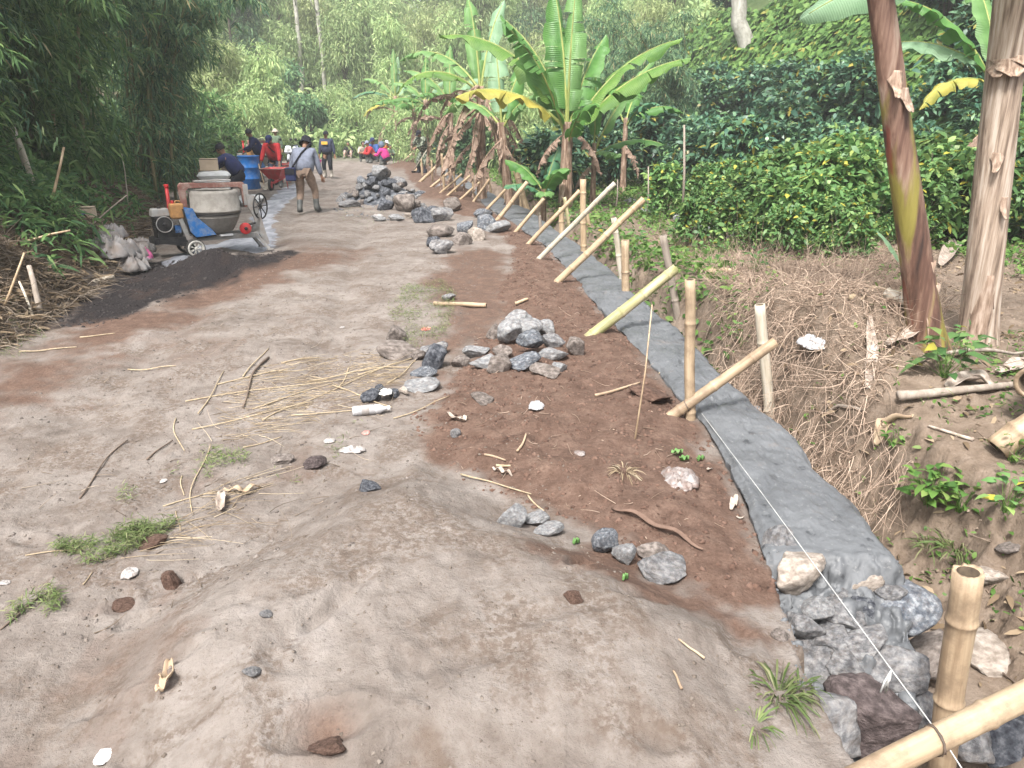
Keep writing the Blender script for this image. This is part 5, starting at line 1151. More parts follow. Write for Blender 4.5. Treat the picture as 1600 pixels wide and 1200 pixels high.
# bare trunks
def pole_tree(px0, py0, px1, py1, dep, wpx, lab, m=PALE, name='bare_tree'):
    a = gpt(px0, py0)[0] - Vector((0, 0, .5)); dep = a.y; d = ray(px1, py1); b2 = Vector((0, 0, CAMZ)) + d * (a.y / d.y); r = wpx * dep / F / 2; mb = MB(); n = 12; rr = random.Random(int(px0))
    a = Vector((a.x - (b2.x - a.x) * .1, a.y, gz(a.x, a.y) - .3)) if False else a
    mb.tube([a.lerp(b2, i / n) + Vector((rr.uniform(-.5, .5) * r, 0, 0)) for i in range(n + 1)], [r * (1.1 - .3 * i / n) for i in range(n + 1)], 12)
    root = empty(name); mb.build('trunk', m, root)
    b_ = MB()
    for i in range(5):
        z = .55 + .09 * i; c = a.lerp(b2, z); a2 = rr.uniform(0, 6.28); b_.tube([c, c + Vector((math.cos(a2) * 1.2, math.sin(a2) * .6, .6)), c + Vector((math.cos(a2) * 2, math.sin(a2) * 1, 1.5))], [r * .4, r * .25, .01], 6)
    if b_.n and py1 < -100: b_.build('limbs', m, root)
    tag(root, lab, 'bare tree', 'bare trunks standing out of the trees'); return root
pole_tree(1166, 74, 1143, -160, 24, 22, 'bare pinkish trunk rising out of the vines')
pole_tree(474, 150, 452, -120, 75, 6, 'left thin white trunk on the far hillside'); pole_tree(512, 175, 484, -120, 72, 6, 'right thin white trunk on the far hillside')
# undergrowth so that no soil shows between the trees
rs = np.random.default_rng(8); n = 60000; y = 46 + 90 * rs.uniform(0, 1, n) ** 1.3; x = rs.uniform(-.55, .28, n) * y; P = on_land(x, y, False); P[:, 2] += rs.uniform(0, 1.4, n); L_ = rs.uniform(.35, .8, n)
o = lm('undergrowth', *leaf_arrays(P, rs.normal(size=P.shape) * .7 + np.array([0, -.2, .5]), rs.normal(size=P.shape) + np.array([0, -.5, .6]), L_, L_ * .3, .3), LF['far']); tag(o, 'pale green brush covering the far slope between the trees', 'undergrowth', kind='stuff')
# left bank: dead bamboo litter, ferny growth
n = 26000; y = 5.2 + 30 * rs.uniform(0, 1, n) ** 1.6; off = rs.uniform(-.05, 1, n) ** 1.2 * 4.2; off = np.nan_to_num(off); x = xfoot(y) - off; P = on_land(x, y, False); P[:, 2] += .02 + rs.uniform(0, .06, n)
D = rs.normal(size=P.shape) * np.array([1, 1, .35]) + np.array([.3, 0, -.1]); V1 = fibers(P, D, rs.uniform(.05, .32, n), rs.uniform(.002, .006, n), .5, 3, .2, rs=rs)
o = lm('bank_litter', *V1, LF['twig']); tag(o, 'tangle of dead bamboo twigs littering the left bank', 'litter', kind='stuff')
n = 40000; y = 5.2 + 30 * rs.uniform(0, 1, n) ** 1.6; off = np.abs(rs.normal(size=n)) * 1.6; x = xfoot(y) - off; P = on_land(x, y, False); P[:, 2] += .02; L_ = rs.uniform(.06, .2, n)
o = lm('dead_leaf_litter', *leaf_arrays(P, rs.normal(size=P.shape) * np.array([1, 1, .3]), rs.normal(size=P.shape) * .4 + np.array([0, 0, 1]), L_, L_ * .18, .1), LF['dry']); tag(o, 'brown dead bamboo leaves strewn over the left bank', 'leaf litter', kind='stuff')
n = 60000; y = 5.0 + 42 * rs.uniform(0, 1, n) ** 1.5; off = .2 + np.abs(rs.normal(size=n)) * 2.2; x = xfoot(y) - off; msk = (fbm(x, y, .55, 3, 610) + .25 * fbm(x, y, 2.5, 2, 611) > -.16 - .14 * (off > 1.6) - .3 * (y > 17)) ; x, y = x[msk], y[msk]; n = len(x); P = on_land(x, y, False); P[:, 2] += rs.uniform(0, .35, n); L_ = rs.uniform(.10, .3, n)
o = lm('bank_growth', *leaf_arrays(P, rs.normal(size=P.shape) * .7 + np.array([.2, -.2, .35]), rs.normal(size=P.shape) * .5 + np.array([.3, -.3, 1]), L_, L_ * .17, .5), LF['bamboo2']); tag(o, 'grassy green growth clinging to the left bank', 'bank growth', kind='stuff')
# broken culms lying on the bank
for i, (px0, py0, px1, py1, r0, lab) in enumerate([(62, 492, 45, 415, .030, 'broken bamboo stub leaning on the nearest left bank'), (50, 495, 30, 440, .014, 'thin dead cane leaning beside the broken stub'), (5, 480, 38, 395, .012, 'dead cane slanting across the left picture edge'), (95, 470, 60, 440, .012, 'dead cane behind the broken stub'), (52, 300, 20, 200, .05, 'thick dead trunk leaning in the left thicket'), (40, 198, 82, 158, .022, 'pale cut cane sticking out of the thicket'), (130, 362, 198, 305, .010, 'curved dry vine stem above the sacks'), (150, 440, 178, 432, .03, 'short cane lying at the foot of the bank'), (70, 350, 100, 230, .018, 'dead cane propped high on the bank'), (115, 240, 150, 205, .03, 'dark cane leaning inside the thicket'), (200, 330, 190, 240, .012, 'dry cane standing left of the mixer'), (30, 380, 110, 360, .015, 'dry cane lying on the bank above the green patch'), (20, 330, 60, 350, .014, 'dry cane lying high on the bank')]):
    a, ta = gpt(px0, py0); d_ = ray(px1, py1); k_ = (a.y + .15) / d_.y; b_ = Vector((0, 0, CAMZ)) + d_ * k_; a = a - (b_ - a).normalized() * .1
    mb = MB(); L_ = (b_ - a).length; mb.tube([a, a.lerp(b_, .35) + Vector((.02 * L_, 0, .01 * L_)), a.lerp(b_, .7) + Vector((.02 * L_, 0, .02 * L_)), b_], [r0, r0 * .95, r0 * .85, r0 * .7], 9); tag(mb.build('dead_cane', [BARK, BAMY, BAM][i % 3]), lab, 'dead cane', 'dead canes on the left bank')
# ---------------------------------------------------------------- dry roots on the right bank
rs = np.random.default_rng(21)
ROOT = G([(1010, 380), (1130, 400), (1200, 395), (1330, 385), (1440, 420), (1470, 520), (1420, 600), (1330, 700), (1290, 720), (1230, 720), (1190, 620), (1130, 560), (1110, 470)])
def in_px(n, poly, rs):
    xs = [p[0] for p in poly]; ys_ = [p[1] for p in poly]; x = rs.uniform(min(xs), max(xs), n); y = rs.uniform(min(ys_), max(ys_), n); k = inpoly(x, y, poly); return x[k], y[k]
x, y = in_px(52000, ROOT, rs); k = (x > xr(y) + .25) & (fbm(x, y, 1.6, 3, 640) > -.28); x, y = x[k], y[k]; P = on_land(x, y); n = len(P); P[:, 2] += rs.uniform(-.005, .07, n) * (rs.uniform(0, 1, n) < .6)
D = rs.normal(size=P.shape) * np.array([1, 1, .6]) + np.array([-.2, -.2, .05]); o = lm('dry_roots', *fibers(P, D, rs.uniform(.04, .26, n), rs.uniform(.0014, .0046, n), 1.1, 6, .2, rs=rs), LF['root']); tag(o, 'heap of tangled dry roots dumped on the right bank', 'roots', kind='stuff')
# hanging roots at the trench side
n = 900; y = rs.uniform(3.9, 6.6, n); x = xr(y) + rs.uniform(.2, .62, n); P = on_land(x, y); P[:, 2] += .12 + rs.uniform(0, .08, n); D = np.tile([-.45, -.5, -.5], (n, 1)) + rs.normal(size=P.shape) * .35
o = lm('hanging_roots', *fibers(P, D, rs.uniform(.08, .34, n), rs.uniform(.0014, .0036, n), .8, 6, .5, rs=rs), LF['root']); tag(o, 'dry roots hanging down the side of the trench', 'roots', kind='stuff')
# garden weeds, grass, litter
def scatter(name, poly, n, leaf, Lr, ratio, seed, lab, cat, thr=-.1, up=.6, f=1.4, droop=.3, zr=.05, cond=None):
    rs = np.random.default_rng(seed); x, y = in_px(n, poly, rs); k = fbm(x, y, f, 3, seed) + .25 * fbm(x, y, f * 5, 2, seed + 1) > thr
    if cond is not None: k &= cond(x, y)
    x, y = x[k], y[k]; P = on_land(x, y); n = len(P); P[:, 2] += rs.uniform(-.005, zr, n); L_ = rs.uniform(*Lr, n)
    o = lm(name, *leaf_arrays(P, rs.normal(size=P.shape) * np.array([.7, .7, .3]) + np.array([0, 0, up]), rs.normal(size=P.shape) * .5 + np.array([0, 0, 1.0]), L_, L_ * ratio, droop), LF[leaf]); tag(o, lab, cat, kind='stuff'); return o
GARD = [plane_pt(*p) for p in [(760, 285), (700, 262), (800, 245), (1000, 262), (1250, 300), (1620, 330), (1620, 470), (1440, 400), (1200, 395), (1120, 420), (1150, 540), (1050, 540), (960, 420), (880, 350), (820, 318)]]
rightof = lambda x, y: x > xr(y) + np.interp(y, [3, 6, 8, 20], [.35, .2, .05, .0])
scatter('garden_weeds', GARD, 120000, 'weed', (.05, .14), .42, 700, 'low green weeds covering the garden edge', 'weeds', -.36, .5, cond=rightof, zr=.16)
scatter('garden_grass', GARD, 52000, 'grass', (.06, .16), .07, 705, 'short grass growing along the garden edge', 'grass', -.18, .9, cond=rightof)
RB = [plane_pt(*p) for p in [(1330, 720), (1420, 610), (1640, 520), (1700, 900), (1560, 860), (1400, 860)]]
scatter('bank_weeds', RB, 6500, 'weed', (.02, .06), .42, 710, 'small weeds dotted over the right bank', 'weeds', .0, .5, f=2.6, cond=rightof)
scatter('bank_grass', RB, 2600, 'grass', (.03, .09), .06, 712, 'thin grass dotted over the right bank', 'grass', .10, .9, f=2.2, cond=rightof)
scatter('mound_weeds', ROOT, 7000, 'weed', (.03, .08), .4, 730, 'green weeds sprouting through the root heap', 'weeds', .18, .5, f=1.8, cond=rightof, zr=.1)
RB2 = [plane_pt(*p) for p in [(1130, 560), (1130, 400), (1640, 380), (1760, 900), (1500, 1300), (1480, 900), (1330, 760)]]
scatter('bank_dead_leaves', RB2, 9000, 'dry', (.02, .11), .30, 715, 'brown dead leaves scattered on the right bank', 'leaf litter', -.2, .05, cond=rightof, zr=.02)
for i, (poly, n, thr) in enumerate([([(605, 470), (640, 445), (690, 440), (712, 455), (710, 500), (690, 530), (640, 540), (612, 515)], 9000, -.12), ([(520, 330), (560, 322), (610, 332), (600, 350), (540, 352)], 2600, 0), ([(180, 770), (270, 710), (380, 700), (400, 740), (300, 765), (200, 790)], 5200, .02), ([(160, 880), (170, 840), (260, 800), (280, 820), (200, 870)], 4600, -.1), ([(80, 900), (90, 860), (150, 850), (160, 880)], 3000, 0), ([(-20, 560), (0, 505), (60, 500), (70, 530), (30, 560)], 3800, -.1), ([(10, 960), (90, 920), (100, 950), (30, 985)], 1600, .05), ([(400, 760), (500, 690), (560, 660), (600, 670), (480, 760)], 1200, .12)]):
    scatter('road_grass', G(poly), n, 'grass', (.018, .05) if i else (.02, .05), .10, 720 + i, ['green grass patch beside the bamboo offcut', 'pale grass by the big stone heap', 'thin grass between the wheel tracks', 'bright grass by the red soil lump', 'small grass patch left of the red lump', 'grass at the foot of the left bank', 'sparse grass near the lower left edge', 'sparse grass among plastic scraps'][i], 'grass', thr + .12, .25, f=6)
STRAW = G([(330, 620), (400, 575), (560, 545), (640, 570), (560, 625), (420, 680), (330, 690)])
rs = np.random.default_rng(33)
def straw(name, poly, n, Lr, seed, lab, leaf='straw', rad=(.0009, .0024), ang=.25, sp=.6, curl=.12):
    rs = np.random.default_rng(seed); x, y = in_px(n, poly, rs); P = on_land(x, y); P[:, 2] += .006; n = len(P); D = np.stack([np.cos(ang + rs.normal(size=n) * sp), np.sin(ang + rs.normal(size=n) * sp), rs.normal(size=n) * .03], -1)
    o = lm(name, *fibers(P, D, rs.uniform(*Lr, n), rs.uniform(*rad, n), curl, 4, 0, rs=rs), LF[leaf]); tag(o, lab, 'straw', kind='stuff')
straw('straw_litter', STRAW, 900, (.05, .34), 1, 'fine dry straw spread over the sandy road'); straw('straw_litter', G([(150, 880), (240, 800), (380, 745), (420, 760), (300, 830), (180, 900)]), 160, (.08, .4), 2, 'dry straw lying by the red soil lump', ang=.6)
straw('soil_twigs', [p for p in BROWN if p[1] < 14], 420, (.02, .16), 3, 'twiglets and chips scattered in the brown soil', 'root', (.0012, .0035), .5, 2, .3)
straw('road_twigs', G([(0, 700), (300, 500), (640, 420), (600, 700), (400, 1000), (0, 1000)]), 420, (.03, .2), 4, 'small twigs scattered on the road', 'twig', (.001, .003), .5, 1.5, .3)
straw('bank_twigs', RB2, 900, (.05, .4), 5, 'twigs littering the right bank', 'root', (.0015, .005), 2.5, 1.5, .3)
# clods and pebbles
def crumbs(name, poly, n, sr, m, seed, lab, cond=None):
    rs = np.random.default_rng(seed); x, y = in_px(n, poly, rs)
    if cond is not None: k = cond(x, y); x, y = x[k], y[k]
    P = on_land(x, y); n = len(P); T = np.array([[1, 0, 0], [-.5, .87, 0], [-.5, -.87, 0], [.2, .1, .8], [-.9, .1, .35], [.5, -.5, .45], [.45, .6, .4]]); s = rs.uniform(0, 1, n) ** 3 * (sr[1] - sr[0]) + sr[0]
    a = rs.uniform(0, 6.28, n); ca, sa = np.cos(a), np.sin(a); tt = T[None] * (1 + rs.normal(size=(n, 7, 1)) * .2) * s[:, None, None]; X = tt[..., 0] * ca[:, None] - tt[..., 1] * sa[:, None]; Y = tt[..., 0] * sa[:, None] + tt[..., 1] * ca[:, None]
    V = np.stack([X + P[:, 0:1], Y + P[:, 1:2], tt[..., 2] + P[:, 2:3] - s[:, None] * .15], -1).reshape(-1, 3); Fq = np.array([[0, 6, 3], [0, 3, 5], [1, 4, 3], [6, 1, 3], [4, 2, 5], [4, 5, 3], [0, 1, 6], [4, 1, 2], [0, 5, 2]]); F_ = (np.arange(n)[:, None, None] * 7 + Fq[None]).reshape(-1, 3)
    tag(lm(name, V, F_, m), lab, 'gravel', kind='stuff')
crumbs('soil_crumbs', [p for p in BROWN if p[1] < 16], 16000, (.003, .022), SM['r'], 1, 'brown crumbs of dug soil'); crumbs('road_crumbs', G([(0, 640), (330, 470), (620, 330), (760, 420), (640, 650), (700, 900), (300, 1000), (0, 1000)]), 9000, (.002, .014), SM['b'], 9, 'small clods and grit scattered over the road'); crumbs('sand_crumbs', G([(-100, 1250), (0, 700), (500, 480), (720, 420), (1000, 980), (1230, 1080), (1200, 1250)]), 15000, (.001, .010), mat('sand_grit', (.10, .078, .062), (.20, .17, .145), 8, .95, .3), 2, 'grit and small pebbles on the sand')
crumbs('bank_crumbs', RB2, 14000, (.003, .02), mat('bank_grit', (.14, .10, .07), (.28, .22, .17), 8, .95, .3), 3, 'crumbs of soil on the right bank'); crumbs('heap_gravel', G([(515, 335), (560, 290), (620, 300), (650, 330), (600, 345)]), 900, (.01, .06), SM['g'], 4, 'gravel around the foot of the big stone heap')
crumbs('sand_clods', BLACK, 2500, (.004, .03), mat('black_grit', (.012, .01, .01), (.04, .034, .033), 8, .95, .3), 6, 'small clods on the black sand'); crumbs('mortar_crumbs', G([(1195, 850), (1235, 1000), (1250, 1080), (1440, 1080), (1420, 930), (1230, 890)]), 1100, (.004, .022), wm, 5, 'crumbs of wet mortar around the wall end')
# ================================================================ CONCRETE MIXER
def pm(name, c, rough=.5, metal=0, dirt=(.22, .2, .18), amt=.5, c2=None, bump=.15, var=0, scale=9):
    return mat(name, c, c2 or tuple(q * .75 for q in c), scale, rough, bump, 30, metal=metal, dirt=dirt, dirt_amt=amt, var=var, bdist=.004)
CRUST = pm('cement_crusted_steel', (.25, .235, .21), .85, 0, (.16, .145, .125), .7, (.22, .205, .185), .5); FRAMEP = pm('grey_frame_paint', (.30, .30, .29), .7, 0, (.25, .2, .17), .6)
RUSTP = pm('rusty_red_steel', (.22, .10, .08), .8, 0, (.33, .28, .24), .6); BLUEP = pm('blue_guard_paint', (.015, .13, .38), .6, 0, (.22, .24, .26), .6); BLK = pm('black_oily_steel', (.018, .018, .02), .5, .2, (.06, .055, .05), .5)
REDP = pm('red_paint', (.50, .025, .03), .45, 0, (.2, .1, .08), .4); AMBER = pm('amber_plastic', (.42, .22, .08), .55, 0, (.2, .12, .06), .6); ALU = pm('alloy', (.62, .60, .54), .5, .0, (.15, .13, .11), .7)
WHITEP = pm('white_plastic', (.72, .73, .74), .5, 0, (.45, .42, .38), .4); RUB = mat('rubber', (.02, .02, .02), (.05, .048, .045), 20, .8, .2)
def cyl(mb, c, ax, r, h, seg=20, mi=0):
    q = Vector(ax).normalized().to_track_quat('Z', 'Y').to_matrix(); mb.lathe([(0.001, -h / 2), (r * .96, -h / 2), (r, -h / 2 + h * .05), (r, h / 2 - h * .05), (r * .96, h / 2), (0.001, h / 2)], seg, c, q, mi)
def bar(mb, a, b, w=.04, h=None, mi=0):
    a = Vector(a); b = Vector(b); d = b - a; q = d.to_track_quat('Z', 'Y').to_matrix(); mb.box((a + b) / 2, (w, h or w, d.length), q, mi)
def mixer(loc, rz, label, sc=1):
    root = empty('concrete_mixer', loc, rz, sc)
    # drum, mouth up
    mb = MB(); c = (.54, .0, 0); mb.lathe([(.001, .38), (.22, .385), (.27, .41), (.34, .53), (.395, .64), (.402, .65), (.402, .665), (.396, .67), (.415, .74), (.44, .745), (.44, .775), (.425, .78), (.415, 1.05), (.395, 1.10), (.34, 1.11), (.34, 1.07), (.38, 1.04), (.38, .80), (.2, .5), (.001, .46)], 44, c)
    dr = mb.build('drum', CRUST, root)
    mb = MB(); mb.lathe([(.415, .70), (.425, .70), (.425, .715), (.415, .715)], 44, c, closed=True); mb.build('ring_gear', BLK, root)
    mb = MB()
    for a in range(3): bar(mb, (.54, 0, .55), (.54 + .3 * math.cos(a * 2.1), .3 * math.sin(a * 2.1), .98), .05, .012)
    mb.build('mixing_blade', CRUST, dr)
    # yoke over the drum
    mb = MB(); O = [(-.02, .84), (-.04, 1.20), (.0, 1.245), (1.06, 1.22), (1.10, 1.17), (1.13, .78), (1.05, .78), (1.02, 1.10), (.97, 1.135), (.12, 1.15), (.07, 1.11), (.07, .84)]
    mb.prism(O, -.05, .05); bevel(mb.build('yoke', [RUSTP], root, False), .008)
    mb = MB(); mb.box((.54, 0, 1.262), (.62, .11, .03)); mb.box((1.09, 0, 1.0), (.09, .112, .36)); bevel(mb.build('yoke_plate', FRAMEP, root, False), .004)
    # blue guard
    mb = MB(); O = [(-.05, .86), (.10, .83), (.15, .68), (.38, .45), (.44, .36), (.10, .34), (.02, .44)]; mb.prism(O, -.26, -.22); bevel(mb.build('guard_plate', BLUEP, root, False), .006)
    mb = MB(); mb.prism([(x + (.02 if x > .05 else -.02), z - .03) for x, z in O], -.219, -.20); mb.build('guard_lip', BLK, root, False)
    # frame
    mb = MB(); bar(mb, (-.10, -.12, .66), (.0, -.12, .30), .07); bar(mb, (-.02, -.12, .31), (1.15, -.12, .29), .06, .09); bar(mb, (-.02, .28, .31), (1.15, .28, .29), .06, .09); bar(mb, (.0, -.1, .31), (.0, .3, .31), .06); bar(mb, (1.1, -.1, .3), (1.1, .3, .3), .06); bar(mb, (-.1, .28, .66), (.0, .28, .30), .07); bar(mb, (-.02, 0, .3), (-.02, 0, .84), .07)
    mb.build('chassis', FRAMEP, root, False)
    mb = MB(); mb.prism([(1.08, 1.02), (1.22, .98), (1.30, .62), (1.42, .10), (1.34, .10), (1.22, .36), (1.0, .30), (1.0, .24), (1.24, .28), (1.18, .60), (1.10, .78)], -.10, -.05); mb.build('end_plate', FRAMEP, root, False)
    for y0 in (-.16, .30):
        mb = MB(); bar(mb, (1.16, y0 * .7, .32), (1.40, y0, .0), .05); mb.box((1.40, y0, .01), (.12, .09, .02)); mb.build('leg', FRAMEP, root, False)
    mb = MB(); q = Matrix.Rotation(math.pi / 2, 3, 'Y'); mb.lathe([(.225 + .014 * math.cos(a), .014 * math.sin(a)) for a in [i * math.pi / 4 for i in range(8)]], 36, (0, 0, 0), q, closed=True)
    for k in range(4):
        a = k * math.pi / 4; bar(mb, (0, .22 * math.cos(a), .22 * math.sin(a)), (0, -.22 * math.cos(a), -.22 * math.sin(a)), .014)
    bar(mb, (-.15, .0, .0), (.02, -.0, .0), .035); tw = mb.build('tilt_wheel', BLK, root); tw.location = (1.34, -.02, .78); tw.rotation_euler = (0, 0, -R(50))
    mb = MB(); cyl(mb, (.96, -.24, .43), (.15, 1, 0), .10, .05, 28); mb.build('pulley', REDP, root); 
    mb = MB(); cyl(mb, (.96, -.268, .43), (.15, 1, 0), .03, .03, 16); cyl(mb, (1.05, -.24, .5), (1, 0, .2), .02, .2, 10); mb.build('pulley_hub', BLK, root)
    mb = MB(); mb.box((.62, -.20, .34), (.22, .10, .03)); mb.build('white_board', WHITEP, root, False)
    # wheels
    for y0 in (-.26, .40):
        mb = MB(); q = Matrix.Rotation(math.pi / 2, 3, 'X'); mb.lathe([(.115, -.045), (.15, -.05), (.158, -.03), (.158, .03), (.15, .05), (.115, .045)], 32, (.06, y0, .155), q, closed=True); w_ = mb.build('wheel', RUB, root)
        mb = MB(); s = -1 if y0 < 0 else 1; mb.lathe([(.105, -.03), (.14, -.04), (.143, .0), (.14, .04), (.105, .03)], 32, (.06, y0 + s * .02, .155), q, closed=True); cyl(mb, (.06, y0 + s * .03, .155), (0, 1, 0), .03, .04, 14)
        for k in range(7):
            a = k * 2 * math.pi / 7
            for e in (-.12, .12): bar(mb, (.06 + .025 * math.cos(a), y0 + s * .035, .155 + .025 * math.sin(a)), (.06 + .11 * math.cos(a + e), y0 + s * .035, .155 + .11 * math.sin(a + e)), .012)
        mb.build('rim', ALU, w_)
    mb = MB(); bar(mb, (.06, -.24, .155), (.06, .38, .155), .035); mb.build('axle', BLK, root)
    # engine on its black tray
    mb = MB(); mb.box((-.28, .08, .30), (.56, .40, .10)); mb.box((-.3, .08, .40), (.36, .3, .12)); bar(mb, (-.5, -.1, .3), (.05, -.1, .2), .06); mb.build('engine_tray', BLK, root, False)
    mb = MB(); mb.box((-.36, .06, .57), (.26, .26, .26)); 
    for k in range(6): mb.box((-.36, .06, .50 + k * .035), (.285, .285, .012))
    e = bevel(mb.build('engine', [BLK], root, False), .006)
    mb = MB(); mb.lathe([(.130 + .009 * math.cos(a), .02 * math.sin(a)) for a in [i * math.pi / 4 for i in range(8)]], 32, (-.36, -.12, .58), Matrix.Rotation(math.pi / 2, 3, 'X'), closed=True); mb.build('fan_shroud', FRAMEP, e)
    mb = MB(); cyl(mb, (-.36, -.10, .58), (0, 1, 0), .125, .05, 28); cyl(mb, (-.36, -.14, .58), (0, 1, 0), .03, .03, 14); mb.build('flywheel', BLK, e)
    mb = MB(); mb.box((-.38, .06, .77), (.30, .24, .13), None, 0, .88); bevel(mb.build('fuel_tank', FRAMEP, e, False), .02, 3); mb = MB(); cyl(mb, (-.38, .06, .845), (0, 0, 1), .03, .03); mb.build('tank_cap', BLK, e)
    mb = MB(); mb.tube([(-.22, .1, .7), (-.2, .1, .9), (-.2, .1, 1.18)], [.03, .032, .028], 12); cyl(mb, (-.2, .1, 1.2), (0, 0, 1), .038, .05); mb.build('exhaust_stack', REDP, root)
    mb = MB(); mb.box((-.14, -.02, .48), (.1, .1, .12)); mb.build('belt_cover', BLUEP, root, False)
    mb = MB(); mb.box((-.13, -.08, .79), (.22, .17, .26)); j = mb.build('fuel_can', AMBER, root, False); bevel(j, .035, 4)
    mb = MB(); cyl(mb, (-.18, -.08, .94), (0, 0, 1), .025, .05, 14); mb.build('can_cap', REDP, j); mb = MB(); mb.tube([(-.15, -.08, .91), (-.13, -.08, .955), (-.07, -.08, .955), (-.05, -.08, .91)], .014, 8); mb.build('can_handle', AMBER, j)
    tag(root, label, 'concrete mixer', 'concrete mixers'); return root
p, t = gpt(287, 402)
mixer(p + Vector((0, .2, -.01)), R(36), 'nearest concrete mixer with blue guard plate, amber fuel can and spoked wheel', .83)
q_ = ray(392, 250) * 27; mixer(Vector((q_.x, q_.y, gz(q_.x, q_.y))), R(75), 'distant beige concrete mixer behind the blue barrel', 1.05)

# ================================================================ PEOPLE
SKIN = mat('brown_skin', (.22, .115, .07), (.27, .15, .095), 12, .6, .05, var=.05); HAIR = mat('black_hair', (.012, .011, .011), (.03, .027, .025), 30, .6, .3)
def cloth(n, c, c2=None, scale=14): return mat('cloth_' + n, c, c2 or tuple(q * .7 for q in c), scale, .9, .35, 18, var=.02, bdist=.015)
NAVY = cloth('navy', (.02, .028, .09)); REDC = cloth('red', (.45, .03, .035)); GREYC = cloth('grey_blue', (.20, .22, .28)); HOODY = cloth('slate', (.045, .055, .095)); BLACKC = cloth('black', (.014, .015, .022)); TAN = cloth('tan', (.28, .20, .15)); DENIM = cloth('denim', (.05, .065, .10))
PINK = cloth('magenta', (.55, .04, .22)); ORANGE = cloth('orange', (.55, .17, .03)); BEIGE = cloth('beige', (.42, .36, .29)); GREENC = cloth('green', (.12, .17, .11)); BOOT = mat('boot_grey_rubber', (.06, .065, .065), (.12, .12, .11), 9, .5, .1); BOOTP = mat('muddy_boot', (.22, .20, .17), (.34, .31, .27), 9, .8, .2)
CAMO = mat('camouflage', (.02, .03, .025), (.075, .095, .055), 16, .9, .2, c3=(.25, .27, .22), lo=.42, hi=.58, var=0)
YEL = mat('yellow_print', (.65, .36, .05), (.7, .42, .08), 8, .8, 0)
def skin(name, verts, edges, rad, m, parent, sub=1):
    kf = 1.08 if name == 'body' else 1.22; rad = [tuple(q * kf for q in r) if hasattr(r, '__len__') else r * kf for r in rad]
    me = bpy.data.meshes.new(name); me.from_pydata([tuple(v) for v in verts], edges, []); me.materials.append(m); o = bpy.data.objects.new(name, me); C.objects.link(o); o.parent = parent
    s = o.modifiers.new('skin', 'SKIN'); s.use_smooth_shade = True
    for i, r in enumerate(rad): me.skin_vertices[0].data[i].radius = r if hasattr(r, '__len__') else (r, r); me.skin_vertices[0].data[i].use_root = (i == 0)
    u = o.modifiers.new('sub', 'SUBSURF'); u.levels = sub; u.render_levels = sub; return o
def ik(a, c, l1, l2, pole):
    a = Vector(a); c = Vector(c); d = c - a; L_ = min(d.length, (l1 + l2) * .998); dn = d.normalized(); x = (l1 * l1 - l2 * l2 + L_ * L_) / (2 * L_); h = math.sqrt(max(0, l1 * l1 - x * x)); p = Vector(pole); p = (p - dn * p.dot(dn)).normalized(); return a + dn * x + p * h, a + dn * L_
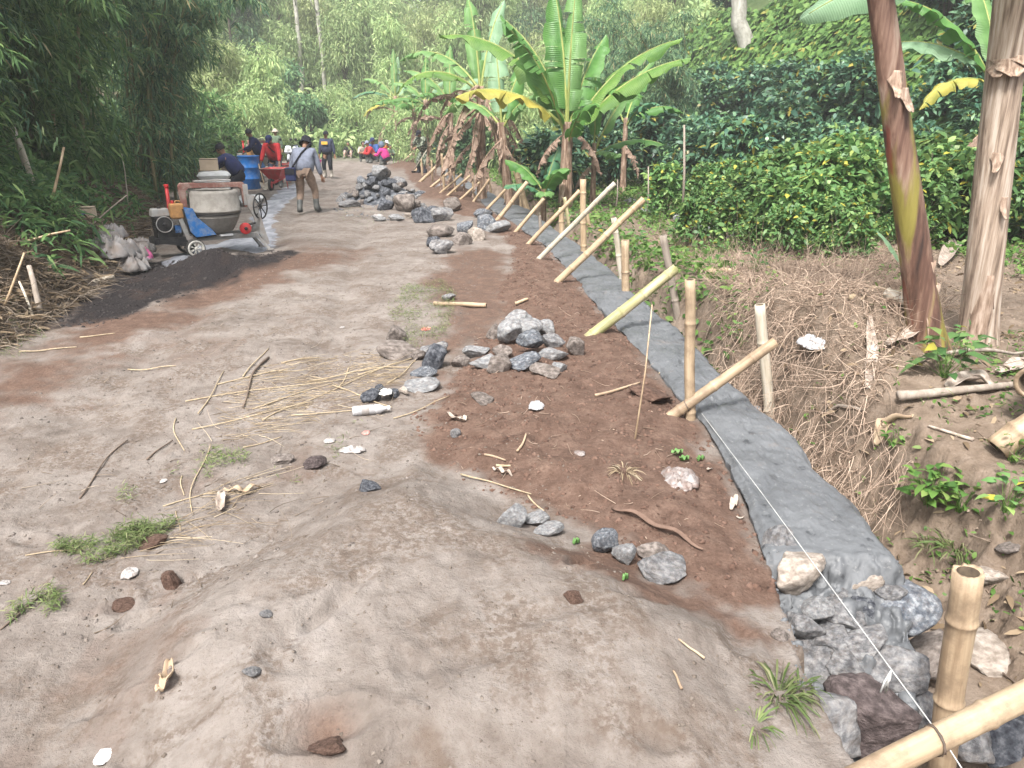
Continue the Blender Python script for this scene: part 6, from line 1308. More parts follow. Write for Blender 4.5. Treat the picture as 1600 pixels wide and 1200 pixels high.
def person(label, loc, rz, top, bottom, shoes, sc=1.0, pelvis=(0, 0, .92), lean=0.0, head=0.0, headturn=0.0, wrists=((-.28, .05, .85), (.28, .05, .85)), ankles=((-.11, 0, .08), (.11, 0, .08)), apole=(0, -1, 0), kpole=(0, 1, .0), hat=None, hatm=None, boots=.30, sleeve=1.0, hair=True, bulk=1.0, group='workers on the road', skirt=.06):
    root = empty('person', loc, rz, sc); P = Vector(pelvis); T = Vector((0, math.sin(lean), math.cos(lean))); Fw = Vector((0, math.cos(lean), -math.sin(lean))); X = Vector((1, 0, 0))
    sp = P + T * .17; ch = P + T * .36; nk = P + T * .51; hd = lean * .55 + head; HT = Vector((math.sin(headturn) * .0, math.sin(hd), math.cos(hd))); HF = Vector((0, math.cos(hd), -math.sin(hd))); h0 = nk + HT * .05; h1 = nk + HT * .12 + HF * .015; h2 = nk + HT * .19 + HF * .012; h3 = nk + HT * .245
    V = [P, sp, ch, nk, h0, h1, h2, h3]; E = [(0, 1), (1, 2), (2, 3), (3, 4), (4, 5), (5, 6), (6, 7)]; Rd = [(.13 * bulk, .10 * bulk), (.125 * bulk, .095 * bulk), (.15 * bulk, .105 * bulk), .055, .055, (.068, .08), (.075, .092), (.05, .06)]
    nose = h1 + HF * .105 + HT * .02; V.append(nose); E.append((5, 8)); Rd.append(.014)
    J = {}
    for s, wr, an in ((-1, wrists[0], ankles[0]), (1, wrists[1], ankles[1])):
        sh = P + T * .45 + X * (.17 * s * bulk ** .5); el, w_ = ik(sh, wr, .28, .26, Vector(apole) + X * s * .5); hp = P + X * (.085 * s) - T * .03; kn, ak = ik(hp, an, .43, .42, Vector(kpole) + X * s * .25)
        J[s] = (sh, el, w_, hp, kn, ak); b = len(V); V += [sh, el, w_]; E += [(2, b), (b, b + 1), (b + 1, b + 2)]; Rd += [.055, .038, .026]
        fd = (w_ - el).normalized(); palm = w_ + fd * .055; b = len(V); V.append(palm); E.append((b - 1, b)); Rd.append((.034, .018)); lat = fd.cross(Vector((0, 1, .2))).normalized()
        cur = Vector((0, .35, -.35))
        for f in range(4):
            o_ = lat * (.026 - .0175 * f); l = (.060, .068, .063, .050)[f]; a1 = palm + o_ * 1.1 + fd * .035; a2 = a1 + (fd + cur).normalized() * l * .55; a3 = a2 + (fd + cur * 2.2).normalized() * l * .45; c = len(V); V += [a1, a2, a3]; E += [(b, c), (c, c + 1), (c + 1, c + 2)]; Rd += [.0095, .009, .007]
        c = len(V); V += [palm + lat * .045 - fd * .01, palm + lat * .06 + fd * .03]; E += [(b, c), (c, c + 1)]; Rd += [.0105, .0085]
        b = len(V); toe = ak + Vector((0.03 * s, .15, -.045)); V += [hp, kn, ak, toe]; E += [(0, b), (b, b + 1), (b + 1, b + 2), (b + 2, b + 3)]; Rd += [.085, .055, .038, (.04, .028)]
    skin('body', V, E, Rd, SKIN, root)
    # jacket with sleeves
    V = [P - T * skirt, sp, ch, nk - T * .01]; E = [(0, 1), (1, 2), (2, 3)]; Rd = [(.155 * bulk, .125 * bulk), (.15 * bulk, .125 * bulk), (.165 * bulk, .13 * bulk), (.068, .068)]
    for s in (-1, 1):
        sh, el, w_ = J[s][:3]; b = len(V); we = el.lerp(w_, .93 if sleeve >= 1 else .1); V += [sh, el, we] if sleeve >= 1 else [sh, sh.lerp(el, .9)]; E += [(2, b), (b, b + 1)] + ([(b + 1, b + 2)] if sleeve >= 1 else []); Rd += [.078, .062, .045] if sleeve >= 1 else [.075, .062]
    skin('jacket', V, E, Rd, top, root)
    V = [P + T * .04, P - T * .05]; E = [(0, 1)]; Rd = [(.135 * bulk, .11 * bulk), (.14 * bulk, .115 * bulk)]
    for s in (-1, 1):
        hp, kn, ak = J[s][3:]; b = len(V); e = kn.lerp(ak, .62 if boots else .95); V += [hp, hp.lerp(kn, .5), kn, e]; E += [(1, b), (b, b + 1), (b + 1, b + 2), (b + 2, b + 3)]; Rd += [.095, .088, .072, .058]
    skin('trousers', V, E, Rd, bottom, root)
    for s in (-1, 1):
        hp, kn, ak = J[s][3:]; toe = ak + Vector((.03 * s, .17, -.04)); heel = ak + Vector((0, -.04, -.03))
        top_ = kn.lerp(ak, 1 - boots / .42) if boots else ak + Vector((0, 0, .02))
        skin('boot' if boots else 'shoe', [ak, top_, toe, heel], [(0, 1), (0, 2), (0, 3)], [.05, .063 if boots else .045, (.048, .034), .04], shoes, root)
    rot = Matrix.Rotation(headturn, 3, 'Z') @ Matrix.Rotation(-hd, 3, 'X')
    if hair:
        mb = MB(); mb.lathe([(.001, .115), (.05, .105), (.083, .07), (.096, .02), (.095, -.03), (.085, -.04)], 18, nk + HT * .165 - HF * .014, rot); mb.build('hair', HAIR, root)
    for s in (-1, 1):
        mb = MB(); mb.lathe([(.001, .009), (.009, 0), (.001, -.009)], 8, h1 + HF * .088 + X * s * .03 + HT * .05, rot); mb.build('eye', HAIR, root)
        mb = MB(); mb.lathe([(.001, .026), (.012, 0), (.001, -.026)], 8, h1 + X * s * .085 + HT * .03, rot); mb.build('ear', SKIN, root)
    mb = MB(); mb.tube([h1 + HF * .098 - HT * .025 - X * .022, h1 + HF * .104 - HT * .025, h1 + HF * .098 - HT * .025 + X * .022], .006, 6); mb.build('mouth', mat('lips', (.16, .06, .05)), root)
    hc_ = nk + HT * .20
    if hat == 'cap':
        mb = MB(); mb.lathe([(.001, .085), (.05, .078), (.085, .05), (.103, .0), (.103, -.02)], 20, hc_, rot); mb.add([hc_ + rot @ Vector(q) for q in [(-.075, .075, -.005), (.075, .075, -.005), (.06, .175, -.03), (-.06, .175, -.03), (-.075, .075, -.018), (.075, .075, -.018), (.06, .175, -.042), (-.06, .175, -.042)]], [(0, 1, 2, 3), (7, 6, 5, 4), (3, 2, 6, 7), (0, 3, 7, 4), (1, 5, 6, 2)]); mb.build('cap', hatm, root)
    if hat == 'bucket':
        mb = MB(); mb.lathe([(.001, .10), (.085, .098), (.10, .085), (.115, .0), (.118, -.02), (.14, -.085), (.14, -.09), (.11, -.03), (.10, -.01)], 24, hc_, rot); mb.build('bucket_hat', hatm, root)
    if hat == 'straw':
        mb = MB(); mb.lathe([(.001, .12), (.06, .10), (.11, .03), (.17, -.03), (.17, -.036), (.1, .0)], 22, hc_, rot); mb.build('sun_hat', hatm, root)
    if hat == 'hood':
        mb = MB(); mb.lathe([(.001, .10), (.07, .09), (.115, .04), (.125, -.04), (.12, -.12), (.10, -.16)], 20, hc_ - HF * .03, rot); mb.build('hood', hatm, root)
    tag(root, label, 'person', group); root['J'] = 0; del root['J']; return root, dict(P=P, T=T, F=Fw, ch=ch, nk=nk, J=J)
def at_depth(px, dep, dz=0):
    q = ray(px, 250) * dep; return Vector((q.x, q.y, gz(q.x, q.y) + dz))
# the walker with his back to us
o, S = person('person seen from behind in grey sweater, dark bucket hat, tan trousers and boots', gpt(480, 334)[0], R(-6), GREYC, TAN, BOOT, .96, pelvis=(0, -.02, .90), lean=.36, head=.5, wrists=((-.36, .12, .80), (.33, .22, .74)), ankles=((-.13, -.10, .09), (.17, .16, .09)), hat='bucket', hatm=BLACKC, boots=.28, bulk=1.45)
mb = MB(); sh = S['J'][1][0] + Vector((-.06, -.02, .10)); lh = S['P'] + Vector((-.20, -.05, .0)); mb.tube([sh + Vector((0, .1, 0)), sh, S['ch'] + Vector((-.0, -.17, .0)), S['P'] + Vector((-.12, -.17, .12)), lh + Vector((0, -.04, .05))], .018, 6); st_ = mb.build('bag_strap', BLACKC, None, True)
root = empty('shoulder_bag', o.location, o.rotation_euler.z); st_.parent = root; mb = MB(); mb.box(lh + Vector((-.02, -.10, -.08)), (.22, .10, .27)); bevel(mb.build('pouch', NAVY, root, False), .03, 3); mb = MB(); mb.box(lh + Vector((-.02, -.157, -.02)), (.20, .012, .12)); mb.build('flap', BLACKC, root, False); tag(root, 'dark blue shoulder bag hanging on the back of the grey sweater', 'bag')
# the standing man in a printed hoodie
o, S = person('standing person facing us in a slate hoodie with a yellow printed block', at_depth(512, 27.4), R(172), HOODY, BLACKC, BOOTP, .93, pelvis=(0, 0, .93), wrists=((-.31, .02, .82), (.31, .02, .83)), ankles=((-.13, .02, .08), (.12, .02, .08)), hat='cap', hatm=BLACKC, boots=.32, bulk=1.4)
mb = MB(); mb.box(S['ch'] + Vector((0, .215, .0)), (.24, .02, .11)); mb.build('chest_print', YEL, o, False)
hw = o.matrix_world if False else None
p = o.location + Vector((-.30 * .97, .0, 0)); mb = MB(); mb.add(*[(lambda m_: (m_.v, m_.f))(rag_mesh((0, 0, 0), (.20, .16, .16), 5, 8))][0]); b0 = mb.build('plastic_bag', cloth('pink_plastic', (.65, .05, .30)), None, True, p + Vector((-.02, -.05, .58))); b0.rotation_euler = (R(80), 0, 0); tag(b0, 'bright pink plastic bag held by the man in the slate hoodie', 'plastic bag')
# the red jacket with a wheelbarrow
o, S = person('person in a red jacket and dark cap bending over the red wheelbarrow', at_depth(428, 23.2), R(174), REDC, DENIM, BOOT, .98, pelvis=(0, -.12, .88), lean=.52, head=.35, wrists=((-.30, .32, .74), (.30, .32, .74)), ankles=((-.12, -.12, .08), (.12, .05, .08)), hat='cap', hatm=NAVY, bulk=1.4)
mb = MB(); c = S['ch']; mb.tube([c + Vector((.13, -.02, .12)), c + Vector((.06, .14, .04)), c + Vector((-.08, .14, -.10)), c + Vector((-.17, .0, -.16))], .016, 6); mb.build('sling_strap', BLACKC, o)
def barrow(loc, rz, lab):
    root = empty('wheelbarrow', loc, rz); mb = MB()   # wheel towards +Y
    t_ = [(-.30, -.30, .62), (.30, -.30, .62), (.33, .42, .60), (-.33, .42, .60)]; b_ = [(-.19, -.18, .34), (.19, -.18, .34), (.14, .20, .30), (-.14, .20, .30)]; tin = [(x * .96, y_ * .96 + .0, z) for x, y_, z in t_]; bin_ = [(x * .93, y_ * .93, z + .015) for x, y_, z in b_]
    mb.add(t_ + b_ + tin + bin_, [(0, 1, 5, 4), (1, 2, 6, 5), (2, 3, 7, 6), (3, 0, 4, 7), (7, 6, 5, 4), (0, 8, 9, 1), (1, 9, 10, 2), (2, 10, 11, 3), (3, 11, 8, 0), (8, 12, 13, 9), (9, 13, 14, 10), (10, 14, 15, 11), (11, 15, 12, 8), (12, 15, 14, 13)]); mb.build('tray', REDP, root, False)
    mb = MB(); mb.tube([t_[0], t_[1], t_[2], t_[3], t_[0]], .012, 6); mb.build('tray_rim', pm('worn_rim', (.45, .30, .26), .6), root)
    for s in (-1, 1):
        mb = MB(); mb.tube([(s * .30, -.85, .66), (s * .29, -.55, .58), (s * .2, -.1, .32), (s * .06, .42, .20)], .016, 8); mb.build('handle', REDP, root); mb = MB(); mb.tube([(s * .30, -.87, .665), (s * .295, -.73, .63)], .022, 8); mb.build('grip', RUB, root)
        mb = MB(); mb.tube([(s * .22, -.2, .34), (s * .24, -.24, .02)], .014, 8); mb.build('leg', REDP, root)
    mb = MB(); mb.lathe([(.11, -.03), (.16, -.035), (.175, 0), (.16, .035), (.11, .03)], 26, (0, .46, .175), Matrix.Rotation(math.pi / 2, 3, 'Y'), closed=True); w_ = mb.build('wheel', RUB, root); mb = MB(); cyl(mb, (0, .46, .175), (1, 0, 0), .11, .03, 20); mb.build('rim', REDP, w_)
    mb = MB(); mb.tube([(-.14, .2, .31), (-.05, .52, .22), (.05, .52, .22), (.14, .2, .31)], .012, 6); mb.build('fork', REDP, root)
    tag(root, lab, 'wheelbarrow', 'red wheelbarrows'); return root
barrow(at_depth(429, 22.3), R(176), 'red wheelbarrow seen from its wheel end, pushed by the red jacket'); barrow(at_depth(442, 24.6), R(160), 'second red wheelbarrow half hidden behind the first')
# navy worker at the barrel
person('person in navy jacket and dark cap reaching over the blue barrel', at_depth(407, 25.2), R(118), NAVY, BLACKC, BOOT, 1.02, pelvis=(0, 0, .92), lean=.42, head=.2, wrists=((-.15, .55, 1.02), (.18, .40, .95)), hat='cap', hatm=cloth('dark_grey', (.05, .055, .06)), bulk=1.35)
person('person in navy hoodie and black cap stooping behind the nearest mixer', at_depth(362, 17.6, .0), R(95), NAVY, BLACKC, BOOT, 1.0, pelvis=(0, -.15, .74), lean=.62, head=.15, wrists=((-.2, .62, .85), (.2, .55, .80)), ankles=((-.12, -.1, .08), (.12, .2, .08)), hat='cap', hatm=BLACKC, bulk=1.35)
person('distant person in green shirt and pale hat behind the red jacket', at_depth(434, 33), R(170), GREENC, BLACKC, BOOT, .95, hat='straw', hatm=BEIGE)
# squatting group by the spoil
SQ = dict(pelvis=(0, -.12, .24), lean=.45, ankles=((-.14, .02, .08), (.14, .02, .08)), wrists=((-.12, .42, .45), (.12, .42, .45)), boots=.28)
G2 = 'people squatting by the spoil heap'
person('squatting person in magenta top nearest to the big stone heap', at_depth(601, 36), R(70), PINK, DENIM, BOOT, 1.08, bulk=1.35, hat='hood', hatm=cloth('dusty_blue', (.12, .16, .22)), group=G2, **SQ)
person('squatting person in red top left of the magenta one', at_depth(580, 38), R(120), REDC, BLACKC, BOOT, 1.1, bulk=1.25, hat='cap', hatm=GREYC, group=G2, **SQ)
person('squatting person in blue top behind the red one', at_depth(587, 39.5), R(150), cloth('blue', (.04, .09, .25)), BLACKC, BOOT, 1.25, bulk=1.2, hat='cap', hatm=NAVY, group=G2, **SQ)
person('squatting person in beige shirt at the left of the group', at_depth(568, 40), R(200), BEIGE, DENIM, BOOT, 1.05, group=G2, **SQ)
person('person in orange top and white cap seated at the right of the group', at_depth(602, 42), R(240), ORANGE, BLACKC, BOOT, 1.1, bulk=1.2, hat='cap', hatm=WHITEP, group=G2, **SQ)
person('person in dark green crouched right of the orange one', at_depth(610, 41), R(200), GREENC, BLACKC, BOOT, .85, group=G2, **SQ)
person('small seated person in black shirt alone on the road', at_depth(545, 44), R(180), BLACKC, cloth('pale', (.4, .3, .26)), BOOTP, .92, pelvis=(0, -.2, .18), lean=.2, ankles=((-.2, .3, .08), (.2, .3, .08)), wrists=((-.2, .2, .3), (.2, .2, .3)), boots=0, group=G2)
# camouflage worker with a hoe
lo_ = at_depth(660, 29.5, -.05)
o, S = person('person in camouflage uniform digging with a long hoe beside the wall', lo_, R(150), CAMO, CAMO, BLACKC, 1.0, pelvis=(0, -.1, .88), lean=.38, head=.3, wrists=((-.02, .42, .98), (.20, .32, 1.1)), ankles=((-.22, .12, .08), (.2, -.05, .08)), hat='cap', hatm=BLACKC, bulk=1.15)
def hoe(a, b, lab, blade=True):
    root = empty('hoe', a); d = Vector(b) - Vector(a); mb = MB(); mb.tube([(0, 0, 0), d * .5 + Vector((0, .01, 0)), d], .018, 8); mb.build('handle', BAMY, root)
    mb = MB(); mb.add([(-.09, -.02, -.02), (.09, -.02, -.02), (.08, .16, -.10), (-.08, .16, -.10), (-.09, -.02, -.03), (.09, -.02, -.03), (.08, .16, -.105), (-.08, .16, -.105)], [(0, 1, 2, 3), (7, 6, 5, 4), (0, 4, 5, 1), (1, 5, 6, 2), (2, 6, 7, 3), (3, 7, 4, 0)]); mb.build('blade', BLK, root); tag(root, lab, 'hoe'); return root
hoe(at(646, 266, 29.3), at(668, 233, 28.9), 'long handled hoe held by the camouflaged worker')
# ================================================================ GEAR AROUND THE MIXERS
def barrel(loc, lab):
    root = empty('barrel', loc); mb = MB(); mb.lathe([(.001, .0), (.255, .0), (.27, .02), (.285, .28), (.296, .29), (.296, .31), (.287, .32), (.30, .60), (.31, .61), (.31, .63), (.302, .64), (.31, .92), (.322, .93), (.322, .95), (.30, .95), (.295, .6), (.26, .03), (.001, .03)], 36); mb.build('shell', pm('blue_drum_plastic', (.01, .14, .45), .4, 0, (.3, .33, .38), .25), root)
    mb = MB(); mb.lathe([(.001, .80), (.296, .80)], 30); mb.build('water', mat('murky_water', (.06, .08, .07), rough=.1, bump=.05), root); tag(root, lab, 'barrel'); return root
barrel(at_depth(388, 22.6), 'tall open blue plastic barrel left of the red wheelbarrow')
def shovel(a, b, lab):
    root = empty('shovel', a); d = Vector(b) - Vector(a); mb = MB(); mb.tube([d * .2, d], .017, 8); mb.build('handle', BAM, root)
    mb = MB(); q = d.to_track_quat('Z', 'Y').to_matrix(); vs = []; n = 8
    for i in range(n + 1):
        for j in range(7):
            u = i / n; v = j / 6 * 2 - 1; vs.append(q @ Vector((v * .12 * (1 - .35 * (1 - u) ** 2), .03 * v * v, u * .30 - .02 + .04 * (v * v))))
    mb.add(vs, [(i * 7 + j, i * 7 + j + 1, (i + 1) * 7 + j + 1, (i + 1) * 7 + j) for i in range(n) for j in range(6)]); o = mb.build('blade', pm('worn_shovel_steel', (.55, .52, .42), .4, .5), root); s = o.modifiers.new('t', 'SOLIDIFY'); s.thickness = .004
    tag(root, lab, 'shovel'); return root
shovel(at(415, 296, 22.0), at(404, 256, 22.6), 'shovel with pale blade leaning between barrel and wheelbarrow')
SACK = mat('cement_sack', (.62, .63, .62), (.74, .75, .75), 6, .8, .4, 12, bdist=.02)
def sack(loc, rz, lab, size=(.62, .42, .17)):
    mb = MB(); n = 14; vs = []; fs = []
    for sgn in (1, -1):
        for j in range(n + 1):
            for i in range(n + 1):
                u = i / n * 2 - 1; v = j / n * 2 - 1; e = max(0, (1 - abs(u) ** 4) * (1 - abs(v) ** 4)) ** .5; vs.append((u * size[0] / 2 * (1 - .05 * v * v), v * size[1] / 2 * (1 - .06 * u * u), size[2] * .5 + sgn * size[2] * .5 * e + .012 * mnoise.noise(Vector((u * 3, v * 3, sgn + rz)))))
    m_ = (n + 1) ** 2
    for k in range(2):
        for j in range(n):
            for i in range(n): f = (j * (n + 1) + i, j * (n + 1) + i + 1, (j + 1) * (n + 1) + i + 1, (j + 1) * (n + 1) + i); fs.append(tuple(q + k * m_ for q in (f if k == 0 else f[::-1])))
    mb.add(vs, fs); o = mb.build('cement_sack', SACK, None, True, loc); o.rotation_euler = (0, 0, rz); tag(o, lab, 'sack', 'white cement sacks behind the mixer'); return o
c0 = at_depth(330, 16.3)
for i in range(5): sack(c0 + Vector((.02 * (-1) ** i, 0, .02 + i * .165)), .15 * (-1) ** i, ['bottom white sack of the stack', 'second lowest white sack of the stack', 'middle white sack of the stack', 'fourth white sack of the stack', 'top white sack of the stack under the carton'][i] + ' behind the mixer', (.66, .45, .19))
sack(at_depth(386, 19), .5, 'white sack on the ground right of the mixer yoke'); sack(at_depth(376, 18), 1.2, 'white sack standing half hidden behind the mixer end plate')
def carton(loc, rz, size, lab, mk=None):
    root = empty('carton', loc, rz); CB = mat('cardboard', (.42, .33, .24), (.52, .42, .31), 6, .9, .1, var=.05); mb = MB(); mb.box((0, 0, size[2] / 2), size); bevel(mb.build('box', CB, root, False), .004)
    for s in (-1, 1): mb = MB(); mb.box((0, s * size[1] * .27, size[2] + .012), (size[0], size[1] * .5, .004), Matrix.Rotation(s * .12, 3, 'X')); mb.build('flap', CB, root, False)
    if mk: mb = MB(); mb.box((0, -size[1] / 2 - .002, size[2] * .5), (size[0] * .4, .004, size[2] * .3)); mb.build('printed_patch', mk, root, False)
    tag(root, lab, 'carton'); return root
carton(c0 + Vector((-.06, 0, .88)), .3, (.36, .26, .22), 'grey brown carton resting on the white sack stack', None)
p, t = gpt(131, 341); carton(p, .2, (.30, .2, .14), 'small carton with a blue mark lying on the left bank', BLUEP)
# crumpled woven sacks at the bank foot
WS = mat('woven_sack', (.19, .18, .175), (.31, .295, .285), 5, .85, .5, 30, dirt=(.22, .17, .14), dirt_amt=.6, bdist=.01); WSP = mat('woven_sack_print', (.55, .53, .53), (.62, .14, .30), 2.2, .8, .4, lo=.52, hi=.56)
for i, (px, py, wp, hp_, m_, lab) in enumerate([(165, 392, 46, 34, WS, 'leftmost crumpled white woven sack'), (185, 404, 60, 40, WS, 'largest crumpled white woven sack'), (205, 412, 50, 32, WS, 'front grey white woven sack'), (220, 396, 44, 30, WS, 'woven sack at the back right of the pile'), (222, 410, 36, 26, WSP, 'woven sack with pink print'), (178, 380, 40, 20, WS, 'woven sack at the back of the pile'), (205, 424, 56, 18, WS, 'flattened woven sack nearest the black sand')]):
    o = sheet('woven_sack', px, py, wp, hp_, m_, lab, 'sack', 60 + i, 'crumpled sacks at the foot of the left bank', 26, 2.2, .95); o.location.z += .03 * (i % 3)
# ================================================================ MOTORCYCLES
def motorcycle(loc, rz, body, lab):
    root = empty('motorcycle', loc, rz); q = Matrix.Rotation(math.pi / 2, 3, 'Y')
    for y0 in (-.62, .62):
        mb = MB(); mb.lathe([(.27 + .035 * math.cos(a), .04 * math.sin(a)) for a in [i * math.pi / 4 for i in range(8)]], 30, (0, y0, .30), q, closed=True); w_ = mb.build('wheel', RUB, root); mb = MB()
        for k in range(6): a = k * math.pi / 6; bar(mb, (0, y0 + .25 * math.cos(a), .3 + .25 * math.sin(a)), (0, y0 - .25 * math.cos(a), .3 - .25 * math.sin(a)), .014)
        mb.build('rim', ALU, w_); mb = MB(); mb.tube([(0, y0 - .28, .48), (0, y0, .64), (0, y0 + .28, .48)], [.05, .06, .05], 8); mb.build('mudguard', body, root)
    mb = MB()
    for s in (-1, 1): mb.tube([(s * .08, .62, .3), (s * .07, .45, .85)], .022, 8)
    mb.build('fork', BLK, root); mb = MB(); mb.tube([(0, .4, .82), (0, .1, .5), (0, -.3, .45), (0, -.62, .3)], [.05, .09, .10, .04], 8); mb.box((0, 0, .40), (.22, .36, .26)); mb.build('engine_block', BLK, root)
    mb = MB(); mb.lathe([(.001, -.22), (.08, -.18), (.12, 0), (.10, .15), (.001, .22)], 16, (0, .18, .80), Matrix.Rotation(math.pi / 2, 3, 'X')); mb.build('fuel_tank', body, root)
    mb = MB(); mb.box((0, -.3, .79), (.24, .62, .10), None, 0, .8); bevel(mb.build('seat', BLK, root, False), .03, 3)
    mb = MB(); mb.box((0, .54, .86), (.34, .16, .30), Matrix.Rotation(.4, 3, 'X'), 0, .6); bevel(mb.build('fairing', body, root, False), .04, 3)
    mb = MB(); cyl(mb, (0, .63, .88), (0, 1, .1), .08, .05, 20); mb.build('headlight', mat('headlamp_glass', (.55, .56, .55), rough=.15, bump=0), root)
    mb = MB(); mb.tube([(-.38, .3, 1.06), (-.15, .42, 1.0), (.15, .42, 1.0), (.38, .3, 1.06)], .014, 8); mb.build('handlebar', BLK, root)
    for s in (-1, 1): mb = MB(); mb.tube([(s * .26, .36, 1.04), (s * .3, .36, 1.2)], .006, 6); mb.lathe([(.001, -.012), (.055, -.01), (.055, .01), (.001, .012)], 14, (s * .3, .36, 1.24), Matrix.Rotation(math.pi / 2, 3, 'X')); mb.build('mirror', BLK, root)
    tag(root, lab, 'motorcycle', 'parked motorcycles'); return root
motorcycle(at_depth(454, 31.5), R(190), pm('white_fairing', (.6, .63, .68), .3, 0, (.4, .4, .4), .2), 'white faired motorcycle parked behind the grey sweater'); motorcycle(at_depth(474, 32.5), R(165), pm('dark_fairing', (.04, .06, .09), .3, 0, (.1, .1, .1), .2), 'dark motorcycle parked right of the white one')
# ================================================================ LITTER AND SMALL THINGS
WPL = mat('white_plastic_film', (.20, .185, .175), (.36, .34, .33), 9, .35, .5, 20, dirt=(.4, .34, .3), dirt_amt=.5); CLR = mat('clear_plastic', (.24, .235, .235), (.40, .40, .41), 12, .2, .6, 22, spec=.6, bdist=.006); BAGC = mat('dirty_plastic', (.15, .12, .105), (.34, .31, .30), 16, .25, .7, 30, spec=.6, dirt=(.14, .08, .06), dirt_amt=.7, bdist=.01)
PNK = mat('printed_wrapper', (.72, .70, .69), (.60, .12, .14), 9, .4, .3, lo=.53, hi=.60); RW = mat('red_wrapper', (.45, .08, .07), (.55, .3, .26), 9, .5, .3)
sheet('rag', 603, 625, 32, 22, RAG, 'bright white torn rag lying on black rocks', 'rag', 1, zh=.7).location.z += .05
sheet('plastic_scrap', 203, 898, 36, 32, WPL, 'crumpled white plastic scrap at lower left', 'plastic scrap', 2, zh=1.0); sheet('snack_wrapper', 162, 1184, 42, 34, PNK, 'white snack wrapper with red print at the bottom left', 'wrapper', 3, zh=.7)
sheet('plastic_bag', 838, 637, 36, 28, CLR, 'clear crumpled plastic bag on the brown soil', 'plastic bag', 4, zh=1.0); sheet('plastic_bag', 1062, 752, 92, 54, BAGC, 'dirty clear plastic bag spread beside green scraps', 'plastic bag', 6, n=30, zh=.75)
sheet('plastic_bag', 1272, 540, 70, 42, CLR, 'clear plastic bag caught in the root heap', 'plastic bag', 7, n=22, zh=.9); sheet('plastic_bag', 1185, 638, 22, 14, CLR, 'scrap of clear plastic on the mortar edge', 'plastic bag', 8)
sheet('plastic_scrap', 515, 690, 28, 10, WPL, 'thin white plastic scrap between the tracks', 'plastic scrap', 9); sheet('plastic_scrap', 550, 705, 60, 14, WPL, 'torn plastic film strip below the red wrapper', 'plastic scrap', 10); sheet('wrapper', 572, 677, 18, 12, RW, 'small red wrapper below the plastic bottle', 'wrapper', 11)
sheet('plastic_scrap', 256, 752, 16, 9, WPL, 'small white scrap by the road grass', 'plastic scrap', 12); sheet('plastic_scrap', 590, 338, 26, 9, WPL, 'white scrap in front of the big heap', 'plastic scrap', 13); sheet('plastic_scrap', 535, 512, 12, 7, WPL, 'tiny white scrap on the bare road', 'plastic scrap', 14); sheet('plastic_scrap', 666, 515, 26, 9, RW, 'pinkish wrapper beside the squarish brown stone', 'wrapper', 15)
sheet('plastic_scrap', 8, 912, 26, 9, WPL, 'pale scrap at the left picture edge', 'plastic scrap', 16); sheet('plastic_scrap', 905, 710, 30, 12, BAGC, 'small dirty scrap on the brown soil', 'plastic scrap', 17)
DL = mat('dry_sheath_pale', (.20, .155, .125), (.32, .265, .22), 7, .8, .4, 20, stretch=(3, 3, 1), c3=(.44, .38, .33)); TANL = mat('tan_leaf', (.26, .18, .12), (.38, .29, .20), 6, .8, .4)
def strip(name, pts, wpx, m, lab, cat, seed=0, lift=.012, curl=.4, group=None):
    """a flat curled strip lying along photo points"""
    P_ = [gpt(*p) for p in pts]; r = random.Random(seed); n = 16; J = 4; vs = []; L_ = len(P_) - 1; w0 = wpx * .75 * P_[0][1] / F
    for i in range(n + 1):
        s = i / n * L_; k = min(L_ - 1, int(s)); c = P_[k][0].lerp(P_[k + 1][0], s - k); d = (P_[k + 1][0] - P_[k][0]).normalized(); sv = d.cross(Vector((0, 0, 1))).normalized(); wd = w0 * (math.sin(math.pi * (.08 + .87 * i / n)) ** .6)
        for j in range(J + 1): q = j / J * 2 - 1; vs.append(c + sv * q * wd * .5 + Vector((0, 0, lift + curl * wd * q * q * .5 + .012 * math.sin(i * .9 + seed) + .2 * wd)))
    mb = MB(); mb.add(vs, [(i * (J + 1) + j, (i + 1) * (J + 1) + j, (i + 1) * (J + 1) + j + 1, i * (J + 1) + j + 1) for i in range(n) for j in range(J)]); o = mb.build(name, m); s_ = o.modifiers.new('t', 'SOLIDIFY'); s_.thickness = .003; tag(o, lab, cat, group); return o
strip('dry_leaf', [(246, 1092), (262, 1075), (268, 1040)], 26, TANL, 'curled tan leaf standing in the foreground sand', 'dry leaf', 1, curl=1.2); strip('dry_leaf', [(345, 805), (348, 775)], 20, DL, 'pale curled leaf beside the straw', 'dry leaf', 2, curl=1); strip('dry_leaf', [(350, 768), (380, 772), (408, 762)], 14, TANL, 'orange tan leaf above the pale sand', 'dry leaf', 3)
strip('bark_strip', [(955, 796), (1000, 815), (1050, 838), (1098, 862)], 14, mat('dark_bark', (.09, .055, .04), (.19, .125, .095), 8, .9, .5, 20), 'long dark bark strip lying on the brown soil', 'bark strip', 4, curl=.8); strip('dry_sheath', [(1155, 812), (1180, 795), (1186, 770)], 30, DL, 'curved pale sheath near the wall edge', 'dry sheath', 5); strip('dry_sheath', [(1142, 800), (1150, 780)], 16, DL, 'small pale sheath left of the curved one', 'dry sheath', 6)
strip('dry_sheath', [(1105, 740), (1145, 735)], 14, DL, 'flat pale sheath right of the dirty plastic bag', 'dry sheath', 7); strip('dry_leaf', [(700, 650), (722, 662), (730, 655)], 12, DL, 'folded grey leaf on the brown soil', 'dry leaf', 8); strip('dry_leaf', [(770, 735), (800, 745)], 10, DL, 'small folded leaf in the brown soil', 'dry leaf', 9)
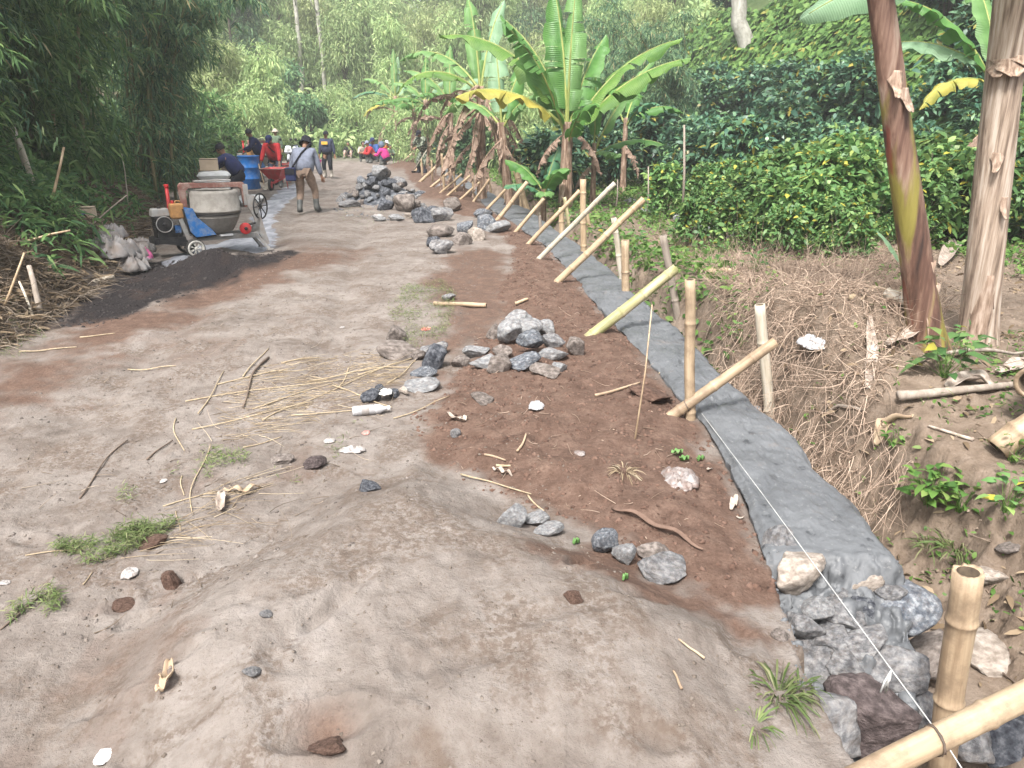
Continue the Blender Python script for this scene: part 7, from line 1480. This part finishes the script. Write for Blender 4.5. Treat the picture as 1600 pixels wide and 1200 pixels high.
strip('dead_banana_leaf', [(1368, 700), (1380, 672), (1425, 655)], 34, TANL, 'twisted dead leaf on the trench bank', 'dead leaf', 10, curl=1.0); strip('dead_banana_leaf', [(1480, 610), (1520, 600), (1555, 612)], 46, DL, 'rippled pale dead leaf at the foot of the stems', 'dead leaf', 11, curl=.6); strip('dead_banana_leaf', [(1355, 610), (1362, 560), (1358, 500)], 24, DL, 'dry leaf strands hanging on the root heap', 'dead leaf', 12); strip('dead_banana_leaf', [(1385, 545), (1430, 525), (1450, 530)], 32, DL, 'pale sheath draped at the streaked stem foot', 'dead leaf', 13)
strip('dead_banana_leaf', [(1560, 590), (1600, 575), (1640, 590)], 44, DL, 'grey dead leaf at the right edge behind the bamboo', 'dead leaf', 14); strip('dead_banana_leaf', [(1470, 420), (1500, 380)], 34, DL, 'pale broken sheath between the two stems', 'dead leaf', 15, curl=.9)
for i, (px, py, nm) in enumerate([(1050, 712, 'yellow green'), (1062, 722, 'pale green'), (1088, 722, 'bright green'), (895, 852, 'tiny green'), (973, 908, 'lone green')]):
    strip('green_leaf', [(px, py), (px + 16 - i * 2, py - 3)], 12 - i, BLt, nm + ' leaf scrap on the soil near the ' + ['yellow bit', 'dirty plastic bag', 'end of the dirty plastic bag', 'bark strip', 'stone row'][i], 'leaf', i)
# plastic bottle
p, t = gpt(577, 648); root = empty('plastic_bottle', p + Vector((0, 0, .035)), R(15)); mb = MB(); mb.lathe([(.001, -.11), (.03, -.108), (.034, -.09), (.034, .03), (.031, .035), (.034, .04), (.033, .07), (.014, .105), (.014, .125), (.001, .125)], 20, (0, 0, 0), Matrix.Rotation(math.pi / 2, 3, 'Y')); mb.build('bottle_body', CLR, root); mb = MB(); cyl(mb, (.13, 0, 0), (1, 0, 0), .016, .018); mb.build('bottle_cap', WHITEP, root); mb = MB(); mb.lathe([(.0348, -.05), (.0348, .0)], 20, (0, 0, 0), Matrix.Rotation(math.pi / 2, 3, 'Y')); mb.build('label_band', WPL, root); tag(root, 'clear plastic bottle lying below the white rag', 'bottle')
# named straws and sticks
def lie(name, a, b, wpx, m, lab, cat, group=None, z=0, bend=.02):
    A1, t1 = gpt(*a); B1, t2 = gpt(*b); r = wpx * (t1 + t2) / 2 / F / 2; d = B1 - A1; sv = Vector((-d.y, d.x, 0)).normalized(); rr = random.Random(int(a[0] * 3 + b[1])); L_ = d.length; k1 = rr.uniform(-.05, .05) * L_; k2 = rr.uniform(-.02, .02) * L_; pts = []; n = 12
    for i in range(n + 1):
        s = i / n; p = A1.lerp(B1, s) + sv * (k1 * math.sin(math.pi * s) + k2 * math.sin(2 * math.pi * s)); pts.append(p)
    zs = [gz(p.x, p.y) for p in pts]; zl = [max(zs[k] for k in range(max(0, i - 2), min(n, i + 2) + 1)) for i in range(n + 1)]; zl = [sum(zl[k] for k in range(max(0, i - 2), min(n, i + 2) + 1)) / len(range(max(0, i - 2), min(n, i + 2) + 1)) for i in range(n + 1)]
    for i, p in enumerate(pts): p.z = zl[i] + r + z
    mb = MB(); mb.tube(pts, [r * (1 - .35 * i / n) * rr.uniform(.93, 1.07) for i in range(n + 1)], 8); tag(mb.build(name, m), lab, cat, group)
SWM = mat('dry_straw', (.27, .205, .13), (.40, .33, .225), 9, .7, .2, stretch=(4, 4, 1)); DST = mat('dark_stick', (.09, .065, .05), (.17, .13, .10), 9, .85, .4)
SL = [((340, 602), (460, 577)), ((395, 640), (520, 600)), ((480, 598), (600, 572)), ((380, 590), (420, 545)), ((455, 650), (555, 642)), ((200, 578), (275, 573)), ((290, 628), (560, 590)), ((300, 672), (490, 628)), ((410, 660), (520, 610)), ((275, 655), (288, 705)), ((380, 700), (440, 684)), ((520, 605), (612, 640)), ((560, 590), (680, 548)), ((615, 655), (702, 620)), ((605, 600), (655, 560)), ((255, 792), (340, 768)), ((275, 800), (282, 830)), ((285, 745), (288, 775)), ((330, 700), (300, 800)), ((40, 870), (130, 862)), ((130, 915), (145, 895)), ((310, 650), (350, 580)), ((545, 575), (530, 605)), ((640, 575), (560, 582)), ((30, 550), (100, 545)), ((125, 528), (180, 522)), ((60, 550), (120, 543)), ((440, 568), (500, 562)), ((620, 570), (520, 612))]
SLAB = ['upper left', 'long middle', 'upper right', 'steep dark topped', 'lower right', 'lone far left', 'longest nearly level', 'long lower left', 'curved central', 'short upright looking', 'short lone lower', 'right end slanting', 'one pointing at the brown boulder', 'one ending at the brown soil', 'one crossing towards the blue stone', 'pale one by the red lump', 'short stub by the red lump', 'bent short one', 'steep one left of centre', 'level one at far left', 'tiny leftmost', 'steep upper', 'tiny upper', 'flat one by the boulder', 'flat one at the left bank', 'second flat one at the left bank', 'third flat one at the left bank', 'faint upper', 'overlapping right']
for (a, b), l in zip(SL, SLAB): lie('dry_straw', a, b, 2.2, SWM, l + ' dry straw stalk on the sandy road', 'straw stalk', 'straw stalks on the road')
for a, b, w_, m_, lab in [((420, 560), (380, 640), 4, DST, 'dark twig crossing the straw'), ((230, 720), (270, 690), 3, DST, 'dark twig between the wheel tracks'), ((125, 780), (200, 690), 3, DST, 'long thin dark twig in the left track'), ((0, 985), (80, 925), 3, DST, 'thin twig at the lower left edge'), ((720, 745), (830, 775), 3, SWM, 'thin root arching over the brown soil edge'), ((825, 775), (850, 800), 3, SWM, 'end of the thin root at the brown soil edge'), ((808, 708), (822, 680), 4, TANL, 'bent pale twig on the brown soil'), ((757, 712), (790, 722), 4, TANL, 'flat twig in the brown soil'), ((775, 730), (798, 730), 5, SWM, 'short white chip on the brown soil'), ((805, 478), (825, 470), 6, BAM, 'small bamboo chip behind the middle heap'), ((930, 620), (1000, 600), 5, TANL, 'root stub by the thin rod'),
    ((1070, 615), (1030, 585), 4, SWM, 'pale twig by the wall below the green brace'), ((1100, 1035), (1060, 1000), 4, TANL, 'pale twig on the sand near the grass tuft'), ((1065, 1080), (1052, 1050), 5, TANL, 'short bent twig near the grass tuft'), ((1290, 655), (1345, 650), 7, BARK, 'short stick poking out of the root heap'), ((1330, 470), (1405, 440), 8, SWM, 'pale split cane lying on the root heap'), ((1345, 420), (1380, 445), 6, SWM, 'pale cane crossing behind the split cane'), ((1400, 640), (1600, 612), 15, BARK, 'long branch lying across the right bank'), ((1430, 575), (1600, 556), 7, BARK, 'thin branch lying behind the long one'), ((1130, 380), (1165, 335), 5, BARK, 'leaning brown stick in the weeds behind the root heap'), ((1180, 415), (1235, 400), 6, BARK, 'dark twig at the back of the root heap'), ((1520, 690), (1450, 668), 6, DL, 'pale strip of cane on the right bank'), ((1530, 1010), (1600, 1085), 4, DST, 'thin vine curving over the trench floor'), ((1110, 430), (1140, 432), 14, BAM, 'short bamboo stub in the bank above the trench')]:
    lie('stick', a, b, w_, m_, lab, 'stick', 'loose sticks')
A1, _ = gpt(678, 477); B1, _ = gpt(760, 481); bamboo('bamboo_offcut', A1 + Vector((0, 0, .02)), B1 + Vector((0, 0, .03)), .022, .024, BAMW, 'short pale bamboo offcut lying by the green grass', 'bamboo offcut', nodes=2, seed=9)
A1 = at(1385, 457, 5.5); B1 = at(1442, 482, 5.3); bamboo('bamboo_offcut', A1, B1, .040, .041, BAMY, 'hollow bamboo piece tied against the streaked stem', 'bamboo offcut', nodes=1, seed=19, seg=24, ties=[.18])
A1, _ = gpt(1556, 712); B1 = at(1680, 615, _ * .97); bamboo('bamboo_pole', B1, A1 + Vector((0, 0, .04)), .07, .07, BAMW, 'thick bamboo pole lying in from the right edge', 'bamboo pole', nodes=2, seed=29, seg=24)
A1 = at(1660, 560, 4.6); B1 = at(1612, 600, 4.25); bamboo('bamboo_pole', A1, B1, .085, .09, BAMW, 'wide bamboo tube end at the right picture edge', 'bamboo pole', nodes=1, seed=30, seg=28)
for cx, yb, w_, h_, k, lab in [(265, 924, 34, 38, 'r', 'reddish brown clod standing beside a small hole'), (190, 958, 40, 22, 'r', 'elongated reddish clod sunk in the sand'), (235, 860, 48, 26, 'r', 'wide red soil lump in the straw'), (438, 728, 40, 22, 'b', 'brown soil clump between the tracks'), (895, 945, 30, 22, 'r', 'red clod at the edge of the footprint'), (1015, 630, 70, 26, 'r', 'long brown lump beside the thin rod'), (700, 660, 30, 14, 'r', 'flat brown clod in the brown soil'), (510, 1195, 60, 22, 'r', 'dark clod at the bottom edge'), (1580, 875, 34, 22, 'b', 'brown lump on the right bank')]:
    stone_px(cx, yb, w_, h_, k, lab, 'soil lumps', tilt=.2, sink=.3, name='soil_lump', cat='soil lump')
# the old low stone row inside the garden
for i in range(26):
    s = i / 25; px = 985 + 205 * s + rng.uniform(-4, 4); py = 322 + 70 * s + rng.uniform(-5, 5)
    pos = ['first', 'second', 'third', 'fourth', 'fifth', 'sixth', 'seventh', 'eighth', 'ninth', 'tenth', 'eleventh', 'twelfth', 'thirteenth'][i % 13] + (' from the far end' if i < 13 else ' from the middle on')
    stone_px(px, py, rng.uniform(14, 24), rng.uniform(8, 12), 'm' if i % 3 else 'l', f'grey blue stone of the low garden row, {pos}', 'low old stone row in the garden', tilt=.2, sub=3)
for px, y0, y1, w_, lab in [(1066, 345, 195, 5, 'slim pale stalk standing in the coffee rows'), (1010, 345, 260, 3, 'thin cane standing left of the pale stalk'), (962, 330, 280, 3, 'thin cane near the long brace tip'), (1182, 300, 230, 4, 'bare twig standing among the coffee leaves'), (900, 280, 225, 6, 'dark coffee trunk below the small banana')]:
    p, t = gpt(px, y0); d = ray(px + 3, y1); b_ = Vector((0, 0, CAMZ)) + d * (p.y / d.y); mb = MB(); r = w_ * t / F / 2; mb.tube([p, p.lerp(b_, .5) + Vector((.02, 0, 0)), b_], [r, r * .8, r * .6], 7); tag(mb.build('stalk', BARK), lab, 'stalk', 'bare stalks in the garden')
# ================================================================ AIR
hb_ = MB(); hb_.box((0, 82, 22), (350, 190, 50)); hz, nt, b = newmat('haze'); nt.nodes.remove(b); pv = nt.nodes.new('ShaderNodeVolumePrincipled'); pv.inputs['Color'].default_value = (.97, .98, .95, 1); pv.inputs['Density'].default_value = .0022; pv.inputs['Anisotropy'].default_value = .2
nt.links.new(pv.outputs[0], nt.nodes['Material Output'].inputs['Volume']); tag(hb_.build('haze', hz, None, False), 'thin bright haze filling the valley', 'haze', kind='stuff')
# ---------------------------------------------------------------- twins in a group: tell them apart by their order in the picture
bpy.context.view_layer.update()
seen = {}
for o in C.objects:
    if o.parent is None and o.get('label') and o.get('kind') is None: seen.setdefault(o['label'], []).append(o)
ORD = ['first', 'second', 'third', 'fourth', 'fifth', 'sixth', 'seventh', 'eighth', 'ninth', 'tenth', 'eleventh', 'twelfth', 'thirteenth', 'fourteenth']
for l, os_ in seen.items():
    if len(os_) < 2: continue
    os_.sort(key=lambda o: o.location.x / max(.5, o.location.y))
    for i, o in enumerate(os_):
        if i < len(ORD): o['label'] = f'{l}, {ORD[i]} from the left'
